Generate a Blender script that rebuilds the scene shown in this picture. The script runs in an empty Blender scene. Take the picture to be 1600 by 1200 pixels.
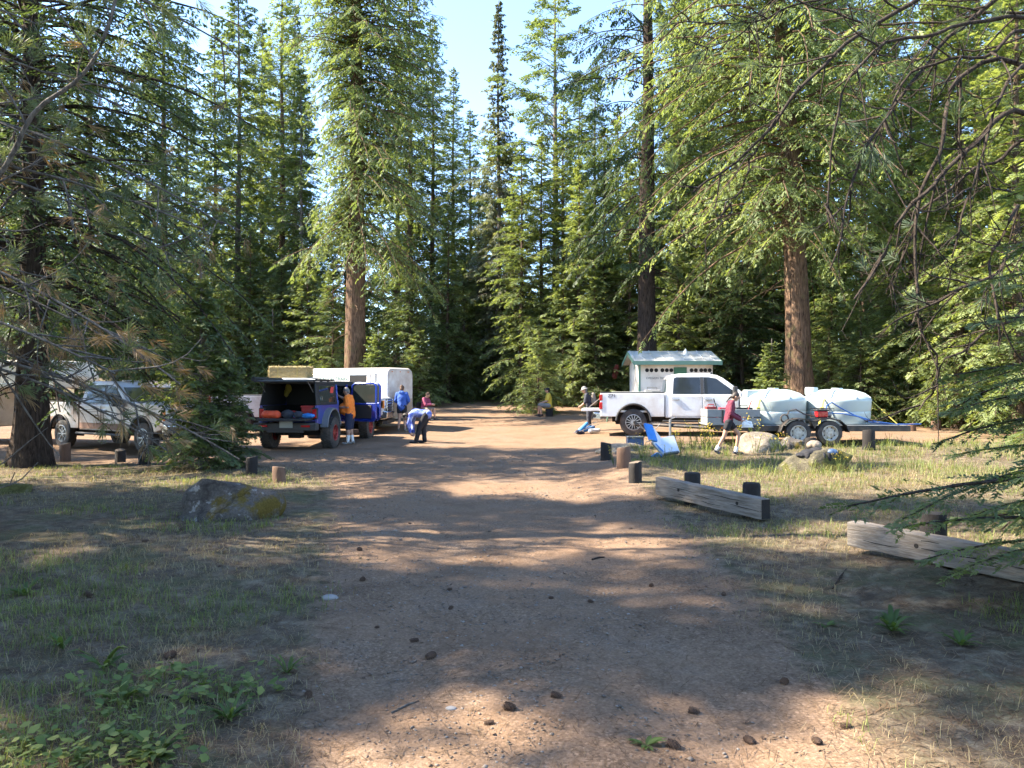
import bpy, bmesh, math, random
import numpy as np
from mathutils import Vector, Matrix

sc = bpy.context.scene
COL = sc.collection
PI = math.pi
R = math.radians

# ------------------------------------------------------------------ camera, light, exposure
CAM_H = 1.70
FPX = 1200.0                      # focal length in pixels of a 1600 px wide frame
HORIZON = 608.0                   # picture row of the horizon in a 1200 px high frame
cam_data = bpy.data.cameras.new('camera')
cam_data.sensor_width = 36.0
cam_data.lens = FPX / 1600.0 * 36.0
cam_data.clip_start = 0.05
cam_data.clip_end = 2000.0
cam = bpy.data.objects.new('camera', cam_data)
COL.objects.link(cam)
cam.location = (0, 0, CAM_H)
cam.rotation_euler = (PI / 2 + math.atan((HORIZON - 600.0) / FPX), 0, 0)
sc.camera = cam

SUN_EL = R(42.0)
SUN_AZ = (-1.0, 0.03)            # horizontal direction towards the sun
_n = math.hypot(*SUN_AZ)
SUN_DIR = Vector((SUN_AZ[0] / _n * math.cos(SUN_EL), SUN_AZ[1] / _n * math.cos(SUN_EL), math.sin(SUN_EL)))
world = bpy.data.worlds.new('World')
sc.world = world
world.use_nodes = True
wn = world.node_tree.nodes
wl = world.node_tree.links
wn.clear()
sky = wn.new('ShaderNodeTexSky')
sky.sky_type = 'NISHITA'
sky.sun_disc = False
sky.sun_elevation = SUN_EL
sky.sun_rotation = math.atan2(SUN_DIR.x, SUN_DIR.y)
sky.altitude = 2200
sky.air_density = 1.0
sky.dust_density = 0.3
sky.ozone_density = 2.2
bgn = wn.new('ShaderNodeBackground')
bgn.inputs['Strength'].default_value = 0.15
won = wn.new('ShaderNodeOutputWorld')
wl.new(sky.outputs[0], bgn.inputs[0])
wl.new(bgn.outputs[0], won.inputs[0])
sun_data = bpy.data.lights.new('sun', 'SUN')
sun_data.energy = 5.0
sun_data.angle = R(0.6)
sun_data.color = (1.0, 0.89, 0.72)
sun = bpy.data.objects.new('sun', sun_data)
COL.objects.link(sun)
sun.rotation_euler = (-SUN_DIR).to_track_quat('-Z', 'Y').to_euler()
sun.location = (0, 0, 60)

sc.view_settings.view_transform = 'Standard'
sc.view_settings.look = 'None'
sc.view_settings.exposure = 2.35
sc.view_settings.gamma = 1.0
sc.view_settings.use_curve_mapping = False
sc.cycles.max_bounces = 6
sc.cycles.diffuse_bounces = 4
sc.cycles.glossy_bounces = 2
sc.cycles.transmission_bounces = 3
sc.cycles.transparent_max_bounces = 4
sc.cycles.caustics_reflective = False
sc.cycles.caustics_refractive = False
sc.cycles.use_denoising = True
sc.cycles.use_adaptive_sampling = True
sc.cycles.adaptive_threshold = 0.02

# ------------------------------------------------------------------ terrain height
def ss(a, b, v):
    t = np.clip((np.asarray(v, float) - a) / (b - a), 0, 1)
    return t * t * (3 - 2 * t)

def gz(x, y):
    x = np.asarray(x, float); y = np.asarray(y, float)
    z = np.interp(y, [-40, 17, 20, 24, 28, 34, 45, 60, 100, 200, 700], [0, 0, .04, .12, .15, .45, 1.02, 1.6, 3.3, 8, 30])
    z = z + 0.13 * ss(1, 5, x) * ss(16, 21, y) * (1 - ss(30, 36, y))
    z = z - 0.12 * (1 - ss(-10, -7, x)) * ss(15, 20, y) * (1 - ss(26, 34, y))
    z = z + 0.045 * np.maximum(np.abs(x) - 22, 0) * ss(0, 30, y)
    z = z + 0.016 * np.sin(1.3 * x + 0.7 * y) * np.sin(0.9 * y - 0.4 * x + 1) + 0.01 * np.sin(2.9 * x - 1.7 * y + 2)
    z = z + 0.10 * np.exp(-((x - 2.6 - 0.05 * (y - 15)) / 0.8) ** 2) * ss(10, 14, y) * (1 - ss(19, 22, y))
    z = z - 0.02 * (np.exp(-((x - 0.95) / 0.28) ** 2) + np.exp(-((x + 0.75) / 0.28) ** 2)) * (1 - ss(16, 22, y))
    z = z + 0.06 * ss(2.4, 4.5, x) * (1 - ss(12, 16, y)) + 0.05 * ss(2.2, 4.5, -x) * (1 - ss(12, 16, y))
    return z

def gzf(x, y):
    return float(gz(x, y))

def at(px, d):
    """world point on the ground under picture column px at depth d"""
    x = (px - 800.0) / FPX * d
    return Vector((x, d, gzf(x, d)))

def pt(px, py, d):
    """world point seen at pixel (px, py) and depth d"""
    return Vector(((px - 800.0) / FPX * d, d, CAM_H + (HORIZON - py) / FPX * d))

# ------------------------------------------------------------------ materials
MATS = {}

def new_mat(name):
    m = bpy.data.materials.new(name)
    m.use_nodes = True
    nt = m.node_tree
    nt.nodes.clear()
    out = nt.nodes.new('ShaderNodeOutputMaterial')
    MATS[name] = m
    return m, nt.nodes, nt.links, out

def ramp(nodes, stops):
    r = nodes.new('ShaderNodeValToRGB')
    e = r.color_ramp.elements
    while len(e) < len(stops):
        e.new(0.5)
    for k, (p, c) in enumerate(stops):
        e[k].position = p
        e[k].color = (c[0], c[1], c[2], 1)
    return r

def mixc(nodes, links, fac, a, b, mode='MIX'):
    n = nodes.new('ShaderNodeMix')
    n.data_type = 'RGBA'
    n.blend_type = mode
    if isinstance(fac, (int, float)):
        n.inputs[0].default_value = fac
    else:
        links.new(fac, n.inputs[0])
    for i, v in ((6, a), (7, b)):
        if isinstance(v, (tuple, list)):
            n.inputs[i].default_value = (v[0], v[1], v[2], 1)
        else:
            links.new(v, n.inputs[i])
    return n.outputs[2]

def noise(nodes, links, vec, scale, detail=4, rough=0.55, dist=0.0):
    n = nodes.new('ShaderNodeTexNoise')
    n.inputs['Scale'].default_value = scale
    n.inputs['Detail'].default_value = detail
    n.inputs['Roughness'].default_value = rough
    n.inputs['Distortion'].default_value = dist
    links.new(vec, n.inputs['Vector'])
    return n.outputs['Fac']

def mathn(nodes, links, op, a, b=None, clamp=False):
    n = nodes.new('ShaderNodeMath')
    n.operation = op
    n.use_clamp = clamp
    for i, v in ((0, a), (1, b)):
        if v is None:
            continue
        if isinstance(v, (int, float)):
            n.inputs[i].default_value = v
        else:
            links.new(v, n.inputs[i])
    return n.outputs[0]

def mat(name, col, rough=0.6, metal=0.0, var=0.15, scale=6.0, bump=0.0, bscale=60.0, spec=0.5, coat=0.0, dirt=None, stretch=None, emit=None):
    """principled paint, metal, cloth or plastic with uneven tone; dirt = (colour, amount, scale)"""
    m, N, L, out = new_mat(name)
    b = N.new('ShaderNodeBsdfPrincipled')
    b.inputs['Roughness'].default_value = rough
    b.inputs['Metallic'].default_value = metal
    b.inputs['Specular IOR Level'].default_value = spec
    b.inputs['Coat Weight'].default_value = coat
    b.inputs['Coat Roughness'].default_value = 0.08
    tc = N.new('ShaderNodeTexCoord').outputs['Object']
    if stretch:
        mp = N.new('ShaderNodeMapping')
        mp.inputs['Scale'].default_value = stretch
        L.new(tc, mp.inputs['Vector'])
        tc = mp.outputs['Vector']
    f = noise(N, L, tc, scale)
    lo = tuple(max(0, c * (1 - var)) for c in col)
    hi = tuple(min(1, c * (1 + var)) for c in col)
    c = mixc(N, L, f, lo, hi)
    if dirt:
        f2 = noise(N, L, tc, dirt[2], 5, 0.65)
        rr = ramp(N, [(0.5 - dirt[1] * 0.3, (0, 0, 0)), (0.85 - dirt[1] * 0.3, (1, 1, 1))])
        L.new(f2, rr.inputs[0])
        c = mixc(N, L, rr.outputs[0], c, dirt[0])
    L.new(c, b.inputs['Base Color'])
    if bump > 0:
        f3 = noise(N, L, tc, bscale, 5, 0.6)
        bp = N.new('ShaderNodeBump')
        bp.inputs['Strength'].default_value = bump
        bp.inputs['Distance'].default_value = 0.02
        L.new(f3, bp.inputs['Height'])
        L.new(bp.outputs[0], b.inputs['Normal'])
    if emit:
        b.inputs['Emission Color'].default_value = (*emit, 1)
    L.new(b.outputs[0], out.inputs[0])
    return m

def foliage_mat(name, dark, light, tip, transl=0.4, rough=0.55):
    """needles: colour varies by spray (attribute 'tone'), by clump and by tree"""
    m, N, L, out = new_mat(name)
    at_ = N.new('ShaderNodeAttribute'); at_.attribute_name = 'tone'
    oi = N.new('ShaderNodeObjectInfo')
    tc = N.new('ShaderNodeTexCoord').outputs['Object']
    f = noise(N, L, tc, 0.9, 3)
    a = mathn(N, L, 'MULTIPLY', f, 0.75)
    a = mathn(N, L, 'ADD', a, mathn(N, L, 'MULTIPLY', at_.outputs['Fac'], 0.5))
    a = mathn(N, L, 'ADD', a, mathn(N, L, 'MULTIPLY', oi.outputs['Random'], 0.25))
    rr = ramp(N, [(0.35, dark), (0.75, light), (1.1 if False else 1.0, tip)])
    L.new(a, rr.inputs[0])
    d = N.new('ShaderNodeBsdfPrincipled')
    d.inputs['Roughness'].default_value = rough
    d.inputs['Specular IOR Level'].default_value = 0.35
    L.new(rr.outputs[0], d.inputs['Base Color'])
    t = N.new('ShaderNodeBsdfTranslucent')
    tcol = mixc(N, L, 1.0, rr.outputs[0], (1.5, 1.45, 0.6), 'MULTIPLY')
    L.new(tcol, t.inputs['Color'])
    mx = N.new('ShaderNodeMixShader')
    mx.inputs[0].default_value = transl
    L.new(d.outputs[0], mx.inputs[1]); L.new(t.outputs[0], mx.inputs[2])
    L.new(mx.outputs[0], out.inputs[0])
    return m

def bark_mat(name, dark, light, scale=(9, 9, 1.6), moss=None):
    m, N, L, out = new_mat(name)
    b = N.new('ShaderNodeBsdfPrincipled')
    b.inputs['Roughness'].default_value = 0.9
    b.inputs['Specular IOR Level'].default_value = 0.15
    tc = N.new('ShaderNodeTexCoord').outputs['Object']
    mp = N.new('ShaderNodeMapping')
    mp.inputs['Scale'].default_value = scale
    L.new(tc, mp.inputs['Vector'])
    f = noise(N, L, mp.outputs[0], 1.6, 6, 0.65, 0.4)
    rr = ramp(N, [(0.32, dark), (0.62, light)])
    L.new(f, rr.inputs[0])
    c = rr.outputs[0]
    if moss:
        f2 = noise(N, L, tc, 2.2, 4)
        r2 = ramp(N, [(0.55, (0, 0, 0)), (0.7, (1, 1, 1))])
        L.new(f2, r2.inputs[0])
        c = mixc(N, L, r2.outputs[0], c, moss)
    L.new(c, b.inputs['Base Color'])
    bp = N.new('ShaderNodeBump')
    bp.inputs['Strength'].default_value = 0.9
    bp.inputs['Distance'].default_value = 0.06
    L.new(f, bp.inputs['Height'])
    L.new(bp.outputs[0], b.inputs['Normal'])
    L.new(b.outputs[0], out.inputs[0])
    return m

def glass_mat(name, col=(0.02, 0.025, 0.03), rough=0.03):
    m, N, L, out = new_mat(name)
    b = N.new('ShaderNodeBsdfPrincipled')
    tc = N.new('ShaderNodeTexCoord').outputs['Object']
    f = noise(N, L, tc, 3.0)
    c = mixc(N, L, f, tuple(v * 0.8 for v in col), tuple(v * 1.25 for v in col))
    L.new(c, b.inputs['Base Color'])
    b.inputs['Roughness'].default_value = rough
    b.inputs['Specular IOR Level'].default_value = 0.5
    L.new(b.outputs[0], out.inputs[0])
    return m

# ------------------------------------------------------------------ mesh helpers
def link(o, parent=None):
    COL.objects.link(o)
    if parent is not None:
        o.parent = parent
    return o

def tag(o, label=None, cat=None, group=None, kind=None):
    if label: o['label'] = label
    if cat: o['category'] = cat
    if group: o['group'] = group
    if kind: o['kind'] = kind
    return o

def empty(name, loc=(0, 0, 0), rz=0.0, scale=1.0):
    o = bpy.data.objects.new(name, None)
    o.empty_display_size = 0.2
    COL.objects.link(o)
    o.location = loc
    o.rotation_euler = (0, 0, rz)
    o.scale = (scale, scale, scale)
    return o

def np_mesh(name, V, F, m, tone=None, smooth=False, nper=4):
    """V (n,3) floats, F (k,nper) ints -> mesh data"""
    me = bpy.data.meshes.new(name)
    V = np.ascontiguousarray(V, dtype=np.float32); F = np.ascontiguousarray(F, dtype=np.int32)
    me.vertices.add(len(V)); me.vertices.foreach_set('co', V.ravel())
    k = len(F)
    me.loops.add(k * nper); me.loops.foreach_set('vertex_index', F.ravel())
    me.polygons.add(k)
    me.polygons.foreach_set('loop_start', np.arange(0, k * nper, nper, dtype=np.int32))
    me.polygons.foreach_set('loop_total', np.full(k, nper, dtype=np.int32))
    if smooth:
        me.polygons.foreach_set('use_smooth', np.ones(k, dtype=bool))
    if tone is not None:
        a = me.attributes.new('tone', 'FLOAT', 'POINT')
        a.data.foreach_set('value', np.ascontiguousarray(tone, dtype=np.float32))
    me.update(calc_edges=True)
    me.materials.append(m)
    return me

class MB:
    """collects shapes, builds them as one mesh object"""
    def __init__(self):
        self.v = []; self.f = []

    def add(self, vs, fs):
        k = len(self.v)
        self.v.extend([tuple(p) for p in vs])
        self.f.extend([tuple(i + k for i in f) for f in fs])
        return self

    def box(self, c, s, rot=None, taper=1.0):
        hx, hy, hz = s[0] / 2, s[1] / 2, s[2] / 2
        vs = []
        for z, t in ((-hz, 1.0), (hz, taper)):
            for x, y in ((-hx, -hy), (hx, -hy), (hx, hy), (-hx, hy)):
                p = Vector((x * t, y * t, z))
                if rot is not None:
                    p = rot @ p
                vs.append(p + Vector(c))
        return self.add(vs, [(3, 2, 1, 0), (4, 5, 6, 7), (0, 1, 5, 4), (1, 2, 6, 5), (2, 3, 7, 6), (3, 0, 4, 7)])

    def prism(self, prof, y0, y1, ys=None):
        """profile points (x, z) run along y from y0 to y1; ys(x, z, side) may shift y"""
        n = len(prof)
        vs = []
        for s, y in ((0, y0), (1, y1)):
            for (x, z) in prof:
                vs.append((x, ys(x, z, s) if ys else y, z))
        fs = [tuple(range(n - 1, -1, -1)), tuple(range(n, 2 * n))]
        for i in range(n):
            j = (i + 1) % n
            fs.append((i, j, n + j, n + i))
        area = sum(prof[i][0] * prof[(i + 1) % n][1] - prof[(i + 1) % n][0] * prof[i][1] for i in range(n))
        flip = (area > 0) == (y1 > y0)
        if flip:
            fs = [tuple(reversed(f)) for f in fs]
        return self.add(vs, fs)

    def tube(self, path, r, n=8, cap=True):
        """tube along points, r a number or a list"""
        P = [Vector(p) for p in path]
        rs = r if isinstance(r, (list, tuple)) else [r] * len(P)
        up = Vector((0, 0, 1))
        vs = []; prev = None
        for i, p in enumerate(P):
            d = (P[min(i + 1, len(P) - 1)] - P[max(i - 1, 0)])
            if d.length < 1e-9: d = Vector((0, 0, 1))
            d.normalize()
            a = prev if prev is not None else (up.cross(d) if abs(d.z) < 0.95 else Vector((1, 0, 0)).cross(d))
            a = a - d * a.dot(d)
            if a.length < 1e-6: a = d.orthogonal()
            a.normalize(); prev = a
            b = d.cross(a)
            for k in range(n):
                t = 2 * PI * k / n
                vs.append(p + (a * math.cos(t) + b * math.sin(t)) * rs[i])
        fs = []
        for i in range(len(P) - 1):
            for k in range(n):
                k2 = (k + 1) % n
                fs.append((i * n + k, i * n + k2, (i + 1) * n + k2, (i + 1) * n + k))
        if cap:
            fs.append(tuple(range(n - 1, -1, -1)))
            fs.append(tuple((len(P) - 1) * n + k for k in range(n)))
        return self.add(vs, fs)

    def lathe(self, prof, c=(0, 0, 0), axis='y', n=28, close=False):
        """profile (radius, along) turned about an axis through c"""
        vs = []; m = len(prof)
        for k in range(n):
            t = 2 * PI * k / n
            for (r, a) in prof:
                u, w = r * math.cos(t), r * math.sin(t)
                p = {'y': (u, a, w), 'z': (u, w, a), 'x': (a, u, w)}[axis]
                vs.append((p[0] + c[0], p[1] + c[1], p[2] + c[2]))
        fs = []
        rng = m if close else m - 1
        for k in range(n):
            k2 = (k + 1) % n
            for i in range(rng):
                j = (i + 1) % m
                q = (k * m + i, k * m + j, k2 * m + j, k2 * m + i)
                fs.append(q if axis != 'y' else tuple(reversed(q)))
        return self.add(vs, fs)

    def ball(self, c, r, nu=14, nv=9, rot=None):
        rx, ry, rz = r if isinstance(r, (tuple, list)) else (r, r, r)
        vs = []; fs = []
        for i in range(nv + 1):
            th = PI * i / nv
            for k in range(nu):
                ph = 2 * PI * k / nu
                p = Vector((rx * math.sin(th) * math.cos(ph), ry * math.sin(th) * math.sin(ph), rz * math.cos(th)))
                if rot is not None: p = rot @ p
                vs.append(p + Vector(c))
        for i in range(nv):
            for k in range(nu):
                k2 = (k + 1) % nu
                fs.append((i * nu + k, (i + 1) * nu + k, (i + 1) * nu + k2, i * nu + k2))
        return self.add(vs, fs)

    def capsule(self, p0, p1, r0, r1, n=12, flat=1.0, side=None):
        """tapered limb with round ends; flat squeezes it along the axis 'side'"""
        p0 = Vector(p0); p1 = Vector(p1)
        d = p1 - p0
        Ln = max(d.length, 1e-6); d = d / Ln
        a = Vector(side) if side is not None else d.orthogonal()
        a = a - d * a.dot(d)
        if a.length < 1e-6: a = d.orthogonal()
        a.normalize(); b = d.cross(a)
        rows = []
        for i in range(4):
            t = (PI / 2) * (i / 3.0)
            rows.append((p0 - d * r0 * math.cos(t), r0 * math.sin(t)))
        for i in range(1, 4):
            f = i / 4.0
            rows.append((p0 + d * Ln * f, r0 + (r1 - r0) * f))
        for i in range(4):
            t = (PI / 2) * (1 - i / 3.0)
            rows.append((p1 + d * r1 * math.cos(t), r1 * math.sin(t)))
        vs = []; fs = []
        for c, r in rows:
            r = max(r, 1e-4)
            for k in range(n):
                t = 2 * PI * k / n
                vs.append(c + a * math.cos(t) * r * flat + b * math.sin(t) * r)
        for i in range(len(rows) - 1):
            for k in range(n):
                k2 = (k + 1) % n
                fs.append((i * n + k, i * n + k2, (i + 1) * n + k2, (i + 1) * n + k))
        fs.append(tuple(range(n - 1, -1, -1))); fs.append(tuple((len(rows) - 1) * n + k for k in range(n)))
        return self.add(vs, fs)

    def mesh(self, name, m):
        me = bpy.data.meshes.new(name)
        me.from_pydata(self.v, [], self.f)
        me.update()
        me.materials.append(m if not isinstance(m, str) else MATS[m])
        return me

    def build(self, name, m, parent=None, bevel=0.0, seg=2, smooth=True, angle=40, loc=None, rot=None, subsurf=0):
        me = self.mesh(name, m)
        if smooth:
            me.polygons.foreach_set('use_smooth', [True] * len(me.polygons))
            me.set_sharp_from_angle(angle=R(angle))
        o = bpy.data.objects.new(name, me)
        link(o, parent)
        if loc is not None: o.location = loc
        if rot is not None: o.rotation_euler = rot
        if bevel > 0:
            bv = o.modifiers.new('bevel', 'BEVEL')
            bv.width = bevel; bv.segments = seg; bv.limit_method = 'ANGLE'; bv.angle_limit = R(35)
            bv.harden_normals = True
        if subsurf:
            s_ = o.modifiers.new('sub', 'SUBSURF'); s_.levels = subsurf; s_.render_levels = subsurf
        return o

def remeshed(mb, name, m, parent, voxel, smooth_it=4, folds=0.0):
    """fuse the overlapping shapes of mb into one continuous surface"""
    o = mb.build(name, m, parent, smooth=False)
    rm = o.modifiers.new('remesh', 'REMESH'); rm.mode = 'VOXEL'; rm.voxel_size = voxel; rm.use_smooth_shade = True
    sm = o.modifiers.new('smooth', 'SMOOTH'); sm.factor = 0.5; sm.iterations = smooth_it
    dg = bpy.context.evaluated_depsgraph_get()
    me = bpy.data.meshes.new_from_object(o.evaluated_get(dg))
    old = o.data
    o.modifiers.clear()
    if folds > 0:                            # cloth creases
        n = len(me.vertices)
        co = np.empty(n * 3, np.float32); me.vertices.foreach_get('co', co); co = co.reshape(-1, 3).astype(float)
        nr = np.empty(n * 3, np.float32); me.vertices.foreach_get('normal', nr); nr = nr.reshape(-1, 3).astype(float)
        rg_ = np.random.default_rng(len(name) + n)
        dsp = np.zeros(n)
        for k in range(9):
            w = rg_.normal(0, 1, 3) * (14 + 22 * rg_.random()); w[2] *= 0.8
            dsp += np.abs(np.sin(co @ w + rg_.random() * 6)) - 0.6
        co = co + nr * (folds * dsp / 3.0)[:, None]
        me.vertices.foreach_set('co', co.astype(np.float32).ravel()); me.update()
    o.data = me
    bpy.data.meshes.remove(old)
    return o

def copy_tree(o, parent=None):
    c = o.copy(); COL.objects.link(c); c.parent = parent
    for ch in o.children:
        copy_tree(ch, c)
    return c

def text(body, name, m, parent, loc, rot, size, extrude=0.002, align='CENTER'):
    cu = bpy.data.curves.new(name, 'FONT')
    cu.body = body; cu.size = size; cu.extrude = extrude
    cu.align_x = align; cu.align_y = 'CENTER'
    cu.materials.append(MATS[m])
    t_ = bpy.data.objects.new('tmp', cu)
    COL.objects.link(t_)
    me = bpy.data.meshes.new_from_object(t_.evaluated_get(bpy.context.evaluated_depsgraph_get()))
    bpy.data.objects.remove(t_)
    me.name = name
    if not me.materials: me.materials.append(MATS[m])
    o = bpy.data.objects.new(name, me)
    link(o, parent); o.location = loc; o.rotation_euler = rot
    return o
# ------------------------------------------------------------------ shared materials
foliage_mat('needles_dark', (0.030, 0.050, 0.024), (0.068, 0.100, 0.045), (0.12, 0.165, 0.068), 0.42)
foliage_mat('needles_mid', (0.056, 0.084, 0.036), (0.112, 0.152, 0.066), (0.19, 0.235, 0.10), 0.46)
foliage_mat('needles_light', (0.085, 0.118, 0.048), (0.165, 0.212, 0.088), (0.26, 0.305, 0.135), 0.48)  # paler needles; sunlight on the bright trees is partly put into this colour
foliage_mat('needles_blue', (0.045, 0.072, 0.047), (0.092, 0.130, 0.082), (0.16, 0.20, 0.125), 0.44)
foliage_mat('needles_grey', (0.075, 0.088, 0.056), (0.15, 0.168, 0.105), (0.24, 0.255, 0.16), 0.42)
foliage_mat('needles_pine', (0.045, 0.062, 0.038), (0.10, 0.13, 0.072), (0.18, 0.205, 0.10), 0.4)
foliage_mat('needles_dead', (0.10, 0.055, 0.028), (0.19, 0.115, 0.06), (0.27, 0.18, 0.10), 0.3)
bark_mat('bark_fir', (0.03, 0.021, 0.016), (0.15, 0.105, 0.075), (15, 15, 2.2))
bark_mat('bark_red', (0.03, 0.018, 0.012), (0.19, 0.12, 0.078), (13, 13, 2.0), moss=(0.11, 0.095, 0.045))
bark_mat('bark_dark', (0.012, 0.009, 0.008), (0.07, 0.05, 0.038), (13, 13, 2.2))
bark_mat('bark_grey', (0.06, 0.05, 0.043), (0.19, 0.165, 0.14), (12, 12, 2.5))
bark_mat('bark_twig', (0.022, 0.017, 0.014), (0.075, 0.058, 0.047), (14, 14, 5))

# ------------------------------------------------------------------ ground
def road_edges(y):
    xl = np.interp(y, [0, 3, 10, 14, 16.5, 18, 20, 24, 40, 44, 60], [-0.8, -0.9, -2.35, -3.3, -4.6, -9.0, -18, -26, -16, -9, -3])
    xr = np.interp(y, [0, 3, 7, 13, 19, 21.2, 22.4, 36, 41, 45, 60], [1.6, 1.7, 2.0, 2.25, 2.7, 3.4, 28, 26, 12, 2, -2])
    return xl, xr

def roadness(x, y):
    xl, xr = road_edges(y)
    w = 0.35 + 0.02 * np.asarray(y)
    return ss(-w, w, np.asarray(x) - xl) * (1 - ss(-w, w, np.asarray(x) - xr))

def axis_steps(spans):
    out = []
    for a, b, s in spans:
        out.extend(np.arange(a, b, s).tolist())
    out.append(spans[-1][1])
    return np.array(out)

xs = axis_steps([(-600, -100, 100), (-100, -40, 10), (-40, -14, 1.0), (-14, -6, 0.25), (-6, 6, 0.1), (6, 14, 0.25), (14, 40, 1.0), (40, 100, 10), (100, 600, 100)])
ys = axis_steps([(-80, -10, 10), (-10, 0, 1.0), (0, 2, 0.25), (2, 14, 0.1), (14, 30, 0.22), (30, 60, 0.6), (60, 120, 5), (120, 700, 60)])
GX, GY = np.meshgrid(xs, ys)
GZ = gz(GX, GY)
_rng = np.random.default_rng(5)
near = (1 - ss(20, 45, GY)) * ss(-2, 1, GY)
fine = _rng.normal(0, 1, GZ.shape)
fine = (fine + np.roll(fine, 1, 0) + np.roll(fine, 1, 1) + np.roll(fine, -1, 0) + np.roll(fine, -1, 1)) / 2.2
RD = roadness(GX, GY)
GZ = GZ + near * fine * (0.0035 + 0.006 * (1 - RD))
nx_, ny_ = len(xs), len(ys)
idx = np.arange(nx_ * ny_).reshape(ny_, nx_)
F = np.stack([idx[:-1, :-1], idx[:-1, 1:], idx[1:, 1:], idx[1:, :-1]], -1).reshape(-1, 4)

def ground_material():
    m, N, L, out = new_mat('forest_ground')
    b = N.new('ShaderNodeBsdfPrincipled')
    b.inputs['Roughness'].default_value = 0.95
    b.inputs['Specular IOR Level'].default_value = 0.12
    tc = N.new('ShaderNodeTexCoord').outputs['Object']
    a = N.new('ShaderNodeAttribute'); a.attribute_name = 'tone'
    n1 = noise(N, L, tc, 1.1, 6, 0.65)
    n2 = noise(N, L, tc, 7.0, 5, 0.6)
    n3 = noise(N, L, tc, 55.0, 4, 0.7)
    n4 = noise(N, L, tc, 0.35, 4, 0.5)
    # road: red-brown dust with greyer gravelly stretches
    rd = ramp(N, [(0.30, (0.150, 0.098, 0.064)), (0.52, (0.215, 0.145, 0.096)), (0.72, (0.200, 0.150, 0.112))])
    L.new(n1, rd.inputs[0])
    gr = ramp(N, [(0.35, (0.62, 0.60, 0.58)), (0.5, (1, 1, 1)), (0.68, (1.35, 1.36, 1.38))])
    L.new(n3, gr.inputs[0])
    road = mixc(N, L, 0.75, rd.outputs[0], gr.outputs[0], 'MULTIPLY')
    red = ramp(N, [(0.4, (0, 0, 0)), (0.65, (1, 1, 1))])
    L.new(n4, red.inputs[0])
    road = mixc(N, L, mathn(N, L, 'MULTIPLY', red.outputs[0], 0.45), road, (0.245, 0.150, 0.092))
    vo = N.new('ShaderNodeTexVoronoi'); vo.inputs['Scale'].default_value = 70.0; L.new(tc, vo.inputs['Vector'])
    vs_ = N.new('ShaderNodeSeparateColor'); L.new(vo.outputs['Color'], vs_.inputs[0])
    vr = ramp(N, [(0.0, (0.55, 0.54, 0.53)), (0.55, (0.95, 0.94, 0.93)), (0.85, (1.06, 1.06, 1.06)), (1.0, (1.5, 1.52, 1.55))])
    L.new(vs_.outputs[0], vr.inputs[0])
    gv = ramp(N, [(0.38, (0, 0, 0)), (0.62, (1, 1, 1))]); L.new(noise(N, L, tc, 0.8, 4, 0.6), gv.inputs[0])
    road = mixc(N, L, mathn(N, L, 'ADD', mathn(N, L, 'MULTIPLY', gv.outputs[0], 0.5), 0.35), road, mixc(N, L, 1.0, road, vr.outputs[0], 'MULTIPLY'))
    # litter: needles, dry grass and soil
    li = ramp(N, [(0.30, (0.062, 0.045, 0.032)), (0.5, (0.125, 0.095, 0.065)), (0.7, (0.21, 0.172, 0.118))])
    L.new(n2, li.inputs[0])
    lit = mixc(N, L, 0.8, li.outputs[0], gr.outputs[0], 'MULTIPLY')
    gm = ramp(N, [(0.48, (0, 0, 0)), (0.62, (1, 1, 1))])
    L.new(n1, gm.inputs[0])
    lit = mixc(N, L, mathn(N, L, 'MULTIPLY', gm.outputs[0], 0.55), lit, (0.085, 0.095, 0.04))
    e = mathn(N, L, 'ADD', a.outputs['Fac'], mathn(N, L, 'MULTIPLY', mathn(N, L, 'SUBTRACT', n2, 0.5), 0.9))
    e2 = ramp(N, [(0.35, (0, 0, 0)), (0.65, (1, 1, 1))])
    L.new(e, e2.inputs[0])
    c = mixc(N, L, e2.outputs[0], lit, road)
    L.new(c, b.inputs['Base Color'])
    bp = N.new('ShaderNodeBump')
    bp.inputs['Strength'].default_value = 0.7
    bp.inputs['Distance'].default_value = 0.02
    h = mathn(N, L, 'ADD', mathn(N, L, 'MULTIPLY', n3, 0.6), n2)
    L.new(h, bp.inputs['Height'])
    L.new(bp.outputs[0], b.inputs['Normal'])
    L.new(b.outputs[0], out.inputs[0])
    return m

gm_ = np_mesh('ground', np.stack([GX, GY, GZ], -1).reshape(-1, 3), F, ground_material(), tone=RD.ravel(), smooth=True)
ground = link(bpy.data.objects.new('ground', gm_))
tag(ground, 'reddish dirt track widening into a clearing, needle litter on both sides', 'ground', kind='structure')

# ------------------------------------------------------------------ conifers
def unit(a):
    return a / np.maximum(np.linalg.norm(a, axis=-1, keepdims=True), 1e-9)

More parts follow.
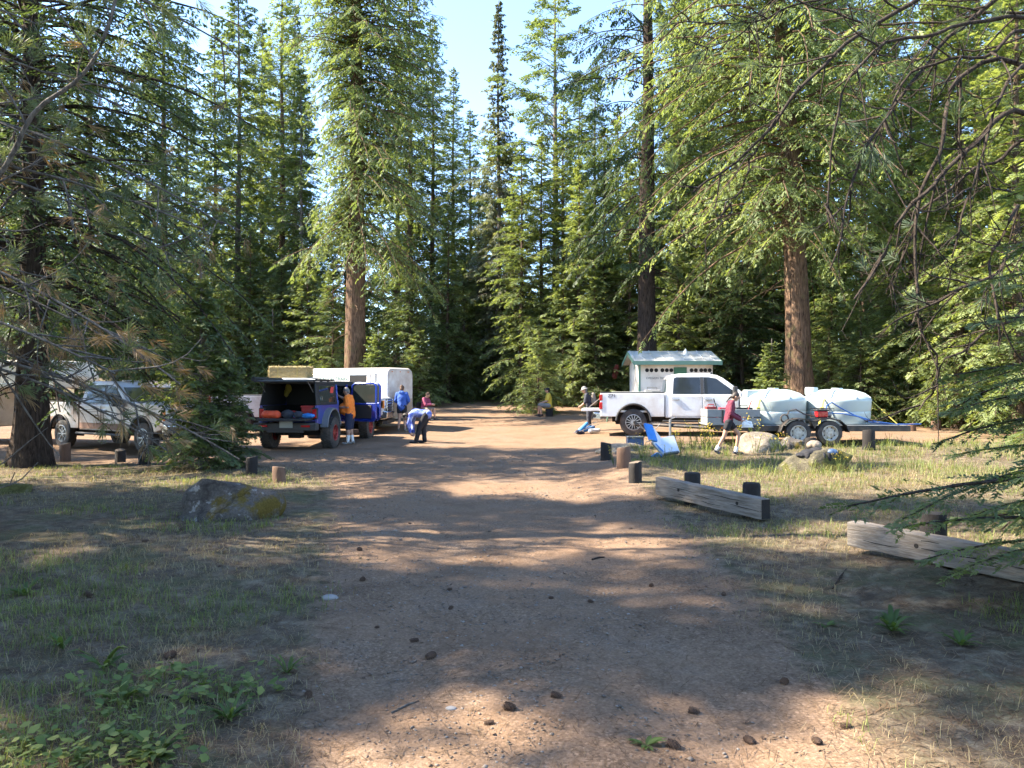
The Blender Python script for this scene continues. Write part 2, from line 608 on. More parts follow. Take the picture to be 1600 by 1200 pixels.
def leaflets(rng, base, d, ln, up, n, leaf, width, ang=0.9, sag=0.15, taper=0.55, hang=0.0, tone=None, both=True):
    """flat needle sprays: n leaflet pairs along every twig. base,d,up (k,3), ln (k,)"""
    k = len(base)
    if tone is None: tone = rng.random(k)
    side = unit(np.cross(up, d))
    Vs, Ts = [], []
    for j in range(n):
        s = (j + 0.6 + 0.5 * (rng.random(k) - 0.5)) / n
        p = base + d * (ln * s)[:, None]
        p[:, 2] -= sag * ln * s * s
        for sg in ((1, -1) if both else ((1,) if j % 2 else (-1,))):
            aa = ang * (1 + 0.35 * (rng.random(k) - 0.5))
            dl = d * np.cos(aa)[:, None] + side * (sg * np.sin(aa))[:, None] + up * (0.35 * (rng.random(k) - 0.4))[:, None]
            dl[:, 2] -= hang
            dl = unit(dl)
            l = leaf * (1 - taper * s) * (0.75 + 0.5 * rng.random(k))
            w = unit(np.cross(up + 0.7 * (rng.random((k, 3)) - 0.5), dl)) * (width * (0.8 + 0.4 * rng.random(k)))[:, None]
            tip = p + dl * l[:, None]
            mid = p + dl * (l * 0.45)[:, None]
            Vs.append(np.stack([p, mid + w, tip, mid - w], 1))
            Ts.append(np.stack([tone * 0.8, tone * 0.9, tone + 0.25, tone * 0.9], 1))
    # the tip of the twig itself
    p = base + d * (ln * 0.8)[:, None]; p[:, 2] -= sag * ln * 0.64
    tip = base + d * (ln * 1.12)[:, None]; tip[:, 2] -= sag * ln * 1.2
    w = side * width * 1.1
    mid = (p + tip) / 2
    Vs.append(np.stack([p, mid + w, tip, mid - w], 1))
    Ts.append(np.stack([tone, tone, tone + 0.35, tone], 1))
    V = np.concatenate(Vs, 0).reshape(-1, 3)
    T = np.concatenate(Ts, 0).reshape(-1)
    return V, T

def branch_curves(rng, p0, az, L, up, droop, T=7, wob=0.06):
    """(k,T,3) points of k branches"""
    k = len(L)
    t = np.linspace(0, 1, T)[None, :]
    r = L[:, None] * t
    wobble = wob * L[:, None] * np.sin(t * 3.0 + rng.random(k)[:, None] * 6) * t
    cx, sx = np.cos(az)[:, None], np.sin(az)[:, None]
    P = np.empty((k, T, 3))
    P[:, :, 0] = p0[:, 0:1] + cx * r - sx * wobble
    P[:, :, 1] = p0[:, 1:2] + sx * r + cx * wobble
    P[:, :, 2] = p0[:, 2:3] + L[:, None] * (up[:, None] * t - droop[:, None] * t * t)
    return P

def sample_curves(P, bi, t):
    T = P.shape[1]
    f = np.clip(t, 0, 0.9999) * (T - 1)
    i = f.astype(int); w = (f - i)[:, None]
    a = P[bi, i]; b = P[bi, i + 1]
    return a * (1 - w) + b * w, unit(b - a)

def tubes_np(P, r0, r1, n=4):
    """thin tubes round (k,T,3) curves, radius r0->r1 (k,)"""
    k, T, _ = P.shape
    d = np.gradient(P, axis=1); d = unit(d)
    ref = np.where(np.abs(d[..., 2:3]) > 0.9, np.array([1.0, 0, 0]), np.array([0, 0, 1.0]))
    a = unit(np.cross(ref, d)); b = np.cross(d, a)
    rr = r0[:, None] + (r1 - r0)[:, None] * np.linspace(0, 1, T)[None, :]
    ang = np.arange(n) * 2 * PI / n
    V = P[:, :, None, :] + rr[:, :, None, None] * (a[:, :, None, :] * np.cos(ang)[None, None, :, None] + b[:, :, None, :] * np.sin(ang)[None, None, :, None])
    base = (np.arange(k)[:, None, None] * T + np.arange(T - 1)[None, :, None]) * n
    kk = np.arange(n)[None, None, :]; k2 = (kk + 1) % n
    Fq = np.stack([base + kk, base + k2, base + n + k2, base + n + kk], -1).reshape(-1, 4)
    return V.reshape(-1, 3), Fq

def trunk_np(rng, H, r0, r1, lean=(0, 0), n=22, rows=26, flare=0.35, ridge=0.05, z0=-0.35):
    zz = np.concatenate([np.linspace(z0, 1.6, 7), np.linspace(2.0, H, rows)])
    th = np.arange(n) * 2 * PI / n
    f = np.clip(zz / H, 0, 1)
    rad = r0 + (r1 - r0) * f ** 0.85 + r0 * flare * np.exp(-np.maximum(zz, 0) / 0.6)
    ph = rng.random(6) * 6
    rid = 1 + ridge * (np.sin(th * 7 + ph[0])[None, :] * np.cos(zz[:, None] * 0.8 + ph[1]) + 0.7 * np.sin(th * 11 + ph[2] + 0.4 * np.sin(zz[:, None] * 1.9))) \
        + ridge * 0.7 * rng.normal(0, 1, (len(zz), n)) * 0.5
    rid = rid + 0.25 * flare * np.sin(th * 4 + ph[3])[None, :] * np.exp(-np.maximum(zz, 0) / 0.5)[:, None]
    X = rad[:, None] * rid * np.cos(th)[None, :] + lean[0] * (f ** 1.3)[:, None] + 0.04 * np.sin(zz * 0.35 + ph[4])[:, None]
    Y = rad[:, None] * rid * np.sin(th)[None, :] + lean[1] * (f ** 1.3)[:, None] + 0.04 * np.sin(zz * 0.3 + ph[5])[:, None]
    V = np.stack([X, Y, np.repeat(zz[:, None], n, 1)], -1).reshape(-1, 3)
    rws = len(zz)
    base = np.arange(rws - 1)[:, None] * n; kk = np.arange(n)[None, :]; k2 = (kk + 1) % n
    Fq = np.stack([base + kk, base + k2, base + n + k2, base + n + kk], -1).reshape(-1, 4)
    return V, Fq

def join_np(parts):
    Vs, Fs, o = [], [], 0
    for V, Fq in parts:
        Vs.append(V); Fs.append(Fq + o); o += len(V)
    return np.concatenate(Vs), np.concatenate(Fs)

def conifer_data(seed, H, Rm, base, r0, needles, bark, whorls=34, per=7, up=0.25, droop=0.55, tw_space=0.22, tw_len=0.34, nleaf=5,
                 leaf=0.16, width=0.028, hang=0.15, twhang=0.25, inner=0.2, shape='cone', lean=(0, 0), dead_below=None, gap=0.0, asym=None, jitter=0.25, ridge=0.05, dead_len=0.5, flare=0.35):
    """trunk mesh and crown mesh of one conifer; base = height of the lowest live branches"""
    rng = np.random.default_rng(seed)
    z = base + (H - base - 0.3) * (np.arange(whorls * per) / (whorls * per)) ** 0.92
    z = z + rng.normal(0, (H - base) / whorls * 0.3, len(z))
    z = np.clip(z, base * 0.9, H - 0.25)
    f = np.clip((z - base) / (H - base), 0, 1)
    if shape == 'cone':
        prof = (1 - f) ** 0.8 * 0.97 + 0.03
        prof *= 0.75 + 0.25 * ss(0, 0.12, f)
    elif shape == 'spire':
        prof = np.where(f < 0.55, 1.0 - 0.55 * f, 0.70 * (1 - f) ** 0.9 + 0.05)
        prof *= 0.75 + 0.25 * ss(0, 0.1, f)
    else:                                   # column: old tree, wide all the way up the part one sees
        prof = (0.82 + 0.18 * np.sin(f * 14 + seed)) * (1 - f ** 2.6) + 0.08
    az = rng.random(len(z)) * 2 * PI + np.arange(len(z)) * 2.399
    L = Rm * prof * (1 + jitter * rng.normal(0, 1, len(z)))
    if asym is not None:
        L = L * (1 + asym[1] * np.cos(az - asym[0]))
    L = np.clip(L, 0.12, Rm * 1.3)
    keep = rng.random(len(z)) > gap
    z, f, az, L = z[keep], f[keep], az[keep], L[keep]
    k = len(z)
    tf = np.clip(z / H, 0, 1) ** 1.3
    p0 = np.stack([lean[0] * tf, lean[1] * tf, z], 1)
    upv = up * (1 + 0.4 * rng.normal(0, 1, k)) + 0.45 * f
    drv = droop * (1 + 0.3 * rng.normal(0, 1, k)) * (1 - 0.55 * f)
    P = branch_curves(rng, p0, az, L, upv, drv)
    # twigs
    cnt = np.maximum((L / tw_space).astype(int), 3)
    bi = np.repeat(np.arange(k), cnt)
    j = np.concatenate([np.arange(c) for c in cnt])
    t = inner + (1 - inner) * (j + rng.random(len(j))) / cnt[bi]
    q, d = sample_curves(P, bi, t)
    sg = np.where(j % 2 == 0, 1.0, -1.0)
    hz = np.stack([-d[:, 1], d[:, 0], np.zeros(len(d))], 1); hz = unit(hz)
    a = 0.95 + 0.25 * rng.normal(0, 1, len(j))
    td = d * np.cos(a)[:, None] + hz * (sg * np.sin(a))[:, None]
    td[:, 2] += -twhang + 0.22 * rng.normal(0, 1, len(j))
    td = unit(td)
    tl = np.clip(tw_len * (L[bi] ** 0.6) * (1.05 - 0.65 * t) * (0.7 + 0.6 * rng.random(len(j))), 0.08, 2.0)
    upn = unit(np.cross(td, hz * sg[:, None]) * -sg[:, None] * 0 + np.array([0, 0, 1.0]) + 0.35 * rng.normal(0, 1, (len(j), 3)))
    tone = np.clip(0.55 * rng.random(k)[bi] + 0.45 * rng.random(len(j)), 0, 1)
    V, T = leaflets(rng, q, td, tl, upn, nleaf, leaf, width, hang=hang, tone=tone)
    Fq = np.arange(len(V)).reshape(-1, 4)
    crown = np_mesh('crown', V, Fq, MATS[needles], tone=T)
    rb = np.clip(0.008 * L + 0.006, 0.006, 0.07)
    parts = [trunk_np(rng, H, r0, 0.02, lean, flare=flare, ridge=ridge), tubes_np(P, rb, rb * 0.25, 4)]
    if dead_below:                          # bare grey stubs and dead limbs under the live crown
        n = dead_below[1]
        zz = dead_below[0] + (base - dead_below[0]) * rng.random(n)
        az2 = rng.random(n) * 2 * PI
        L2 = dead_len * Rm * (0.25 + 0.75 * rng.random(n))
        tf = np.clip(zz / H, 0, 1) ** 1.3
        P2 = branch_curves(rng, np.stack([lean[0] * tf, lean[1] * tf, zz], 1), az2, L2, 0.1 * rng.normal(0, 1, n), 0.35 + 0.2 * rng.random(n), wob=0.15)
        parts.append(tubes_np(P2, 0.010 + 0.008 * L2, 0.004 + 0 * L2, 4))
        bi2 = np.repeat(np.arange(n), 5)
        q2, d2 = sample_curves(P2, bi2, 0.25 + 0.7 * rng.random(len(bi2)))
        az3 = np.arctan2(d2[:, 1], d2[:, 0]) + rng.choice([-1, 1], len(bi2)) * (0.5 + 0.5 * rng.random(len(bi2)))
        L3 = 0.35 * L2[bi2] * (0.4 + 0.6 * rng.random(len(bi2)))
        P3 = branch_curves(rng, q2, az3, L3, 0.1 * rng.normal(0, 1, len(bi2)), 0.5 * rng.random(len(bi2)), T=4, wob=0.2)
        parts.append(tubes_np(P3, 0.006 + 0 * L3, 0.002 + 0 * L3, 3))
    V, Fq = join_np(parts)
    trunk = np_mesh('trunk', V, Fq, MATS[bark], smooth=True)
    return trunk, crown

def plant_tree(data, name, loc, label, cat, group=None, rz=0.0, scale=1.0, zs=None, needles=None):
    root = empty(name, loc, rz)
    root.scale = (scale, scale, zs if zs else scale)
    tag(root, label, cat, group)
    tr = link(bpy.data.objects.new('trunk', data[0]), root)
    cr = link(bpy.data.objects.new('crown', data[1]), root)
    if needles:                             # same branches, another kind's needle colour, or a paler one that carries sunlight
        cr.material_slots[0].link = 'OBJECT'
        cr.material_slots[0].material = MATS[needles]
    return root
# ------------------------------------------------------------------ tree prototypes
D_FIR_A = conifer_data(11, 30, 3.3, 4.0, 0.30, 'needles_mid', 'bark_fir', whorls=52, per=8, dead_below=(0.8, 22), dead_len=0.5, tw_space=0.19, leaf=0.29, width=0.038, nleaf=5, tw_len=0.42, jitter=0.3)
D_FIR_B = conifer_data(12, 27, 3.0, 5.5, 0.26, 'needles_mid', 'bark_grey', whorls=46, per=8, droop=0.7, hang=0.35, dead_below=(0.8, 26), tw_space=0.19, leaf=0.29, width=0.038, nleaf=5, tw_len=0.42, jitter=0.3)
D_FIR_C = conifer_data(13, 24, 3.7, 0.8, 0.28, 'needles_mid', 'bark_fir', whorls=48, per=8, up=0.2, droop=0.6, tw_space=0.19, leaf=0.29, width=0.038, nleaf=5, tw_len=0.42, jitter=0.3)
D_FULL = conifer_data(14, 14, 3.6, 0.25, 0.17, 'needles_mid', 'bark_fir', whorls=34, per=8, up=0.15, droop=0.45, twhang=0.35, hang=0.3, tw_space=0.19, leaf=0.28, width=0.036, nleaf=5, tw_len=0.42, jitter=0.3)
D_SPIRE = conifer_data(15, 26, 2.5, 0.8, 0.24, 'needles_grey', 'bark_grey', whorls=60, per=9, shape='spire', up=0.05, droop=0.6, twhang=0.6, hang=0.5, tw_space=0.15, leaf=0.26, width=0.034, nleaf=5, jitter=0.35)
D_OPEN = conifer_data(16, 27, 4.6, 8.0, 0.32, 'needles_mid', 'bark_grey', whorls=30, per=7, up=0.35, droop=0.5, gap=0.1, shape='cone', inner=0.4, dead_below=(4, 14), tw_space=0.16, leaf=0.28, width=0.036, nleaf=5, tw_len=0.42, jitter=0.35)
D_YOUNG = conifer_data(17, 4.6, 1.25, 0.15, 0.05, 'needles_light', 'bark_grey', whorls=26, per=9, up=0.3, droop=0.38, tw_space=0.062, tw_len=0.36, leaf=0.11, width=0.023, nleaf=5, twhang=0.1, flare=0.2)
D_BUSHY = conifer_data(18, 7.0, 2.5, 0.15, 0.10, 'needles_light', 'bark_fir', whorls=24, per=9, up=0.2, droop=0.5, tw_space=0.12, tw_len=0.42, leaf=0.19, width=0.027, nleaf=5, twhang=0.3, hang=0.25, jitter=0.3)

def label_tree(data, px, d, name, label, cat='fir tree', group=None, **kw):
    p = at(px, d)
    return plant_tree(data, name, (p.x, p.y, p.z - 0.02), label, cat, group, **kw)

rnd = random.Random(3)

# the great fir beside the white cargo trailer: sunlit flank, long limbs towards the track
D_BIG = conifer_data(21, 32, 3.0, 7.4, 0.52, 'needles_mid', 'bark_red', whorls=84, per=11, jitter=0.35, up=0.12, droop=0.7, shape='column', tw_space=0.17, tw_len=0.42,
                     leaf=0.22, width=0.028, hang=0.5, twhang=0.5, nleaf=5, asym=(-0.2, 0.42), dead_below=(3.5, 16), dead_len=0.8, ridge=0.06, inner=0.08)
label_tree(D_BIG, 556, 34, 'fir_tree', 'massive old fir with bare furrowed trunk rising behind the white cargo trailer', rz=0.0)
# straight trunk behind the toilet hut, its shade put into dark bark and needles
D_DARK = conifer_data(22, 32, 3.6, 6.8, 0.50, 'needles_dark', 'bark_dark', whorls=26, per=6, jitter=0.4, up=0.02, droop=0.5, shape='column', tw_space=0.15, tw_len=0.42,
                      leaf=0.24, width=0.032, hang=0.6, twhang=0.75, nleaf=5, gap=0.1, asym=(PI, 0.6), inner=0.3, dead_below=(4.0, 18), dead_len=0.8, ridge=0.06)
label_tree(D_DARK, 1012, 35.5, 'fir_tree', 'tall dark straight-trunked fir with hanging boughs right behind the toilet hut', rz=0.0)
# thick leaning trunk beyond the white water tanks
D_BRIGHT = conifer_data(23, 30, 5.2, 7.2, 0.56, 'needles_light', 'bark_red', whorls=55, per=11, jitter=0.35, up=0.15, droop=0.7, shape='column', tw_space=0.19, tw_len=0.44,
                        leaf=0.23, width=0.030, hang=0.5, twhang=0.5, nleaf=5, lean=(-1.6, 0.4), asym=(PI * 0.85, 0.25), dead_below=(5, 10), ridge=0.07, inner=0.1)
label_tree(D_BRIGHT, 1252, 30, 'fir_tree', 'broad fir with thick leaning red-brown trunk and pale drooping crown beyond the water tanks', rz=0.0)
# left tree by the silver pickup
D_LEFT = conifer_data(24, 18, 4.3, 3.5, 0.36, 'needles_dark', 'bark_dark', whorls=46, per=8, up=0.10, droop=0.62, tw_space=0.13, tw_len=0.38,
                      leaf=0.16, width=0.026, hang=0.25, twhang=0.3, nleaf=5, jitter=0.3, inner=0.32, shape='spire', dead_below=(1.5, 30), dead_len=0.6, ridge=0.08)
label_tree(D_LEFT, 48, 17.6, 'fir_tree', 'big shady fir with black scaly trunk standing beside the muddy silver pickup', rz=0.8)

# saplings
s1 = label_tree(D_YOUNG, 316, 16.4, 'fir_sapling', 'slender young fir in front of the silver pickup grille', 'sapling', needles='needles_mid', scale=0.80, zs=0.93)
s2 = label_tree(D_YOUNG, 357, 16.7, 'fir_sapling', 'thin short fir sapling beside the taller sapling at the pickup grille', 'sapling', needles='needles_mid', scale=0.55, rz=2)
label_tree(D_BUSHY, 842, 36.5, 'fir_sapling', 'bushy bright green young fir behind the seated man in yellow', 'sapling', scale=0.62, rz=1)
label_tree(D_YOUNG, 1205, 28.5, 'fir_sapling', 'small bright fir sapling peeping over the white pickup bonnet', 'sapling', scale=0.72, rz=1)
label_tree(D_YOUNG, 590, 33.0, 'fir_sapling', 'small sunlit fir sapling rising over the white cargo trailer roof', 'sapling', scale=0.85, rz=2.2)
label_tree(D_YOUNG, 425, 38, 'fir_sapling', 'slim young fir standing behind the hay bale', 'sapling', scale=1.1, rz=1.4, needles='needles_mid')

# named middle-distance trees
label_tree(D_SPIRE, 779, 46, 'spire_tree', 'grey-green narrow spire-topped fir standing alone against the sky', rz=0.2, scale=0.93)
label_tree(D_OPEN, 868, 47, 'fir_tree', 'open-crowned fir with bare outstretched limbs beside the narrow spire fir', rz=2.0, scale=1.0)
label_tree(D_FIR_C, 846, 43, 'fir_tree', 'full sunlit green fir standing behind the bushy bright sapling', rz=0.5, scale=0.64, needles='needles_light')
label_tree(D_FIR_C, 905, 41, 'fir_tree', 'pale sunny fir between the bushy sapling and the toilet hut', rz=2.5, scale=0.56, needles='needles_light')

# the forest wall: rows of firs that only their place tells apart
G1 = 'firs of the forest wall round the clearing'
KIND = ('tall slim forest fir', 'grey bare-footed forest fir', 'wide low-branched forest fir', 'short understory fir')
BEFORE = ((90, 'the cream horse trailer'), (250, 'the silver pickup'), (400, 'the young firs at the pickup grille'), (500, 'the hay bale'), (620, 'the massive old fir'), (705, 'the cargo trailer end'),
          (800, 'the sunny end of the track'), (890, 'the bushy bright sapling'), (985, 'the person in the bucket hat'), (1130, 'the toilet hut'), (1225, 'the white pickup bonnet'), (1385, 'the water tanks'),
          (1500, 'the trailer tail'), (9999, 'the bare crooked pine'))
def forest_label(px, d, k):
    what = next(w for lim, w in BEFORE if px < lim)
    row = ('close behind', 'some way behind', 'far back behind')[0 if d < 43 else (1 if d < 55 else 2)]
    return KIND[k] + ' standing ' + row + ' ' + what
PROTO = [D_FIR_A, D_FIR_B, D_FIR_C, D_FULL]

def forest(px, d, k, s=1.0, nd=None):
    x = (px - 800) / FPX * d
    root = plant_tree(PROTO[k], ('fir_tree', 'fir_tree', 'fir_tree', 'understory_fir')[k], (x, d, gzf(x, d) - 0.03), forest_label(px, d, k), 'fir tree', G1,
                      rz=rnd.random() * 6.28, scale=s, needles=nd)
    return root

# left block
for px, d, k, s in ((372, 47, 1, 1.0), (440, 50, 0, 0.98), (408, 58, 1, 1.05), (335, 52, 0, 0.85), (470, 44, 1, 0.72), (255, 44, 0, 0.9), 
                    (140, 46, 0, 0.9), (20, 38, 0, 0.9), (230, 60, 1, 1.0), (120, 62, 0, 1.0), (0, 58, 1, 1.0), 
                    (460, 70, 0, 1.15), (290, 74, 0, 1.1), (60, 76, 0, 1.1), (180, 80, 2, 1.2)):
    forest(px, d, k, s, 'needles_mid' if rnd.random() < 0.6 else 'needles_blue')
# behind the great fir, stepping down to the sky gap
for px, d, k, s in ((640, 54, 0, 1.02), (676, 56, 0, 0.92), (708, 58, 0, 0.82), (735, 60, 2, 0.92), (700, 44, 2, 0.50), (748, 50, 2, 0.55),
                    (620, 70, 2, 1.3), (760, 64, 0, 0.62), (800, 62, 0, 0.58), (540, 46, 3, 0.9)):
    forest(px, d, k, s)
# right block
for px, d, k, s in ((930, 52, 0, 0.75), (965, 56, 2, 0.88), (905, 60, 0, 0.80), (1000, 50, 2, 0.78), (1055, 46, 0, 0.95), (1100, 48, 2, 1.05), (1150, 44, 0, 0.95), (1200, 50, 2, 1.1),
                    (1300, 44, 0, 1.0), (1350, 40, 2, 0.95), (1400, 46, 0, 1.05), (1460, 40, 2, 1.0), (1530, 42, 0, 1.1), (1590, 38, 2, 1.0), (1660, 42, 0, 1.0),
                    (1080, 60, 0, 1.2), (1180, 64, 2, 1.3), (1280, 62, 0, 1.3), (1380, 60, 2, 1.35), (1480, 58, 0, 1.3), (1570, 60, 2, 1.3), (1740, 44, 2, 1.0), (1800, 36, 0, 1.0)):
    forest(px, d, k, s, 'needles_light' if rnd.random() < 0.5 else 'needles_mid')
# sunlit fronts of the wood: sunlight partly put into pale needles
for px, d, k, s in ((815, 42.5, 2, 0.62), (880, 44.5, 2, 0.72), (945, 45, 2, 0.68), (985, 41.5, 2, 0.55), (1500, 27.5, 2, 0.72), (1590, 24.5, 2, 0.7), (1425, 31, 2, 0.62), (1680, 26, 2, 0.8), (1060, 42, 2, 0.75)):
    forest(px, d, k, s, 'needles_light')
for px, d, s in ((1295, 31.5, 0.55), (1345, 30, 0.6), (1400, 31, 0.62), (1455, 29, 0.58), (1515, 28, 0.66), (1575, 26.5, 0.7), (690, 46, 0.55), (735, 45.5, 0.62), (770, 46, 0.5), (655, 41, 0.6)):
    x = (px - 800) / FPX * d
    plant_tree(D_BUSHY, 'fir_sapling', (x, d, gzf(x, d) - 0.02), ('sunny young fir at the wood edge beyond the trailer tail' if px > 1380 else 'sunny young fir at the wood edge beyond the water tanks') if px > 1000 else 'young bright fir at the wood edge beyond the end of the track', 'sapling', 'young firs along the wood edge', rz=px * 0.37, scale=s)
# understory; pale needles carry some of the sunlight on it
for px, d, k, s in ((690, 47, 3, 0.55), (725, 46, 3, 0.6), (760, 47, 3, 0.62), (640, 42, 3, 0.52), (880, 41, 3, 0.55), (930, 40, 3, 0.5), (965, 44, 3, 0.6), (805, 48, 3, 0.7),
                    (1060, 38, 3, 0.62), (1110, 40, 3, 0.75), (1160, 38, 3, 0.65), (1210, 42, 3, 0.7), (1300, 36, 3, 0.55), (1345, 34, 3, 0.5), (1390, 36, 3, 0.55),
                    (1440, 33, 3, 0.5), (1500, 35, 3, 0.55), (1560, 31, 3, 0.5), (480, 42, 3, 0.6), (520, 40, 3, 0.55), (440, 43, 3, 0.6), (390, 44, 3, 0.7), (345, 42, 3, 0.6),
                    (290, 40, 3, 0.6), (240, 38, 3, 0.6), (180, 36, 3, 0.6), (120, 38, 3, 0.6), (60, 35, 3, 0.6), (1640, 33, 3, 0.6), (1010, 43, 3, 0.7)):
    forest(px, d, k, s, 'needles_light' if px > 1250 or rnd.random() < 0.35 else ('needles_mid' if rnd.random() < 0.7 else 'needles_dark'))
# unseen trees: left ones shade the track, rear ones added for window reflections
for x, y, k, s in ((-15, 11, 0, 0.85), (-13.5, 5.5, 2, 0.8), (-20, 7, 0, 1.0), (-27, 12, 2, 1.1), (-24, 21, 0, 0.9), (-10.5, 1.2, 2, 0.75), (-12, -3, 0, 0.9), (-18, 1, 0, 1.0), (-3, -16, 2, 0.9), (5, -17, 0, 0.95), (12, -15, 2, 0.95), (18, -8, 0, 0.9)):
    plant_tree(PROTO[k], 'fir_tree', (x, y, gzf(x, y) - 0.03), KIND[k] + ' standing unseen round the camera, for shade and window reflections', 'fir tree', 'unseen firs outside the view', rz=rnd.random() * 6.28, scale=s)

# the wood beyond: reads as one mass
def far_wood():
    rng = np.random.default_rng(77)
    Vs, Ts = [], []
    for i in range(110):
        d = 72 + 75 * rng.random()
        px = -150 + 1900 * rng.random()
        x = (px - 800) / FPX * d
        z0 = float(gz(x, d))
        Hh = (12 + 12 * rng.random()) * d / 90
        if 640 < px < 990: Hh = min(Hh, (13 if px > 740 else 17) * d / 90)
        n = 260
        f = 1 - np.sqrt(rng.random(n))
        az = rng.random(n) * 6.283
        r = (1 - f) * Hh * 0.15 * (0.35 + 0.65 * rng.random(n)) + 0.2
        base = np.stack([x + r * np.cos(az) * 0.5, d + r * np.sin(az) * 0.5, z0 + 0.5 + f * Hh - 0.2 * r], 1)
        dd = np.stack([np.cos(az), np.sin(az), -0.35 + 0.3 * rng.normal(0, 1, n)], 1)
        V, T = leaflets(rng, base, unit(dd), 0.9 + 0.6 * rng.random(n), np.tile([0, 0, 1.0], (n, 1)) + 0.4 * rng.normal(0, 1, (n, 3)), 1, 1.1, 0.34, tone=np.clip(rng.random(n) * 0.7 + 0.3 * rng.random(), 0, 1))
        Vs.append(V); Ts.append(T)
    V = np.concatenate(Vs); T = np.concatenate(Ts)
    o = link(bpy.data.objects.new('forest', np_mesh('forest', V, np.arange(len(V)).reshape(-1, 4), MATS['needles_mid'], tone=T)))
    tag(o, 'far conifer wood closing the view behind the clearing', 'forest', kind='stuff')
far_wood()
# ------------------------------------------------------------------ the near trees that reach into the view from both sides
def resample(path, n):
    P = np.array([tuple(p) for p in path], float)
    seg = np.linalg.norm(np.diff(P, axis=0), axis=1); s = np.concatenate([[0], np.cumsum(seg)])
    # smooth curve through the points
    t = np.linspace(0, s[-1], n)
    lin = np.stack([np.interp(t, s, P[:, i]) for i in range(3)], 1)
    for _ in range(2):
        lin[1:-1] = 0.25 * lin[:-2] + 0.5 * lin[1:-1] + 0.25 * lin[2:]
    return lin

def sub_branches(rng, curves, radii, per_m, lmin, lmax, droop=(0.1, 0.8), hook=0.5, T=7, spread=1.0, tmin=0.15):
    """child curves growing from (k,T,3) curves: they leave sideways, sag and hook up at the end"""
    out, rad = [], []
    for c, r in zip(curves, radii):
        ln = np.linalg.norm(np.diff(c, axis=0), axis=1).sum()
        n = max(1, int(ln * per_m * (0.7 + 0.6 * rng.random())))
        for _ in range(n):
            t = tmin + (1 - tmin) * rng.random()
            i = min(int(t * (len(c) - 1)), len(c) - 2); w = t * (len(c) - 1) - i
            p = c[i] * (1 - w) + c[i + 1] * w
            d = c[i + 1] - c[i]; d = d / max(np.linalg.norm(d), 1e-6)
            rv = rng.normal(0, 1, 3); rv -= d * rv.dot(d); rv /= np.linalg.norm(rv)
            a = spread * (0.5 + 0.7 * rng.random())
            dr = d * math.cos(a) + rv * math.sin(a)
            L = (lmin + (lmax - lmin) * rng.random() ** 1.5) * (1.1 - 0.5 * t)
            dp = droop[0] + (droop[1] - droop[0]) * rng.random()
            s = np.linspace(0, 1, T)[:, None]
            sv = np.cross(dr, [0, 0, 1]); 
            wob = sv[None, :] * np.sin(s * 4 + rng.random() * 6) * 0.06 * L
            q = p + dr * L * s + wob
            q[:, 2] += L * (-dp * s[:, 0] ** 1.6 * 1.0 + hook * rng.random() * s[:, 0] ** 4)
            out.append(q); rad.append(min(r * 0.55, 0.006 + 0.008 * L))
    return np.array(out), np.array(rad)

def tufts(rng, tips, dirs, n, length, width, cone=0.9, back=0.16):
    """bunches of long pine needles at twig ends"""
    k = len(tips)
    bi = np.repeat(np.arange(k), n)
    d = dirs[bi]
    b = tips[bi] - d * (back * rng.random(len(bi)))[:, None]
    rv = rng.normal(0, 1, (len(bi), 3)); rv -= d * (rv * d).sum(1, keepdims=True); rv = unit(rv)
    a = cone * (0.25 + 0.75 * rng.random(len(bi)))
    nd = d * np.cos(a)[:, None] + rv * np.sin(a)[:, None]
    nd[:, 2] -= 0.12
    nd = unit(nd)
    l = length * (0.7 + 0.5 * rng.random(len(bi)))
    w = unit(np.cross(nd, rng.normal(0, 1, (len(bi), 3)))) * width
    mid = b + nd * (l * 0.5)[:, None]
    tip = b + nd * l[:, None]; tip[:, 2] -= 0.06 * l
    V = np.stack([b, mid + w, tip, mid - w], 1).reshape(-1, 3)
    tone = np.repeat(np.clip(rng.random(k)[bi] * 0.7 + 0.3 * rng.random(len(bi)), 0, 1), 4)
    return V, tone

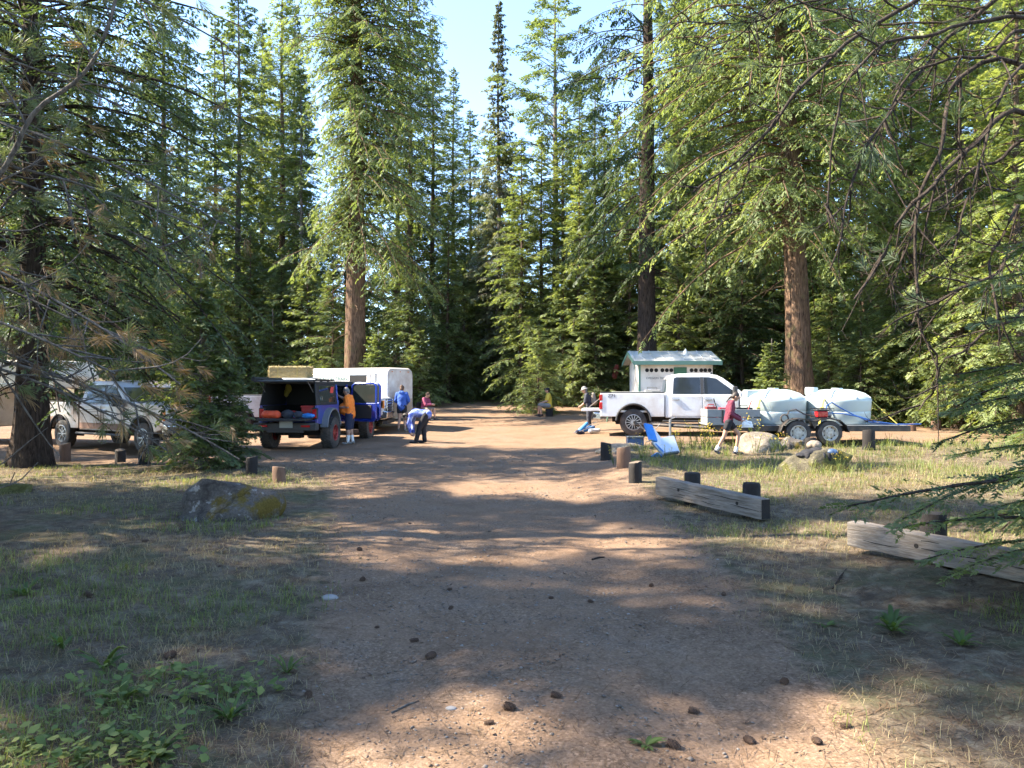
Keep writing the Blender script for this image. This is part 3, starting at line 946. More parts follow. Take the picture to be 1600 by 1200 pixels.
def pine_left():
    rng = np.random.default_rng(31)
    x0, y0 = -8.6, 9.2
    z0 = gzf(x0, y0)
    root = empty('pine_tree', (x0, y0, z0))
    tag(root, 'long-needled pine with a crooked S-shaped limb and half-dead lower branches', 'pine tree')
    O = np.array([x0, y0, z0])
    mains, rads = [], []
    # the crooked limb
    path = [(x0, y0, 3.1), pt(-140, 372, 8.8), pt(-20, 300, 8.6), pt(22, 240, 8.5), pt(45, 172, 8.4), pt(60, 156, 8.4), pt(105, 143, 8.4), pt(145, 100, 8.3), pt(163, 55, 8.3), pt(178, 5, 8.3), pt(190, -60, 8.3)]
    mains.append(resample(path, 30)); rads.append(0.046)
    for i in range(24):
        z = 2.15 + 5.2 * (i + rng.random()) / 24
        az = rng.normal(-0.05, 0.5)
        L = (2.6 + 2.6 * rng.random()) * (0.8 if z < 1.8 else 1.0)
        c = branch_curves(rng, np.array([[x0, y0, z]]), np.array([az]), np.array([L]), np.array([0.10 + 0.12 * rng.normal()]), np.array([0.2 + 0.16 * rng.random()]), T=30, wob=0.08)[0]
        mains.append(c); rads.append(0.010 + 0.0045 * L)
    mains = np.array(mains); rads = np.array(rads)
    S, Sr = sub_branches(rng, mains, rads, 2.6, 0.4, 1.5, droop=(-0.1, 0.5), hook=0.5, tmin=0.3)
    U, Ur = sub_branches(rng, S, Sr, 2.2, 0.2, 0.6, droop=(0.0, 0.6), hook=0.6)
    parts = [trunk_np(rng, 15, 0.27, 0.05, n=16)]
    for c, r, n in ((mains, rads, 6), (S, Sr, 4), (U, Ur, 3)):
        V, Fq = tubes_np(c - O, r, r * 0.3, n)
        parts.append((V, Fq))
    V, Fq = join_np(parts)
    link(bpy.data.objects.new('trunk', np_mesh('trunk', V, Fq, MATS['bark_grey'], smooth=True)), root)
    E = np.concatenate([S, U]); tips = E[:, -1]; dirs = unit(E[:, -1] - E[:, -2])
    dead = rng.random(len(tips)) < np.clip(0.85 - (tips[:, 2] - 1.0) * 0.13, 0.12, 0.7)
    bare = rng.random(len(tips)) < 0.25
    g = ~dead & ~bare
    V, T = tufts(rng, tips[g] - O, dirs[g], 46, 0.19, 0.0042)
    link(bpy.data.objects.new('crown', np_mesh('crown', V, np.arange(len(V)).reshape(-1, 4), MATS['needles_pine'], tone=T)), root)
    h = dead & ~bare
    dd = dirs[h].copy(); dd[:, 2] -= 0.9; dd = unit(dd)
    V, T = tufts(rng, tips[h] - O, dd, 26, 0.17, 0.004, cone=0.7)
    o = link(bpy.data.objects.new('dead_foliage', np_mesh('dead_foliage', V, np.arange(len(V)).reshape(-1, 4), MATS['needles_dead'], tone=T)), root)
    o['label'] = 'rust-brown dead needle bunches'
pine_left()

def bare_tree():
    rng = np.random.default_rng(41)
    x0, y0 = 6.3, 8.6
    z0 = gzf(x0, y0)
    root = empty('pine_tree', (x0, y0, z0))
    tag(root, 'near pine with a tangle of bare dark crooked branches hanging over the meadow', 'pine tree')
    O = np.array([x0, y0, z0])
    T0 = lambda z: (x0, y0, z)
    paths = [
        [T0(6.3), pt(1520, -60, 8.6), pt(1440, -10, 8.7), pt(1330, 65, 8.8), pt(1262, 120, 8.8), pt(1215, 180, 8.9), pt(1175, 235, 8.9), pt(1120, 275, 9.0), pt(1080, 300, 9.0)],
        [pt(1215, 180, 8.9), pt(1190, 215, 8.9), pt(1165, 280, 8.8), pt(1140, 340, 8.8), pt(1085, 385, 8.8)],
        [T0(5.2), pt(1560, 80, 8.5), pt(1490, 130, 8.4), pt(1455, 240, 8.3), pt(1430, 340, 8.3), pt(1420, 430, 8.3), pt(1440, 530, 8.2), pt(1465, 560, 8.2)],
        [T0(4.5), pt(1590, 165, 8.4), pt(1540, 190, 8.3), pt(1500, 240, 8.2), pt(1455, 300, 8.1), pt(1410, 340, 8.1), pt(1375, 400, 8.1), pt(1340, 470, 8.1)],
        [T0(3.7), pt(1600, 380, 8.2), pt(1560, 430, 8.1), pt(1500, 450, 8.0), pt(1450, 480, 8.0), pt(1400, 500, 8.0)],
        [T0(5.8), pt(1570, 20, 8.0), pt(1500, 40, 7.9), pt(1400, 60, 7.8), pt(1330, 110, 7.8), pt(1300, 200, 7.8), pt(1290, 300, 7.9), pt(1295, 360, 7.9)],
        [T0(6.6), pt(1500, -40, 9.2), pt(1400, -30, 9.3), pt(1200, 20, 9.4), pt(1120, 35, 9.4), pt(1030, 38, 9.4)],
        [T0(6.0), pt(1400, 40, 9.3), pt(1200, -10, 9.4), pt(1150, 60, 9.4), pt(1085, 84, 9.4)],
        [T0(4.0), pt(1600, 300, 7.8), pt(1575, 360, 7.7), pt(1540, 440, 7.6), pt(1560, 540, 7.6)],
        [T0(5.0), pt(1600, 100, 7.7), pt(1570, 140, 7.6), pt(1520, 300, 7.5), pt(1490, 400, 7.5)],
        [T0(3.0), pt(1580, 500, 8.0), pt(1530, 520, 7.9), pt(1480, 560, 7.9), pt(1440, 640, 7.9)],
        [T0(6.2), pt(1560, -10, 8.8), pt(1480, 60, 8.8), pt(1380, 180, 8.8), pt(1330, 290, 8.8), pt(1300, 420, 8.8)],
        [T0(4.9), pt(1590, 230, 8.9), pt(1530, 260, 8.9), pt(1440, 330, 9.0), pt(1380, 460, 9.0)],
        [T0(5.5), pt(1600, 40, 8.1), pt(1550, 90, 8.1), pt(1430, 110, 8.1), pt(1390, 160, 8.1), pt(1360, 260, 8.1)],
    ]
    mains = np.array([resample(p, 26) for p in paths])
    kink = rng.normal(0, 1, mains.shape) * 0.022
    kink[:, 1:-1] = (kink[:, :-2] + 2 * kink[:, 1:-1] + kink[:, 2:]) / 2.2
    kink[:, 0] = 0
    mains = mains + kink
    rads = 0.78 * np.array([0.045, 0.022, 0.04, 0.045, 0.036, 0.032, 0.026, 0.022, 0.034, 0.03, 0.03, 0.036, 0.032, 0.032])
    S, Sr = sub_branches(rng, mains, rads, 5.2, 0.25, 1.3, droop=(-0.3, 0.9), hook=0.9, tmin=0.12)
    U, Ur = sub_branches(rng, S, Sr, 5.2, 0.12, 0.5, droop=(-0.2, 0.7), hook=0.9)
    parts = [trunk_np(rng, 14, 0.24, 0.05, n=16)]
    for c, r, n, e in ((mains, rads, 7, 0.35), (S, Sr, 5, 0.3), (U, Ur * 0.8, 3, 0.35)):
        V, Fq = tubes_np(c - O, r, r * e, n)
        parts.append((V, Fq))
    V, Fq = join_np(parts)
    link(bpy.data.objects.new('trunk', np_mesh('trunk', V, Fq, MATS['bark_twig'], smooth=True)), root)
    ex = np.array([mains[6][-1], mains[7][-1], mains[6][-6], mains[7][-6]])
    ed = unit(np.array([mains[6][-1] - mains[6][-2], mains[7][-1] - mains[7][-2], mains[6][-5] - mains[6][-6], mains[7][-5] - mains[7][-6]]))
    E = S[rng.random(len(S)) < 0.13]
    tips = np.concatenate([ex, E[:, -1]]); dirs = np.concatenate([ed, unit(E[:, -1] - E[:, -2])])
    V, T = tufts(rng, tips - O, dirs, 52, 0.18, 0.0042)
    link(bpy.data.objects.new('crown', np_mesh('crown', V, np.arange(len(V)).reshape(-1, 4), MATS['needles_blue'], tone=T)), root)
bare_tree()

# soft low fir at the verge beside the second guard rail
D_NEAR = conifer_data(51, 4.2, 2.15, 0.35, 0.07, 'needles_mid', 'bark_twig', whorls=10, per=9, up=0.06, droop=0.34, tw_space=0.040, tw_len=0.27, nleaf=9, leaf=0.07, width=0.0095,
                      hang=0.05, twhang=0.10, inner=0.12, shape='cone', jitter=0.2, flare=0.2)
_p = (4.75, 5.5)
plant_tree(D_NEAR, 'fir_tree', (_p[0], _p[1], gzf(*_p) - 0.02), 'low soft-needled fir spreading its boughs over the weathered guard rail end', 'fir tree', rz=0.4)
_p = (7.7, 9.2)
plant_tree(D_NEAR, 'fir_tree', (_p[0], _p[1], gzf(*_p) - 0.02), 'young fir filling the verge between the bare pine and the meadow', 'fir tree', rz=2.4, scale=1.05)
# dead twigs reaching in at the foot of the shady fir are part of that tree; a fallen limb lies before it
mb = MB()
for path, r in (([pt(-30, 770, 12), pt(15, 758, 12), pt(35, 748, 12.05), pt(60, 722, 12.2)], 0.014), ([pt(-30, 745, 12.3), pt(10, 720, 12.3), pt(45, 690, 12.3), pt(75, 668, 12.4)], 0.012), ([pt(15, 758, 12), pt(24, 738, 12)], 0.008)):
    mb.tube(path, [r, r * .9, r * .7, r * .4][:len(path)], 6)
fl = mb.build('fallen_limb', 'bark_grey')
tag(fl, 'pale dead forked limb lying under the shady fir', 'branch')
# ------------------------------------------------------------------ vehicle materials
mat('paint_white', (0.66, 0.67, 0.68), 0.25, var=0.03, coat=0.6, scale=2, dirt=((0.42, 0.33, 0.26), 0.15, 1.2))
mat('paint_dusty_white', (0.66, 0.65, 0.62), 0.45, var=0.05, scale=2, dirt=((0.40, 0.32, 0.26), 0.35, 1.5))
mat('paint_silver', (0.42, 0.42, 0.41), 0.35, 0.35, var=0.08, scale=3, dirt=((0.28, 0.19, 0.14), 0.55, 1.6))
mat('mud', (0.22, 0.125, 0.085), 0.9, var=0.25, scale=9, bump=0.3, bscale=30)
mat('paint_blue', (0.035, 0.085, 0.36), 0.28, 0.25, var=0.2, scale=1.5, coat=0.5, dirt=((0.16, 0.06, 0.22), 0.35, 0.8))
mat('paint_door_blue', (0.012, 0.035, 0.26), 0.25, 0.2, var=0.1, scale=2, coat=0.6)
mat('black_plastic', (0.022, 0.022, 0.023), 0.6, var=0.2, scale=12)
mat('dusty_black', (0.05, 0.047, 0.045), 0.75, var=0.3, scale=5)
mat('grey_plastic', (0.13, 0.135, 0.14), 0.6, var=0.15, scale=8)
mat('dark_interior', (0.012, 0.012, 0.013), 0.9, var=0.3)
mat('rubber', (0.032, 0.031, 0.030), 0.85, var=0.25, scale=10, bump=0.3, bscale=40, dirt=((0.12, 0.09, 0.07), 0.3, 4))
mat('chrome', (0.62, 0.63, 0.64), 0.18, 1.0, var=0.05)
mat('rim_steel', (0.55, 0.55, 0.53), 0.4, 0.6, var=0.1, dirt=((0.25, 0.2, 0.15), 0.25, 8))
mat('rim_white', (0.6, 0.58, 0.52), 0.5, 0.1, var=0.12, dirt=((0.28, 0.22, 0.15), 0.35, 10))
mat('rim_red', (0.36, 0.05, 0.045), 0.45, 0.2, var=0.15)
mat('lamp_red', (0.42, 0.012, 0.015), 0.15, var=0.1, coat=0.5)
mat('lamp_clear', (0.55, 0.57, 0.58), 0.1, 0.5, var=0.1)
mat('lamp_amber', (0.6, 0.18, 0.03), 0.2, var=0.1)
mat('steel_black', (0.025, 0.026, 0.028), 0.5, 0.4, var=0.2, dirt=((0.13, 0.09, 0.06), 0.25, 4))
mat('steel_grey', (0.28, 0.28, 0.28), 0.5, 0.7, var=0.2)
mat('decal_dark', (0.03, 0.03, 0.035), 0.4, var=0.1)
mat('decal_teal', (0.03, 0.13, 0.13), 0.6, var=0.1)
mat('decal_red', (0.72, 0.07, 0.05), 0.6, var=0.1)
mat('decal_plate', (0.32, 0.33, 0.30), 0.5, var=0.1)
mat('tan_panel', (0.42, 0.34, 0.25), 0.6, var=0.1, dirt=((0.3, 0.2, 0.14), 0.3, 3))
mat('trailer_cream', (0.62, 0.57, 0.46), 0.5, var=0.06, dirt=((0.4, 0.33, 0.25), 0.3, 1.5))
mat('trailer_band', (0.20, 0.175, 0.19), 0.5, var=0.1)
mat('aluminium', (0.58, 0.6, 0.62), 0.35, 0.85, var=0.08)
mat('hay', (0.36, 0.28, 0.13), 0.95, var=0.35, scale=30, bump=1.0, bscale=70)
mat('rail_wood', (0.25, 0.215, 0.18), 0.9, var=0.5, scale=4, bump=0.8, bscale=14, stretch=(0.8, 9, 9), dirt=((0.10, 0.075, 0.055), 0.3, 5))
mat('plank_grey', (0.23, 0.235, 0.23), 0.8, var=0.2, scale=4, bump=0.3, bscale=25, stretch=(1, 6, 6))
mat('tank_plastic', (0.42, 0.48, 0.48), 0.45, var=0.06, scale=2.5, dirt=((0.42, 0.47, 0.42), 0.3, 1.5))
mat('strap_yellow', (0.42, 0.34, 0.06), 0.8, var=0.25, scale=20)
mat('hose_blue', (0.03, 0.09, 0.28), 0.4, var=0.15)
glass_mat('glass_dark')
glass_mat('glass_smoke', (0.03, 0.035, 0.032), 0.06)

def arch(cx, cz, r, a0=180, a1=0, n=12, flat=1.0):
    return [(cx + r * math.cos(R(a0 + (a1 - a0) * i / n)), cz + r * flat * math.sin(R(a0 + (a1 - a0) * i / n))) for i in range(n + 1)]

def wheel(parent, x, y, r, w, rim_mat, side, style='spoke', rim_r=0.58, n_sp=12, knobs=0, steer=0.0):
    """wheel > tyre, rim; side = +1/-1: which way the outer face looks along y"""
    o_ = y + side * w / 2
    hub = MB().lathe([(0.0, 0.0), (r * 0.16, 0.0), (r * 0.18, -0.02), (r * 0.18, -0.10)], axis='y', n=18)
    if side > 0:
        pass
    wh = hub.build('wheel', rim_mat, parent, loc=(x, y + side * w * 0.36, r), rot=(0, 0, (0 if side > 0 else PI) + steer))
    rr = r * rim_r
    hw = w / 2
    off = -w * 0.36
    prof = [(rr, off - hw * 0.9), (r * 0.86, off - hw), (r * 0.965, off - hw * 0.82), (r, off - hw * 0.5), (r, off + hw * 0.5), (r * 0.965, off + hw * 0.82), (r * 0.86, off + hw), (rr * 1.02, off + hw * 0.92), (rr * 0.98, off + hw * 0.6)]
    t = MB().lathe(prof, axis='y', n=40)
    if knobs:
        for k in range(knobs):
            a = 2 * PI * k / knobs
            for yy in ((-0.72, -0.25, 0.25, 0.72)):
                aa = a + (0.5 * 2 * PI / knobs if yy in (-0.25, 0.72) else 0)
                rot = Matrix.Rotation(-aa, 3, 'Y')
                t.box(rot @ Vector((r * 1.0, 0, 0)) + Vector((0, off + yy * hw, 0)), (0.022, hw * 0.36, 2 * PI * r / knobs * 0.55), rot)
    t.build('tyre', 'rubber', wh)
    rm = MB()
    rm.lathe([(rr * 1.0, off + hw * 0.92), (rr * 0.95, off + hw * 0.95), (rr * 0.90, off + hw * 0.75), (rr * 0.88, off), (rr * 0.9, off - hw * 0.9)], axis='y', n=36)
    if style == 'spoke':
        for k in range(n_sp):
            a = 2 * PI * k / n_sp
            rot = Matrix.Rotation(a, 3, 'Y')
            rm.box(rot @ Vector((rr * 0.53, -0.005, 0)), (rr * 0.82, 0.03, rr * 0.085), rot)
    else:
        # pressed steel disc; the holes are set in below
        rm.lathe([(r * 0.17, -0.02), (rr * 0.42, -0.005), (rr * 0.52, -0.02), (rr * 0.70, -0.05), (rr * 0.84, -0.035), (rr * 0.93, -0.02), (rr * 0.96, 0.01)], axis='y', n=36)
    ro = rm.build('rim', rim_mat, wh)
    if style == 'steel':
        hl = MB()
        for k in range(n_sp):
            a = 2 * PI * (k + 0.5) / n_sp
            hl.lathe([(0.001, 0.0), (rr * 0.095, 0.0), (rr * 0.10, -0.02)], (rr * 0.70 * math.cos(a), -0.040, rr * 0.70 * math.sin(a)), 'y', 10)
        hl.build('vent_hole', 'dark_interior', wh)
    MB().lathe([(0.001, off - 0.02), (rr * 0.9, off - 0.02)], axis='y', n=24).build('brake_disc', 'dark_interior', wh)
    return wh

def make_pickup(root, paint, rim='rim_steel', lower=None, tailgate_open=False, bed_cap=True, chrome_grille=True, decal=None, n_sp=14, glass='glass_dark'):
    hw = 1.0
    RA, FA, WR = -1.95, 2.05, 0.42
    half = lambda z: 0.965 - max(0.0, z - 1.28) * 0.27
    # cab lower body
    MB().prism([(-0.97, 0.56), (1.27, 0.56), (1.27, 1.29), (-0.97, 1.29)], -hw + 0.012, hw - 0.012).build('cab', paint, root, bevel=0.03)
    gh = [(-0.95, 1.28), (-0.90, 1.80), (-0.80, 1.90), (-0.55, 1.945), (0.30, 1.945), (0.62, 1.90), (0.80, 1.81), (1.50, 1.27)]
    MB().prism(gh, -1, 1, ys=lambda x, z, s: (-1 if s == 0 else 1) * half(z)).build('cab_top', paint, root, bevel=0.035, seg=3)
    # nose
    nose = [(1.285, 0.56)] + arch(FA, 0.46, 0.53, 170, 10, 12) + [(2.90, 0.62), (3.02, 0.66), (3.06, 1.10), (3.0, 1.24), (2.72, 1.325), (2.0, 1.37), (1.285, 1.375)]
    MB().prism(nose, -hw, hw).build('bonnet', paint, root, bevel=0.05, seg=3)
    MB().box((2.05, 0, 0.85), (1.5, 1.25, 0.6)).box((0.1, 0, 0.50), (5.4, 1.0, 0.16)).build('chassis', 'dark_interior', root)
    # bed
    side_p = [(-2.98, 0.60)] + arch(RA, 0.46, 0.53, 165, 15, 12) + [(-0.995, 0.60), (-0.995, 1.335), (-2.98, 1.335)]
    bed = MB()
    for s in (-1, 1):
        bed.prism(side_p, s * hw, s * (hw - 0.10))
    bed.box((-1.99, 0, 0.76), (1.96, 1.80, 0.06)).box((-1.03, 0, 1.03), (0.06, 1.80, 0.58))
    bed.build('cargo_bed', paint, root, bevel=0.02)
    for s in (-1, 1):
        MB().box((-1.985, s * (hw - 0.06), 1.352), (1.99, 0.11, 0.03)).build('bed_rail', 'black_plastic', root, bevel=0.008)
    if tailgate_open:
        MB().box((-3.28, 0, 0.80), (0.60, 1.62, 0.07)).box((-3.28, 0, 0.838), (0.52, 1.5, 0.012)).build('tailgate', paint, root, bevel=0.02)
        for s in (-1, 1):
            MB().tube([(-2.95, s * 0.85, 1.2), (-3.4, s * 0.83, 0.83)], 0.008, 5).build('tailgate_cable', 'steel_black', root)
    else:
        MB().box((-2.955, 0, 1.0), (0.06, 1.79, 0.62)).build('tailgate', paint, root, bevel=0.02)
    bm_ = 'chrome'
    MB().prism([(-3.20, 0.52), (-2.96, 0.50), (-2.96, 0.72), (-3.20, 0.74)], -hw + .02, hw - .02).build('rear_bumper', bm_, root, bevel=0.03)
    for s in (-1, 1):
        MB().box((-3.17, s * 0.86, 0.62), (0.12, 0.26, 0.10)).build('bumper_step', 'black_plastic', root)
    MB().prism([(2.92, 0.50), (3.16, 0.54), (3.18, 0.78), (3.0, 0.82), (2.92, 0.82)], -hw + .01, hw - .01).build('front_bumper', bm_ if chrome_grille else 'black_plastic', root, bevel=0.03)
    MB().box((3.06, 0, 0.42), (0.16, 1.7, 0.14)).build('air_dam', 'black_plastic', root, bevel=0.02)
    # grille
    g = MB().box((3.06, 0, 1.01), (0.05, 1.16, 0.40))
    g.build('grille', 'black_plastic', root)
    for z in (0.86, 0.96, 1.06, 1.16):
        MB().box((3.095, 0, z), (0.03, 1.16, 0.035)).build('grille_bar', 'chrome' if chrome_grille else 'grey_plastic', root, bevel=0.008)
    for s in (-1, 1):
        MB().box((3.09, s * 0.58, 1.01), (0.03, 0.05, 0.42)).build('grille_frame', 'chrome', root, bevel=0.008)
    for s in (-1, 1):
        hl = MB().box((3.0, s * 0.80, 1.03), (0.16, 0.34, 0.32)).build('headlight', 'lamp_clear', root, bevel=0.03)
        MB().box((2.975, s * 0.955, 1.03), (0.17, 0.09, 0.28)).build('marker_lamp', 'lamp_amber', hl, bevel=0.02)
        tl = MB().box((-2.955, s * 0.955, 1.20), (0.10, 0.115, 0.19)).box((-2.955, s * 0.955, 0.94), (0.10, 0.115, 0.22)).build('tail_lamp', 'lamp_red', root, bevel=0.015)
        # doors
        for nm, x0, x1 in (('rear_door', -0.80, 0.155), ('front_door', 0.185, 1.235)):
            d = MB().box(((x0 + x1) / 2, s * (hw - 0.004), 0.94), (x1 - x0, 0.03, 0.63)).build('door', paint, root, bevel=0.012)
            h = MB().box((x0 + 0.16, s * (hw + 0.028), 1.14), (0.22, 0.035, 0.035)).build('handle', 'chrome', d, bevel=0.012)
        # side glass in its frame
        def pane(pts, nm='side_window', mt=glass, off=0.006):
            vs = [(x, s * (half(z) + off), z) for x, z in pts] + [(x, s * (half(z) - 0.01), z) for x, z in pts]
            n = len(pts)
            fs = [tuple(range(n)), tuple(range(2 * n - 1, n - 1, -1))] + [(i, n + i, n + (i + 1) % n, (i + 1) % n) for i in range(n)]
            return MB().add(vs, fs).build(nm, mt, root, smooth=False)
        pane([(-0.74, 1.31), (-0.70, 1.80), (-0.62, 1.835), (0.10, 1.835), (0.10, 1.31)])
        pane([(0.22, 1.31), (0.22, 1.835), (0.36, 1.835), (0.60, 1.79), (1.17, 1.36), (1.17, 1.31)])
        pane([(0.105, 1.30), (0.105, 1.84), (0.215, 1.84), (0.215, 1.30)], 'door_pillar', 'black_plastic', 0.004)
        m = MB().box((1.12, s * 1.13, 1.40), (0.13, 0.24, 0.30)).build('mirror', 'black_plastic', root, bevel=0.03)
        MB().tube([(1.12, s * 0.94, 1.32), (1.12, s * 1.06, 1.34)], 0.025, 6).build('mirror_arm', 'black_plastic', m)
        # wheel arches
        for cx in (RA, FA):
            MB().tube([(x, s * (hw + 0.004), z) for x, z in arch(cx, 0.46, 0.535, 178, 2, 14)], 0.035, 6).build('wheel_arch', 'black_plastic', root)
        MB().box((0.1, s * 0.98, 0.47), (2.3, 0.16, 0.06)).build('running_board', 'black_plastic', root, bevel=0.02)
        if lower:
            MB().box((0.14, s * (hw + 0.013), 0.69), (2.06, 0.012, 0.17)).build('mud_coat', lower, root)
            MB().prism([(-2.9, 0.61)] + arch(RA, 0.46, 0.54, 165, 120, 5) + [(-2.9, 0.9)], s * (hw + 0.003), s * (hw + 0.007)).build('mud_coat', lower, root, smooth=False)
        for cx in (RA, FA):
            MB().box((cx, s * 0.62, 0.68), (1.10, 0.05, 0.66)).box((cx, s * 0.80, 1.02), (1.0, 0.32, 0.03)).build('wheel_well', 'dark_interior', root)
            wheel(root, cx, s * 0.84, WR, 0.27, rim, s, 'spoke', 0.6, n_sp)
    # windscreen and back glass
    def slope(x0, z0, x1, z1, off, nm):
        a, b = half(z0) - 0.07, half(z1) - 0.07
        nx, nz = (z0 - z1), (x1 - x0)
        L_ = math.hypot(nx, nz); nx, nz = nx / L_ * off, nz / L_ * off
        vs = [(x0 + nx, -a, z0 + nz), (x1 + nx, -b, z1 + nz), (x1 + nx, b, z1 + nz), (x0 + nx, a, z0 + nz)]
        vs += [(x - nx * 2, y, z - nz * 2) for x, y, z in vs]
        MB().add(vs, [(3, 2, 1, 0), (4, 5, 6, 7), (0, 1, 5, 4), (1, 2, 6, 5), (2, 3, 7, 6), (3, 0, 4, 7)]).build(nm, glass, root, smooth=False)
    slope(0.86, 1.765, 1.45, 1.31, 0.006, 'windscreen')
    slope(-0.945, 1.36, -0.905, 1.78, 0.006, 'rear_window')
    MB().box((0.1, -0.2, 1.955), (0.5, 0.03, 0.03)).box((0.42, 0, 1.95), (0.08, 0.9, 0.03)).build('roof_marker', paint, root, bevel=0.01)
    if decal:
        text(decal, 'lettering', 'decal_dark', root, (-2.62, -hw - 0.004, 1.25), (PI / 2, 0, 0), 0.15, 0.002)

# white heavy pickup with its tailgate down
p = Vector((5.85, 24.75, gzf(5.8, 24.0)))
wt = empty('pickup_truck', p, R(-7.0))
tag(wt, 'clean white crew-cab pickup with tailgate lowered, parked before the toilet hut', 'pickup truck')
make_pickup(wt, 'paint_white', tailgate_open=True, decal='Z71', n_sp=14)
MB().box((-1.98, -0.5, 1.33), (1.3, 0.5, 0.10)).box((-1.3, 0.2, 1.36), (0.5, 0.7, 0.16)).build('load_cover', 'plank_grey', wt, bevel=0.03)

# muddy silver pickup under the shady fir
p = Vector((-11.04, 22.3, gzf(-11.04, 22.3)))
st = empty('pickup_truck', p, R(-32.0))
tag(st, 'dusty silver crew-cab pickup with muddy red sills under the shady fir', 'pickup truck')
make_pickup(st, 'paint_silver', rim='rim_steel', lower='mud', n_sp=8, glass='glass_smoke')

# white pickup behind the blue off-roader, hay on its roof
p = Vector((-7.45, 27.4, gzf(-7.4, 27.4)))
ht = empty('pickup_truck', p, R(0.0))
tag(ht, 'dusty white pickup hidden behind the blue off-roader, nose towards the cargo trailer', 'pickup truck')
make_pickup(ht, 'paint_dusty_white', rim='rim_steel', lower='mud', n_sp=8)

def straw_block(name, loc, size, label, rz=0.0, seed=0):
    rng = np.random.default_rng(seed)
    root = empty(name, loc, rz); tag(root, label, 'hay bale')
    mb = MB().box((0, 0, size[2] / 2), size)
    b_ = mb.build('bale_core', 'hay', root, bevel=0.05)
    n = 900
    P = (rng.random((n, 3)) - 0.5) * np.array(size) * 1.0
    ax = rng.integers(0, 3, n); sg = rng.choice([-1, 1], n)
    for i in range(n):
        P[i, ax[i]] = sg[i] * size[ax[i]] / 2
    P[:, 2] += size[2] / 2
    P[:, 2] = np.maximum(P[:, 2], 0.02)
    d = unit(rng.normal(0, 1, (n, 3)))
    l = 0.06 + 0.10 * rng.random(n)
    w = unit(np.cross(d, rng.normal(0, 1, (n, 3)))) * 0.006
    a = P - d * l[:, None] * 0.5; b = P + d * l[:, None] * 0.5
    a[:, 2] = np.maximum(a[:, 2], 0.005); b[:, 2] = np.maximum(b[:, 2], 0.005)
    V = np.stack([a + w, a - w, b - w, b + w], 1).reshape(-1, 3)
    o = link(bpy.data.objects.new('loose_straw', np_mesh('loose_straw', V, np.arange(len(V)).reshape(-1, 4), MATS['hay'])), root)
    o['kind'] = 'stuff'
    for x in (-size[0] * 0.25, size[0] * 0.25):
        MB().tube([(x, -size[1] / 2 - .004, 0.01), (x, -size[1] / 2 - .004, size[2] + .004), (x, size[1] / 2 + .004, size[2] + .004), (x, size[1] / 2 + .004, 0.01)], 0.006, 5).build('twine', 'strap_yellow', root)
straw_block('hay_bale', (-7.85, 27.3, p.z + 1.94), (1.35, 0.9, 0.42), 'pale hay bale tied on the roof of the dusty white pickup', seed=4)

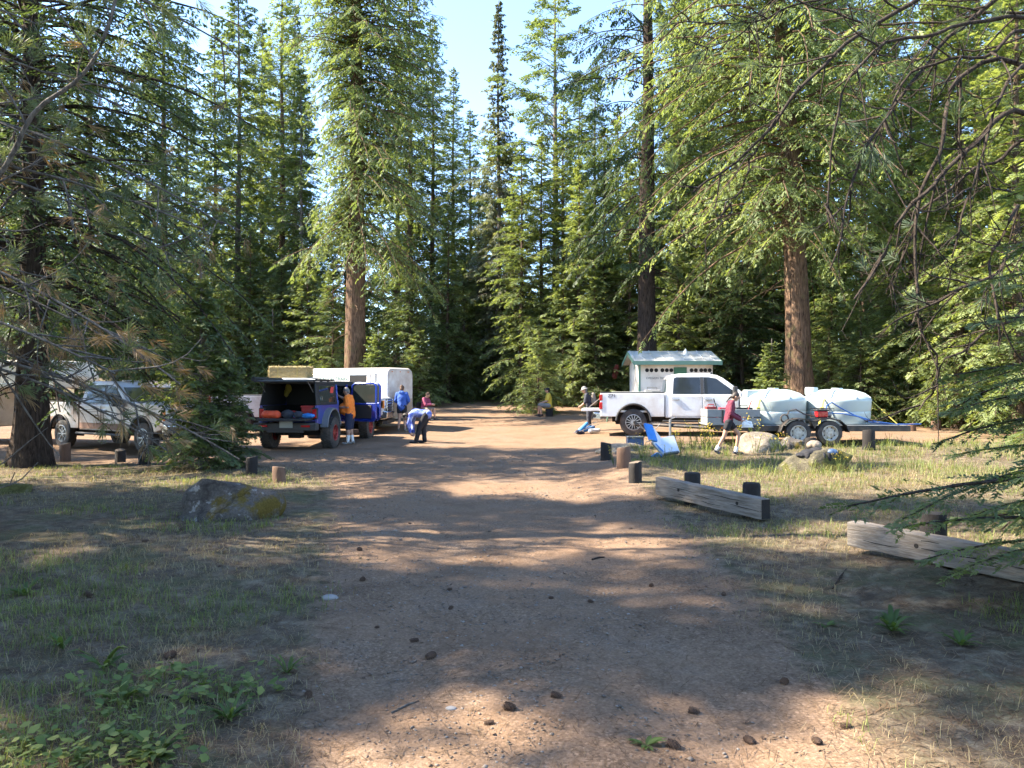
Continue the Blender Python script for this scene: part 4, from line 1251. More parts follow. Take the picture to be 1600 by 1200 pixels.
# ------------------------------------------------------------------ blue off-roader with open hatch and doors
def make_offroader():
    hd = R(90 - 5.5)
    root = empty('off_road_truck', (-5.72, 22.96, gzf(-5.3, 22.3)), hd)
    tag(root, 'blue lifted off-road pickup with black canopy, hatch and side doors open', 'off-road truck')
    hw = 0.80
    RA, FA, WR = -1.62, 1.87, 0.43
    # bed sides
    bp_ = [(-2.50, 0.70), (-2.17, 0.70)] + arch(RA, 0.52, 0.55, 160, 20, 12) + [(-0.78, 0.70), (-0.78, 1.20), (-2.50, 1.20)]
    bed = MB()
    for s in (-1, 1):
        bed.prism(bp_, s * hw, s * (hw - 0.08))
    bed.box((-1.64, 0, 0.79), (1.70, 1.46, 0.05)).box((-0.82, 0, 1.0), (0.05, 1.44, 0.38))
    bed.build('cargo_bed', 'paint_blue', root, bevel=0.02)
    MB().box((-1.66, -hw + 0.095, 1.0), (1.66, 0.02, 0.37)).build('bed_inner_sheet', 'dark_interior', root)  # near-black sheets covering the inner faces of the bed
    MB().box((-1.66, hw - 0.095, 1.0), (1.66, 0.02, 0.37)).build('bed_inner_sheet', 'dark_interior', root)
    MB().box((-0.86, 0, 1.0), (0.02, 1.40, 0.37)).build('bed_inner_sheet', 'dark_interior', root)
    MB().box((-1.66, 0, 0.822), (1.66, 1.40, 0.012)).build('bed_floor', 'dark_interior', root)
    # tub under the doors (open on the right side), bonnet
    MB().box((0.25, 0, 0.66), (2.02, 1.5, 0.10)).box((-0.72, 0, 1.0), (0.10, 1.58, 0.62)).box((1.24, 0, 1.0), (0.10, 1.58, 0.62)).box((0.28, -(-0.77), 0.97), (1.86, 0.06, 0.58)).build('tub', 'paint_blue', root, bevel=0.02)
    MB().box((0.26, -0.775, 0.70), (1.9, 0.05, 0.14)).box((0.26, -0.775, 1.02), (0.09, 0.05, 0.55)).build('door_sill', 'paint_door_blue', root, bevel=0.01)
    MB().prism([(1.30, 0.78), (2.62, 0.78), (2.66, 1.20), (2.2, 1.30), (1.30, 1.33)], -0.70, 0.70, ys=lambda x, z, s: (-1 if s == 0 else 1) * (0.76 - 0.10 * (x - 1.3))).build('bonnet', 'paint_blue', root, bevel=0.04)
    MB().box((0.1, 0, 0.56), (4.9, 0.9, 0.14)).box((RA, 0, 0.43), (0.16, 1.4, 0.16)).box((FA, 0, 0.43), (0.16, 1.4, 0.16)).box((RA - 0.05, 0.1, 0.45), (0.3, 0.36, 0.34)).build('chassis', 'dark_interior', root, bevel=0.02)
    # cab hardtop and pillars
    half = lambda z: 0.77 - max(0, z - 1.25) * 0.14
    MB().prism([(-0.80, 1.72), (-0.78, 1.86), (1.0, 1.87), (1.16, 1.76), (1.12, 1.72)], -1, 1, ys=lambda x, z, s: (-1 if s == 0 else 1) * half(z)).build('hardtop', 'black_plastic', root, bevel=0.03)
    pil = MB()
    for s in (-1, 1):
        for x0, x1 in ((-0.74, -0.74), (0.24, 0.24), (1.34, 1.12)):
            pil.tube([(x0, s * 0.74, 1.2), (x1, s * 0.70, 1.76)], 0.045, 6)
    pil.build('pillar', 'paint_door_blue', root)
    MB().add([(1.36, -0.68, 1.30), (1.36, 0.68, 1.30), (1.16, 0.62, 1.74), (1.16, -0.62, 1.74)], [(0, 1, 2, 3)]).build('windscreen', 'glass_smoke', root)
    MB().add([(-0.70, 0.76, 1.27), (1.2, 0.76, 1.27), (1.1, 0.715, 1.72), (-0.70, 0.715, 1.72)], [(0, 1, 2, 3)]).build('side_window', 'glass_smoke', root)
    for x in (-0.35, 0.75):
        for y in (-0.38, 0.38):
            MB().box((x, y, 0.95), (0.46, 0.5, 0.16)).box((x - 0.26, y, 1.26), (0.14, 0.48, 0.64), Matrix.Rotation(R(-12), 3, 'Y')).ball((x - 0.34, y, 1.66), (0.06, 0.13, 0.1)).build('seat', 'dark_interior', root, bevel=0.04)
    MB().box((1.12, 0, 1.22), (0.24, 1.4, 0.2)).build('dashboard', 'dark_interior', root, bevel=0.04)
    # canopy over the bed: sides, roof, front wall; open at the back
    can = MB()
    for s in (-1, 1):
        can.add([(-2.50, s * 0.79, 1.205), (-0.82, s * 0.79, 1.205), (-0.82, s * 0.70, 1.80), (-2.40, s * 0.70, 1.80), (-2.50, s * 0.75, 1.205), (-0.82, s * 0.75, 1.205), (-0.82, s * 0.66, 1.80), (-2.40, s * 0.66, 1.80)],
                [(0, 1, 2, 3) if s < 0 else (3, 2, 1, 0), (7, 6, 5, 4) if s < 0 else (4, 5, 6, 7), (0, 4, 5, 1), (3, 2, 6, 7), (0, 3, 7, 4), (1, 5, 6, 2)])
    can.box((-1.61, 0, 1.80), (1.62, 1.44, 0.05)).box((-0.84, 0, 1.48), (0.05, 1.44, 0.6))
    can.build('canopy', 'black_plastic', root, bevel=0.012)
    for s in (-1, 1):
        pts = [(-2.26, 1.27), (-1.0, 1.27), (-1.0, 1.72), (-2.18, 1.72)]
        hh = lambda z: 0.79 - (z - 1.205) * 0.151
        w_ = MB().add([(x, s * (hh(z) + 0.006), z) for x, z in pts] + [(x, s * (hh(z) - 0.002), z) for x, z in pts], [(0, 1, 2, 3), (7, 6, 5, 4), (0, 4, 5, 1), (1, 5, 6, 2), (2, 6, 7, 3), (3, 7, 4, 0)]).build('canopy_window', 'glass_smoke', root, smooth=False)
    MB().box((-1.22, -0.755, 1.60), (0.26, 0.006, 0.20), Matrix.Rotation(R(8.5), 3, 'X')).build('sticker', 'decal_red', root)
    MB().box((-2.10, -0.79, 1.38), (0.04, 0.01, 0.10)).build('latch', 'chrome', root)
    # lifted hatch
    MB().box((-2.72, 0, 1.845), (0.68, 1.42, 0.035), Matrix.Rotation(R(-3), 3, 'Y')).build('hatch', 'black_plastic', root, bevel=0.012)
    MB().tube([(-2.45, -0.66, 1.55), (-2.85, -0.66, 1.83)], 0.01, 5).tube([(-2.45, 0.66, 1.55), (-2.85, 0.66, 1.83)], 0.01, 5).build('gas_strut', 'steel_grey', root)
    # roof rack on the canopy and an awning tube
    rk = MB()
    for x in (-2.2, -1.65, -1.1):
        rk.box((x, 0, 1.875), (0.06, 1.5, 0.03)).box((x, -0.6, 1.85), (0.06, 0.05, 0.06)).box((x, 0.6, 1.85), (0.06, 0.05, 0.06))
    for y in (-0.72, 0.72):
        rk.box((-1.65, y, 1.885), (1.5, 0.04, 0.04))
    rk.build('roof_rack', 'steel_black', root, bevel=0.008)
    MB().tube([(-2.5, 0.98, 1.90), (-0.6, 0.98, 1.90)], 0.06, 10).build('awning', 'black_plastic', root)
    MB().box((-2.1, 0.86, 1.88), (0.05, 0.28, 0.03)).box((-1.1, 0.86, 1.88), (0.05, 0.28, 0.03)).build('awning_bracket', 'steel_black', root)
    # tailgate down, bumper, lamps, plate
    MB().box((-2.78, 0, 0.83), (0.52, 1.36, 0.06)).build('tailgate', 'black_plastic', root, bevel=0.015)
    MB().box((-2.66, 0, 0.64), (0.24, 1.72, 0.20)).box((-2.70, 0, 0.52), (0.14, 1.0, 0.08)).build('rear_bumper', 'dusty_black', root, bevel=0.03)
    MB().box((-2.79, -0.05, 0.70), (0.012, 0.36, 0.17)).build('number_plate', 'decal_plate', root, bevel=0.004)
    for s in (-1, 1):
        MB().box((-2.795, s * 0.58, 0.66), (0.02, 0.24, 0.05)).build('reflector', 'lamp_red', root)
        tl = MB().box((-2.49, s * 0.725, 0.98), (0.09, 0.17, 0.30)).build('tail_lamp', 'black_plastic', root, bevel=0.02)
        MB().box((-2.54, s * 0.725, 0.98), (0.02, 0.12, 0.24)).build('lens', 'lamp_red', tl, bevel=0.008)
        # flares
        for cx in (RA, FA):
            pr = arch(cx, 0.52, 0.60, 172, 8, 14)
            fl = MB()
            outer = [(x, z) for x, z in pr]; inner = [(cx + (x - cx) * 0.90, 0.52 + (z - 0.52) * 0.90) for x, z in pr]
            fl.prism(outer + inner[::-1], s * 0.76, s * 0.98)
            fl.build('fender_flare', 'grey_plastic', root, bevel=0.02)
        for cx in (RA, FA):
            wheel(root, cx, s * 0.86, WR, 0.31, 'rim_red', s, 'spoke', 0.52, 8, knobs=34)
        MB().box((2.70, s * 0.62, 0.68), (0.2, 0.4, 0.16)).ball((2.66, s * 0.5, 1.06), (0.05, 0.1, 0.1)).build('front_lamp', 'lamp_clear', root)
    MB().box((2.74, 0, 0.68), (0.16, 1.5, 0.18)).box((2.67, 0, 1.0), (0.05, 0.8, 0.36)).build('front_bumper', 'black_plastic', root, bevel=0.03)
    # open doors on the right side: window frame, lower panel, inner trim
    for hx, Ld, ang in ((0.28, 0.98, 70), (1.20, 0.92, 62)):
        a = R(ang)
        drv = empty('door', (hx, -0.80, 0.0))
        drv.parent = root
        rot = (0, 0, -(PI - a) + 0.0)
        d = Ld
        lo = MB().prism([(0.02, 0.66), (d - 0.10, 0.66), (d, 0.76), (d, 1.22), (0.02, 1.22)], -0.04, 0.04)
        panel = lo.build('door', 'paint_door_blue', root, bevel=0.02, loc=(hx, -0.80, 0), rot=rot)
        bpy.data.objects.remove(drv)
        fr = MB()
        fr.tube([(0.04, 0, 1.2), (0.10, 0.03, 1.74), (0.2, 0.03, 1.80), (d - 0.12, 0.03, 1.80), (d - 0.02, 0.02, 1.72), (d - 0.01, 0, 1.2)], 0.035, 6)
        fr.build('window_frame', 'paint_door_blue', panel)
        MB().box((d * 0.52, 0.018, 1.48), (d * 0.84, 0.008, 0.56)).build('window', 'glass_smoke', panel)
        MB().box((d * 0.5, -0.05, 0.96), (d * 0.7, 0.02, 0.4)).build('inner_trim', 'black_plastic', panel, bevel=0.01)
        MB().box((d * 0.85, 0.06, 1.10), (0.2, 0.04, 0.04)).build('handle', 'black_plastic', panel, bevel=0.01)
    return root
jeep = make_offroader()
# ------------------------------------------------------------------ trailers
def cargo_trailer():
    ph = R(28)
    A = Vector((-4.58, 28.2, 0))
    c = A + Vector((-math.cos(ph), math.sin(ph), 0)) * 2.3 + Vector((math.sin(ph), math.cos(ph), 0)) * 0.8
    root = empty('cargo_trailer', (c.x, c.y, gzf(-5.2, 28.5)), -ph)
    tag(root, 'white enclosed cargo trailer with rounded roof and teal lettering on its side', 'trailer')
    # shell: cross-section with rounded roof edges, along x
    def section(w, z0, z1, r=0.22):
        pts = [(-w, z0), (w, z0)]
        pts += [(w - r + r * math.cos(t), z1 - r + r * math.sin(t)) for t in [PI / 2 * k / 5 for k in range(6)]]
        pts += [(-w + r + r * math.cos(t), z1 - r + r * math.sin(t)) for t in [PI / 2 + PI / 2 * k / 5 for k in range(6)]]
        return pts
    sec = section(0.8, 0.42, 2.32)
    n = len(sec)
    vs = []
    for x, k in ((-2.3, 0.97), (-2.22, 1.0), (2.22, 1.0), (2.3, 0.975)):
        for (y, z) in sec:
            vs.append((x, y * k, 0.42 + (z - 0.42) * k))
    fs = []
    for i in range(3):
        for j in range(n):
            j2 = (j + 1) % n
            fs.append((i * n + j, i * n + j2, (i + 1) * n + j2, (i + 1) * n + j))
    fs.append(tuple(range(n - 1, -1, -1))); fs.append(tuple(3 * n + j for j in range(n)))
    MB().add(vs, fs).build('shell', 'paint_dusty_white', root)
    MB().tube([(-2.2, -0.80, 2.10), (2.2, -0.80, 2.10)], 0.018, 6).tube([(-2.2, -0.80, 0.46), (2.2, -0.80, 0.46)], 0.03, 6).build('side_trim', 'aluminium', root)
    MB().tube([(2.29, -0.77, 0.46), (2.29, -0.77, 2.05), (2.285, -0.6, 2.24), (2.285, 0.6, 2.24), (2.29, 0.77, 2.05), (2.29, 0.77, 0.46)], 0.02, 6).build('end_trim', 'aluminium', root)
    MB().box((2.306, 0, 0.80), (0.012, 1.5, 0.72)).build('end_panel', 'tan_panel', root, bevel=0.004)  # lower part of the end, coloured tan
    MB().box((2.306, 0, 1.62), (0.012, 1.5, 0.86)).build('end_panel', 'paint_dusty_white', root, bevel=0.004)
    for y in (-0.5, 0.0, 0.5):
        MB().box((2.29, y, 2.17), (0.03, 0.08, 0.03)).build('marker_lamp', 'lamp_amber', root)
    # side door with dark window, open pane behind the off-roader
    d = MB().box((1.05, -0.812, 1.32), (0.95, 0.02, 1.60)).build('side_door', 'paint_dusty_white', root, bevel=0.006)
    MB().box((0.95, -0.826, 1.83), (0.78, 0.014, 0.42)).build('window', 'dark_interior', d)
    MB().box((0.95, -0.83, 1.60), (0.86, 0.02, 0.04)).box((0.95, -0.83, 2.06), (0.86, 0.02, 0.04)).build('window_frame', 'aluminium', d)
    MB().box((1.46, -0.83, 1.2), (0.03, 0.03, 0.16)).build('latch', 'aluminium', d)
    MB().box((1.75, -0.815, 1.32), (0.05, 0.03, 1.62)).build('door_hinge', 'aluminium', root)
    text('WAGON TRAIN', 'lettering', 'decal_teal', root, (-0.30, -0.806, 1.90), (PI / 2, 0, 0), 0.20, 0.002)
    MB().box((-0.25, -0.806, 1.73), (0.9, 0.004, 0.035)).box((0.05, -0.806, 1.66), (0.5, 0.004, 0.03)).build('painted_line', 'decal_teal', root)
    for x in (-0.45, 0.45):
        for s in (-1, 1):
            wheel(root, x, s * 0.86, 0.34, 0.2, 'rim_white', s, 'steel', 0.62, 8)
    for s in (-1, 1):
        MB().prism([(-0.92, 0.5), (-0.8, 0.78), (0.8, 0.78), (0.92, 0.5), (0.88, 0.5), (0.78, 0.74), (-0.78, 0.74), (-0.88, 0.5)], s * 0.82, s * 1.02).build('fender', 'aluminium', root, bevel=0.008)
    MB().tube([(-2.25, -0.4, 0.45), (-3.4, 0, 0.45)], 0.04, 6).tube([(-2.25, 0.4, 0.45), (-3.4, 0, 0.45)], 0.04, 6).tube([(-3.1, 0.0, 0.02), (-3.1, 0.0, 0.7)], 0.03, 6).build('tongue', 'steel_black', root)
    return root
cargo_trailer()

def gooseneck():
    z0 = gzf(-17, 24.5)
    root = empty('horse_trailer', (-18.75, 25.0, z0), R(-6))
    tag(root, 'cream gooseneck horse trailer with grey lower band coupled over the silver pickup bed', 'trailer')
    W = 1.05
    prof = [(-3.2, 0.55), (2.9, 0.55), (3.05, 1.75), (4.9, 1.75), (4.98, 2.1), (4.7, 2.62), (-3.2, 2.62)]
    MB().prism(prof, -W, W).build('shell', 'trailer_cream', root, bevel=0.06, seg=3)
    MB().prism([(-3.19, 0.60), (2.9, 0.60), (2.95, 1.12), (-3.19, 1.12)], -W - 0.008, -W + 0.01).build('lower_band', 'trailer_band', root)
    MB().prism([(-3.19, 0.52), (2.9, 0.52), (2.9, 0.60), (-3.19, 0.60)], -W - 0.02, -W + 0.01).build('skirt_rail', 'tan_panel', root)
    MB().box((1.6, -W - 0.006, 2.0), (0.7, 0.02, 0.4)).build('window', 'glass_smoke', root, bevel=0.01)
    MB().tube([(-3.1, -W - 0.01, 1.5), (4.2, -W - 0.01, 1.95)], 0.012, 5).build('trim_line', 'aluminium', root)
    MB().box((4.3, 0, 1.45), (0.16, 0.16, 0.66)).box((3.9, 0, 0.9), (0.12, 0.12, 0.1)).build('coupling', 'steel_black', root)
    for x in (-1.5, -0.6):
        for s in (-1, 1):
            wheel(root, x, s * 0.95, 0.38, 0.22, 'rim_white', s, 'steel', 0.6, 8)
    for x in (2.5,):
        MB().tube([(x, -0.6, -0.02), (x, -0.6, 0.7)], 0.04, 8).build('jack', 'steel_grey', root)
gooseneck()

def tank_trailer():
    cx, cy = 7.95, 21.55
    z0 = gzf(8.2, 21.3)
    root = empty('flatbed_trailer', (cx, cy, z0), R(-1.5))
    tag(root, 'black tandem-axle flatbed trailer carrying two white water tanks', 'trailer')
    hw = 0.98
    fr = MB()
    for y in (-hw, hw):
        fr.box((0.1, y, 0.45), (5.2, 0.07, 0.15))
    for x in np.linspace(-2.4, 2.6, 8):
        fr.box((float(x), 0, 0.44), (0.06, 2 * hw - 0.08, 0.10))
    fr.build('frame', 'steel_black', root, bevel=0.008)
    for k in range(8):
        MB().box((0.1, -0.86 + k * 0.245, 0.515), (5.15, 0.235, 0.035)).build('deck_plank', 'plank_grey', root, bevel=0.004)
    tg = MB().tube([(-2.5, -0.8, 0.45), (-4.0, 0.0, 0.50)], 0.05, 6).tube([(-2.5, 0.8, 0.45), (-4.0, 0.0, 0.50)], 0.05, 6).tube([(-4.0, 0, 0.50), (-4.5, 0, 0.50)], 0.055, 6)
    tg.tube([(-4.45, 0, 0.50), (-4.5, 0, 0.60)], 0.05, 6)
    tg.build('tongue', 'steel_black', root)
    MB().tube([(-3.55, -0.3, 0.0), (-3.55, -0.3, 0.66)], 0.035, 8).tube([(-3.55, -0.3, 0.66), (-3.40, -0.3, 0.72)], 0.012, 6).lathe([(0.001, 0), (0.09, 0), (0.09, 0.02), (0.001, 0.02)], (-3.55, -0.3, -0.01), 'z', 12).build('jack', 'steel_grey', root)
    for s in (-0.1, 0.1):
        pts = [(-4.4 + 0.1 * k, s * 2, 0.54 - 0.22 * math.sin(PI * k / 6)) for k in range(7)]
        MB().tube(pts, 0.012, 5).build('safety_chain', 'steel_grey', root)
    for x in (-0.33, 0.50):
        for s in (-1, 1):
            wheel(root, x, s * 1.12, 0.335, 0.22, 'rim_white', s, 'steel', 0.63, 8)
    for s in (-1, 1):
        out = [(-0.83, 0.36), (-0.76, 0.54), (-0.58, 0.69), (-0.33, 0.735), (-0.08, 0.71), (0.085, 0.66), (0.25, 0.71), (0.50, 0.735), (0.75, 0.69), (0.93, 0.54), (1.0, 0.36)]
        inn = [(x, z - 0.03) if -0.7 < x < 0.9 else (x + (0.03 if x < 0 else -0.03), z) for x, z in out]
        MB().prism(out + inn[::-1], s * 0.99, s * 1.26).build('fender', 'steel_black', root, bevel=0.008)
        MB().prism([(-0.02, 0.67), (0.19, 0.67), (0.085, 0.45)], s * 1.0, s * 1.25).build('fender_gusset', 'steel_black', root)
    MB().box((2.62, -0.9, 0.47), (0.04, 0.12, 0.08)).build('tail_lamp', 'lamp_red', root)
    MB().box((-2.3, -0.99 - 0.03, 0.46), (0.05, 0.02, 0.05)).build('side_marker', 'lamp_amber', root)
    zd = z0 + 0.533
    # tanks
    labels = ('white plastic water tank with square filler box, next to the wooden tool crate', 'white domed plastic water tank over the tandem wheels with blue hose beside it')
    for k, tx in enumerate((-0.62, 1.18)):
        t = empty('water_tank', (cx + tx, cy + 0.02, zd), 0)
        tag(t, labels[k], 'water tank', None)
        prof = [(0.0, 0.0), (0.80, 0.0), (0.84, 0.04), (0.86, 0.30), (0.865, 0.34), (0.85, 0.36), (0.865, 0.38), (0.88, 0.62), (0.89, 0.66), (0.86, 0.72), (0.70, 0.83), (0.45, 0.915), (0.25, 0.945), (0.0, 0.95)]
        MB().lathe([(r, z) for r, z in prof][::-1], axis='z', n=44).build('body', 'tank_plastic', t, angle=60)
        rb = MB()
        for a in range(8):
            th = 2 * PI * a / 8 + 0.2
            rb.tube([(r * math.cos(th), r * math.sin(th), z + 0.004) for r, z in prof[9:13]], [0.03, 0.035, 0.03, 0.02], 6)
        rb.build('dome_rib', 'tank_plastic', t)
        if k == 0:
            MB().box((-0.66, -0.1, 0.84), (0.36, 0.4, 0.22), taper=0.94).build('filler_box', 'tank_plastic', t, bevel=0.03)
        else:
            MB().lathe([(0.0, 0.14), (0.16, 0.14), (0.175, 0.10), (0.175, -0.06)], (-0.68, 0.1, 0.88), 'z', 20).build('filler_cap', 'tank_plastic', t)
        MB().lathe([(0.0, 0.06), (0.15, 0.06), (0.16, 0.0)], (0.0, 0.0, 0.94), 'z', 20).build('lid', 'tank_plastic', t)
        MB().tube([(0.5, -0.72, 0.10), (0.5, -0.86, 0.10)], 0.04, 8).build('outlet', 'black_plastic', t)
    # ratchet straps
    for nm, path in (('a', [(-1.38, -0.96, 0.54), (-1.20, -0.72, 1.20), (-1.05, -0.55, 1.32), (-0.62, -0.1, 1.495), (0.1, 0.55, 1.32), (0.32, 0.90, 0.54)]),
                     ('b', [(0.30, -0.96, 0.54), (0.55, -0.64, 1.20), (0.8, -0.4, 1.37), (1.18, 0.0, 1.50), (1.8, 0.6, 1.26), (2.1, 0.92, 0.54)]),
                     ('c', [(2.45, -0.96, 0.50), (2.02, -0.32, 1.14), (1.9, -0.2, 1.26), (1.18, 0.1, 1.50)])):
        mb = MB()
        P = [Vector(q) for q in path]
        for a, b in zip(P[:-1], P[1:]):
            d = (b - a)
            sdir = Vector((0, 0, 1)).cross(d).normalized() if abs(d.normalized().z) < 0.98 else Vector((1, 0, 0))
            up_ = d.cross(sdir).normalized() * 0.004
            w_ = sdir * 0.024
            mb.add([a - w_ - up_, a + w_ - up_, b + w_ - up_, b - w_ - up_, a - w_ + up_, a + w_ + up_, b + w_ + up_, b - w_ + up_], [(0, 1, 2, 3), (7, 6, 5, 4), (0, 4, 5, 1), (2, 6, 7, 3), (1, 5, 6, 2), (0, 3, 7, 4)])
        mb.box(P[0].lerp(P[1], 0.62), (0.09, 0.05, 0.12))
        s_ = mb.build('ratchet_strap', 'strap_yellow', root, smooth=False)
    # hoses on the trailer: black coil and blue hose
    co = MB()
    for kk in range(2):
        co.tube([(-0.42 + 0.10 * math.cos(t), -1.02 - 0.02 * kk, 0.86 + 0.10 * math.sin(t)) for t in np.linspace(0, 2 * PI, 16)], 0.02, 6)
    co.tube([(-0.36, -1.03, 0.92), (-0.30, -1.03, 1.06), (-0.12, -1.03, 1.10), (0.10, -1.02, 0.98), (0.30, -1.0, 0.93), (0.5, -0.98, 0.93)], 0.02, 6)
    co.tube([(-0.34, -1.03, 0.80), (-0.2, -1.03, 0.86), (-0.05, -1.02, 0.80)], 0.018, 6)
    h1 = co.build('hose', 'rubber'); h1.location = (cx - 0.25, cy, z0 - 0.14)
    tag(h1, 'black rubber hose coiled against the front water tank', 'hose')
    bh = MB()
    bh.tube([(0.42, -1.0, 0.95), (0.48, -0.98, 1.22), (0.62, -0.96, 1.30), (0.85, -0.98, 1.15), (1.2, -1.02, 0.96), (1.7, -1.05, 0.80), (2.3, -1.03, 0.715), (3.0, -0.98, 0.72)], 0.018, 6)
    bh.tube([(0.5, -0.99, 1.02), (0.9, -1.0, 1.0), (1.3, -1.04, 0.92), (1.6, -1.05, 0.78), (2.0, -1.02, 0.72), (2.8, -0.95, 0.715)], 0.018, 6)
    h2 = bh.build('hose', 'hose_blue'); h2.location = (cx, cy, z0 - 0.155)
    tag(h2, 'blue garden hose draped over the trailer fender beside the domed tank', 'hose')
    # petrol pump between the tanks
    g = empty('water_pump', (cx + 0.30, cy - 1.05, z0 + 0.735)); tag(g, 'small red petrol water pump in a black frame on the trailer fender', 'pump')
    MB().box((0, 0, 0.10), (0.30, 0.22, 0.17)).build('engine', 'lamp_red', g, bevel=0.03)
    MB().box((0.0, 0, 0.205), (0.34, 0.26, 0.05)).build('fuel_tank', 'black_plastic', g, bevel=0.02)
    MB().lathe([(0, -0.05), (0.07, -0.05), (0.08, 0.05), (0, 0.05)], (0.20, 0, 0.09), 'x', 14).build('impeller_case', 'steel_grey', g)
    f_ = MB()
    for y in (-0.15, 0.15):
        f_.tube([(-0.22, y, 0.0), (-0.22, y, 0.25), (0.28, y, 0.25), (0.28, y, 0.0), (-0.22, y, 0.0)], 0.012, 6)
    f_.tube([(-0.22, -0.15, 0.0), (-0.22, 0.15, 0.0)], 0.012, 6).tube([(0.28, -0.15, 0.0), (0.28, 0.15, 0.0)], 0.012, 6)
    f_.build('frame', 'steel_black', g)
    # grey plank tool crate at the trailer front with tools in it
    b = empty('tool_crate', (cx - 2.02, cy - 0.66, zd)); tag(b, 'grey plank tool crate on the trailer front beside the walking girl', 'crate')
    for z in (0.105, 0.325):
        MB().box((0, -0.34, z), (1.42, 0.035, 0.205)).build('plank', 'plank_grey', b, bevel=0.006)
        MB().box((0, 0.34, z), (1.42, 0.035, 0.205)).build('plank', 'plank_grey', b, bevel=0.006)
        for x in (-0.695, 0.695):
            MB().box((x, 0, z), (0.035, 0.64, 0.205)).build('plank', 'plank_grey', b, bevel=0.006)
    MB().box((0, 0, 0.02), (1.36, 0.64, 0.03)).build('floor_board', 'plank_grey', b)
    MB().box((-0.30, -0.365, 0.24), (0.05, 0.02, 0.34)).box((0.62, -0.365, 0.215), (0.2, 0.012, 0.03)).build('strap', 'black_plastic', b)
    # things in the crate
    def crate_thing(name, label, cat, mb, mt, loc, rot=None):
        o = mb.build(name, mt, None, bevel=0.012, loc=(cx - 2.02 + loc[0], cy - 0.66 + loc[1], zd + loc[2]), rot=rot)
        tag(o, label, cat)
    crate_thing('fuel_can', 'red fuel can standing in the grey plank tool crate', 'fuel can', MB().box((0, 0, 0.23), (0.28, 0.2, 0.46)).tube([(-0.08, 0, 0.46), (-0.08, 0, 0.52), (0.08, 0, 0.52), (0.08, 0, 0.46)], 0.015, 6), 'rim_red', (-0.52, 0.0, 0.03))
    crate_thing('tool_bag', 'maroon tool bag in the grey plank tool crate', 'bag', MB().box((0, 0, 0.22), (0.36, 0.26, 0.44), taper=0.7), 'lamp_red', (-0.16, 0.05, 0.03))
    crate_thing('tool_box', 'black tool box in the grey plank tool crate', 'tool box', MB().box((0, 0, 0.22), (0.44, 0.24, 0.44)).tube([(-0.12, 0, 0.43), (-0.12, 0, 0.49), (0.12, 0, 0.49), (0.12, 0, 0.43)], 0.014, 6), 'black_plastic', (0.36, 0.0, 0.03))
    crate_thing('shovel', 'dark handled shovel leaning out of the tool crate end', 'shovel', MB().tube([(0, 0, 0.0), (-0.22, 0, 0.68)], 0.018, 6).box((0.02, 0, 0.05), (0.16, 0.03, 0.2)), 'steel_black', (-0.28, -0.2, 0.04))
    crate_thing('axe', 'wooden handled axe leaning out of the tool crate beside the water tank', 'axe', MB().tube([(0, 0, 0.0), (0.22, 0, 0.62)], 0.018, 6).box((0.0, 0, 0.06), (0.14, 0.04, 0.08)), 'rim_red', (0.30, -0.2, 0.04))
tank_trailer()

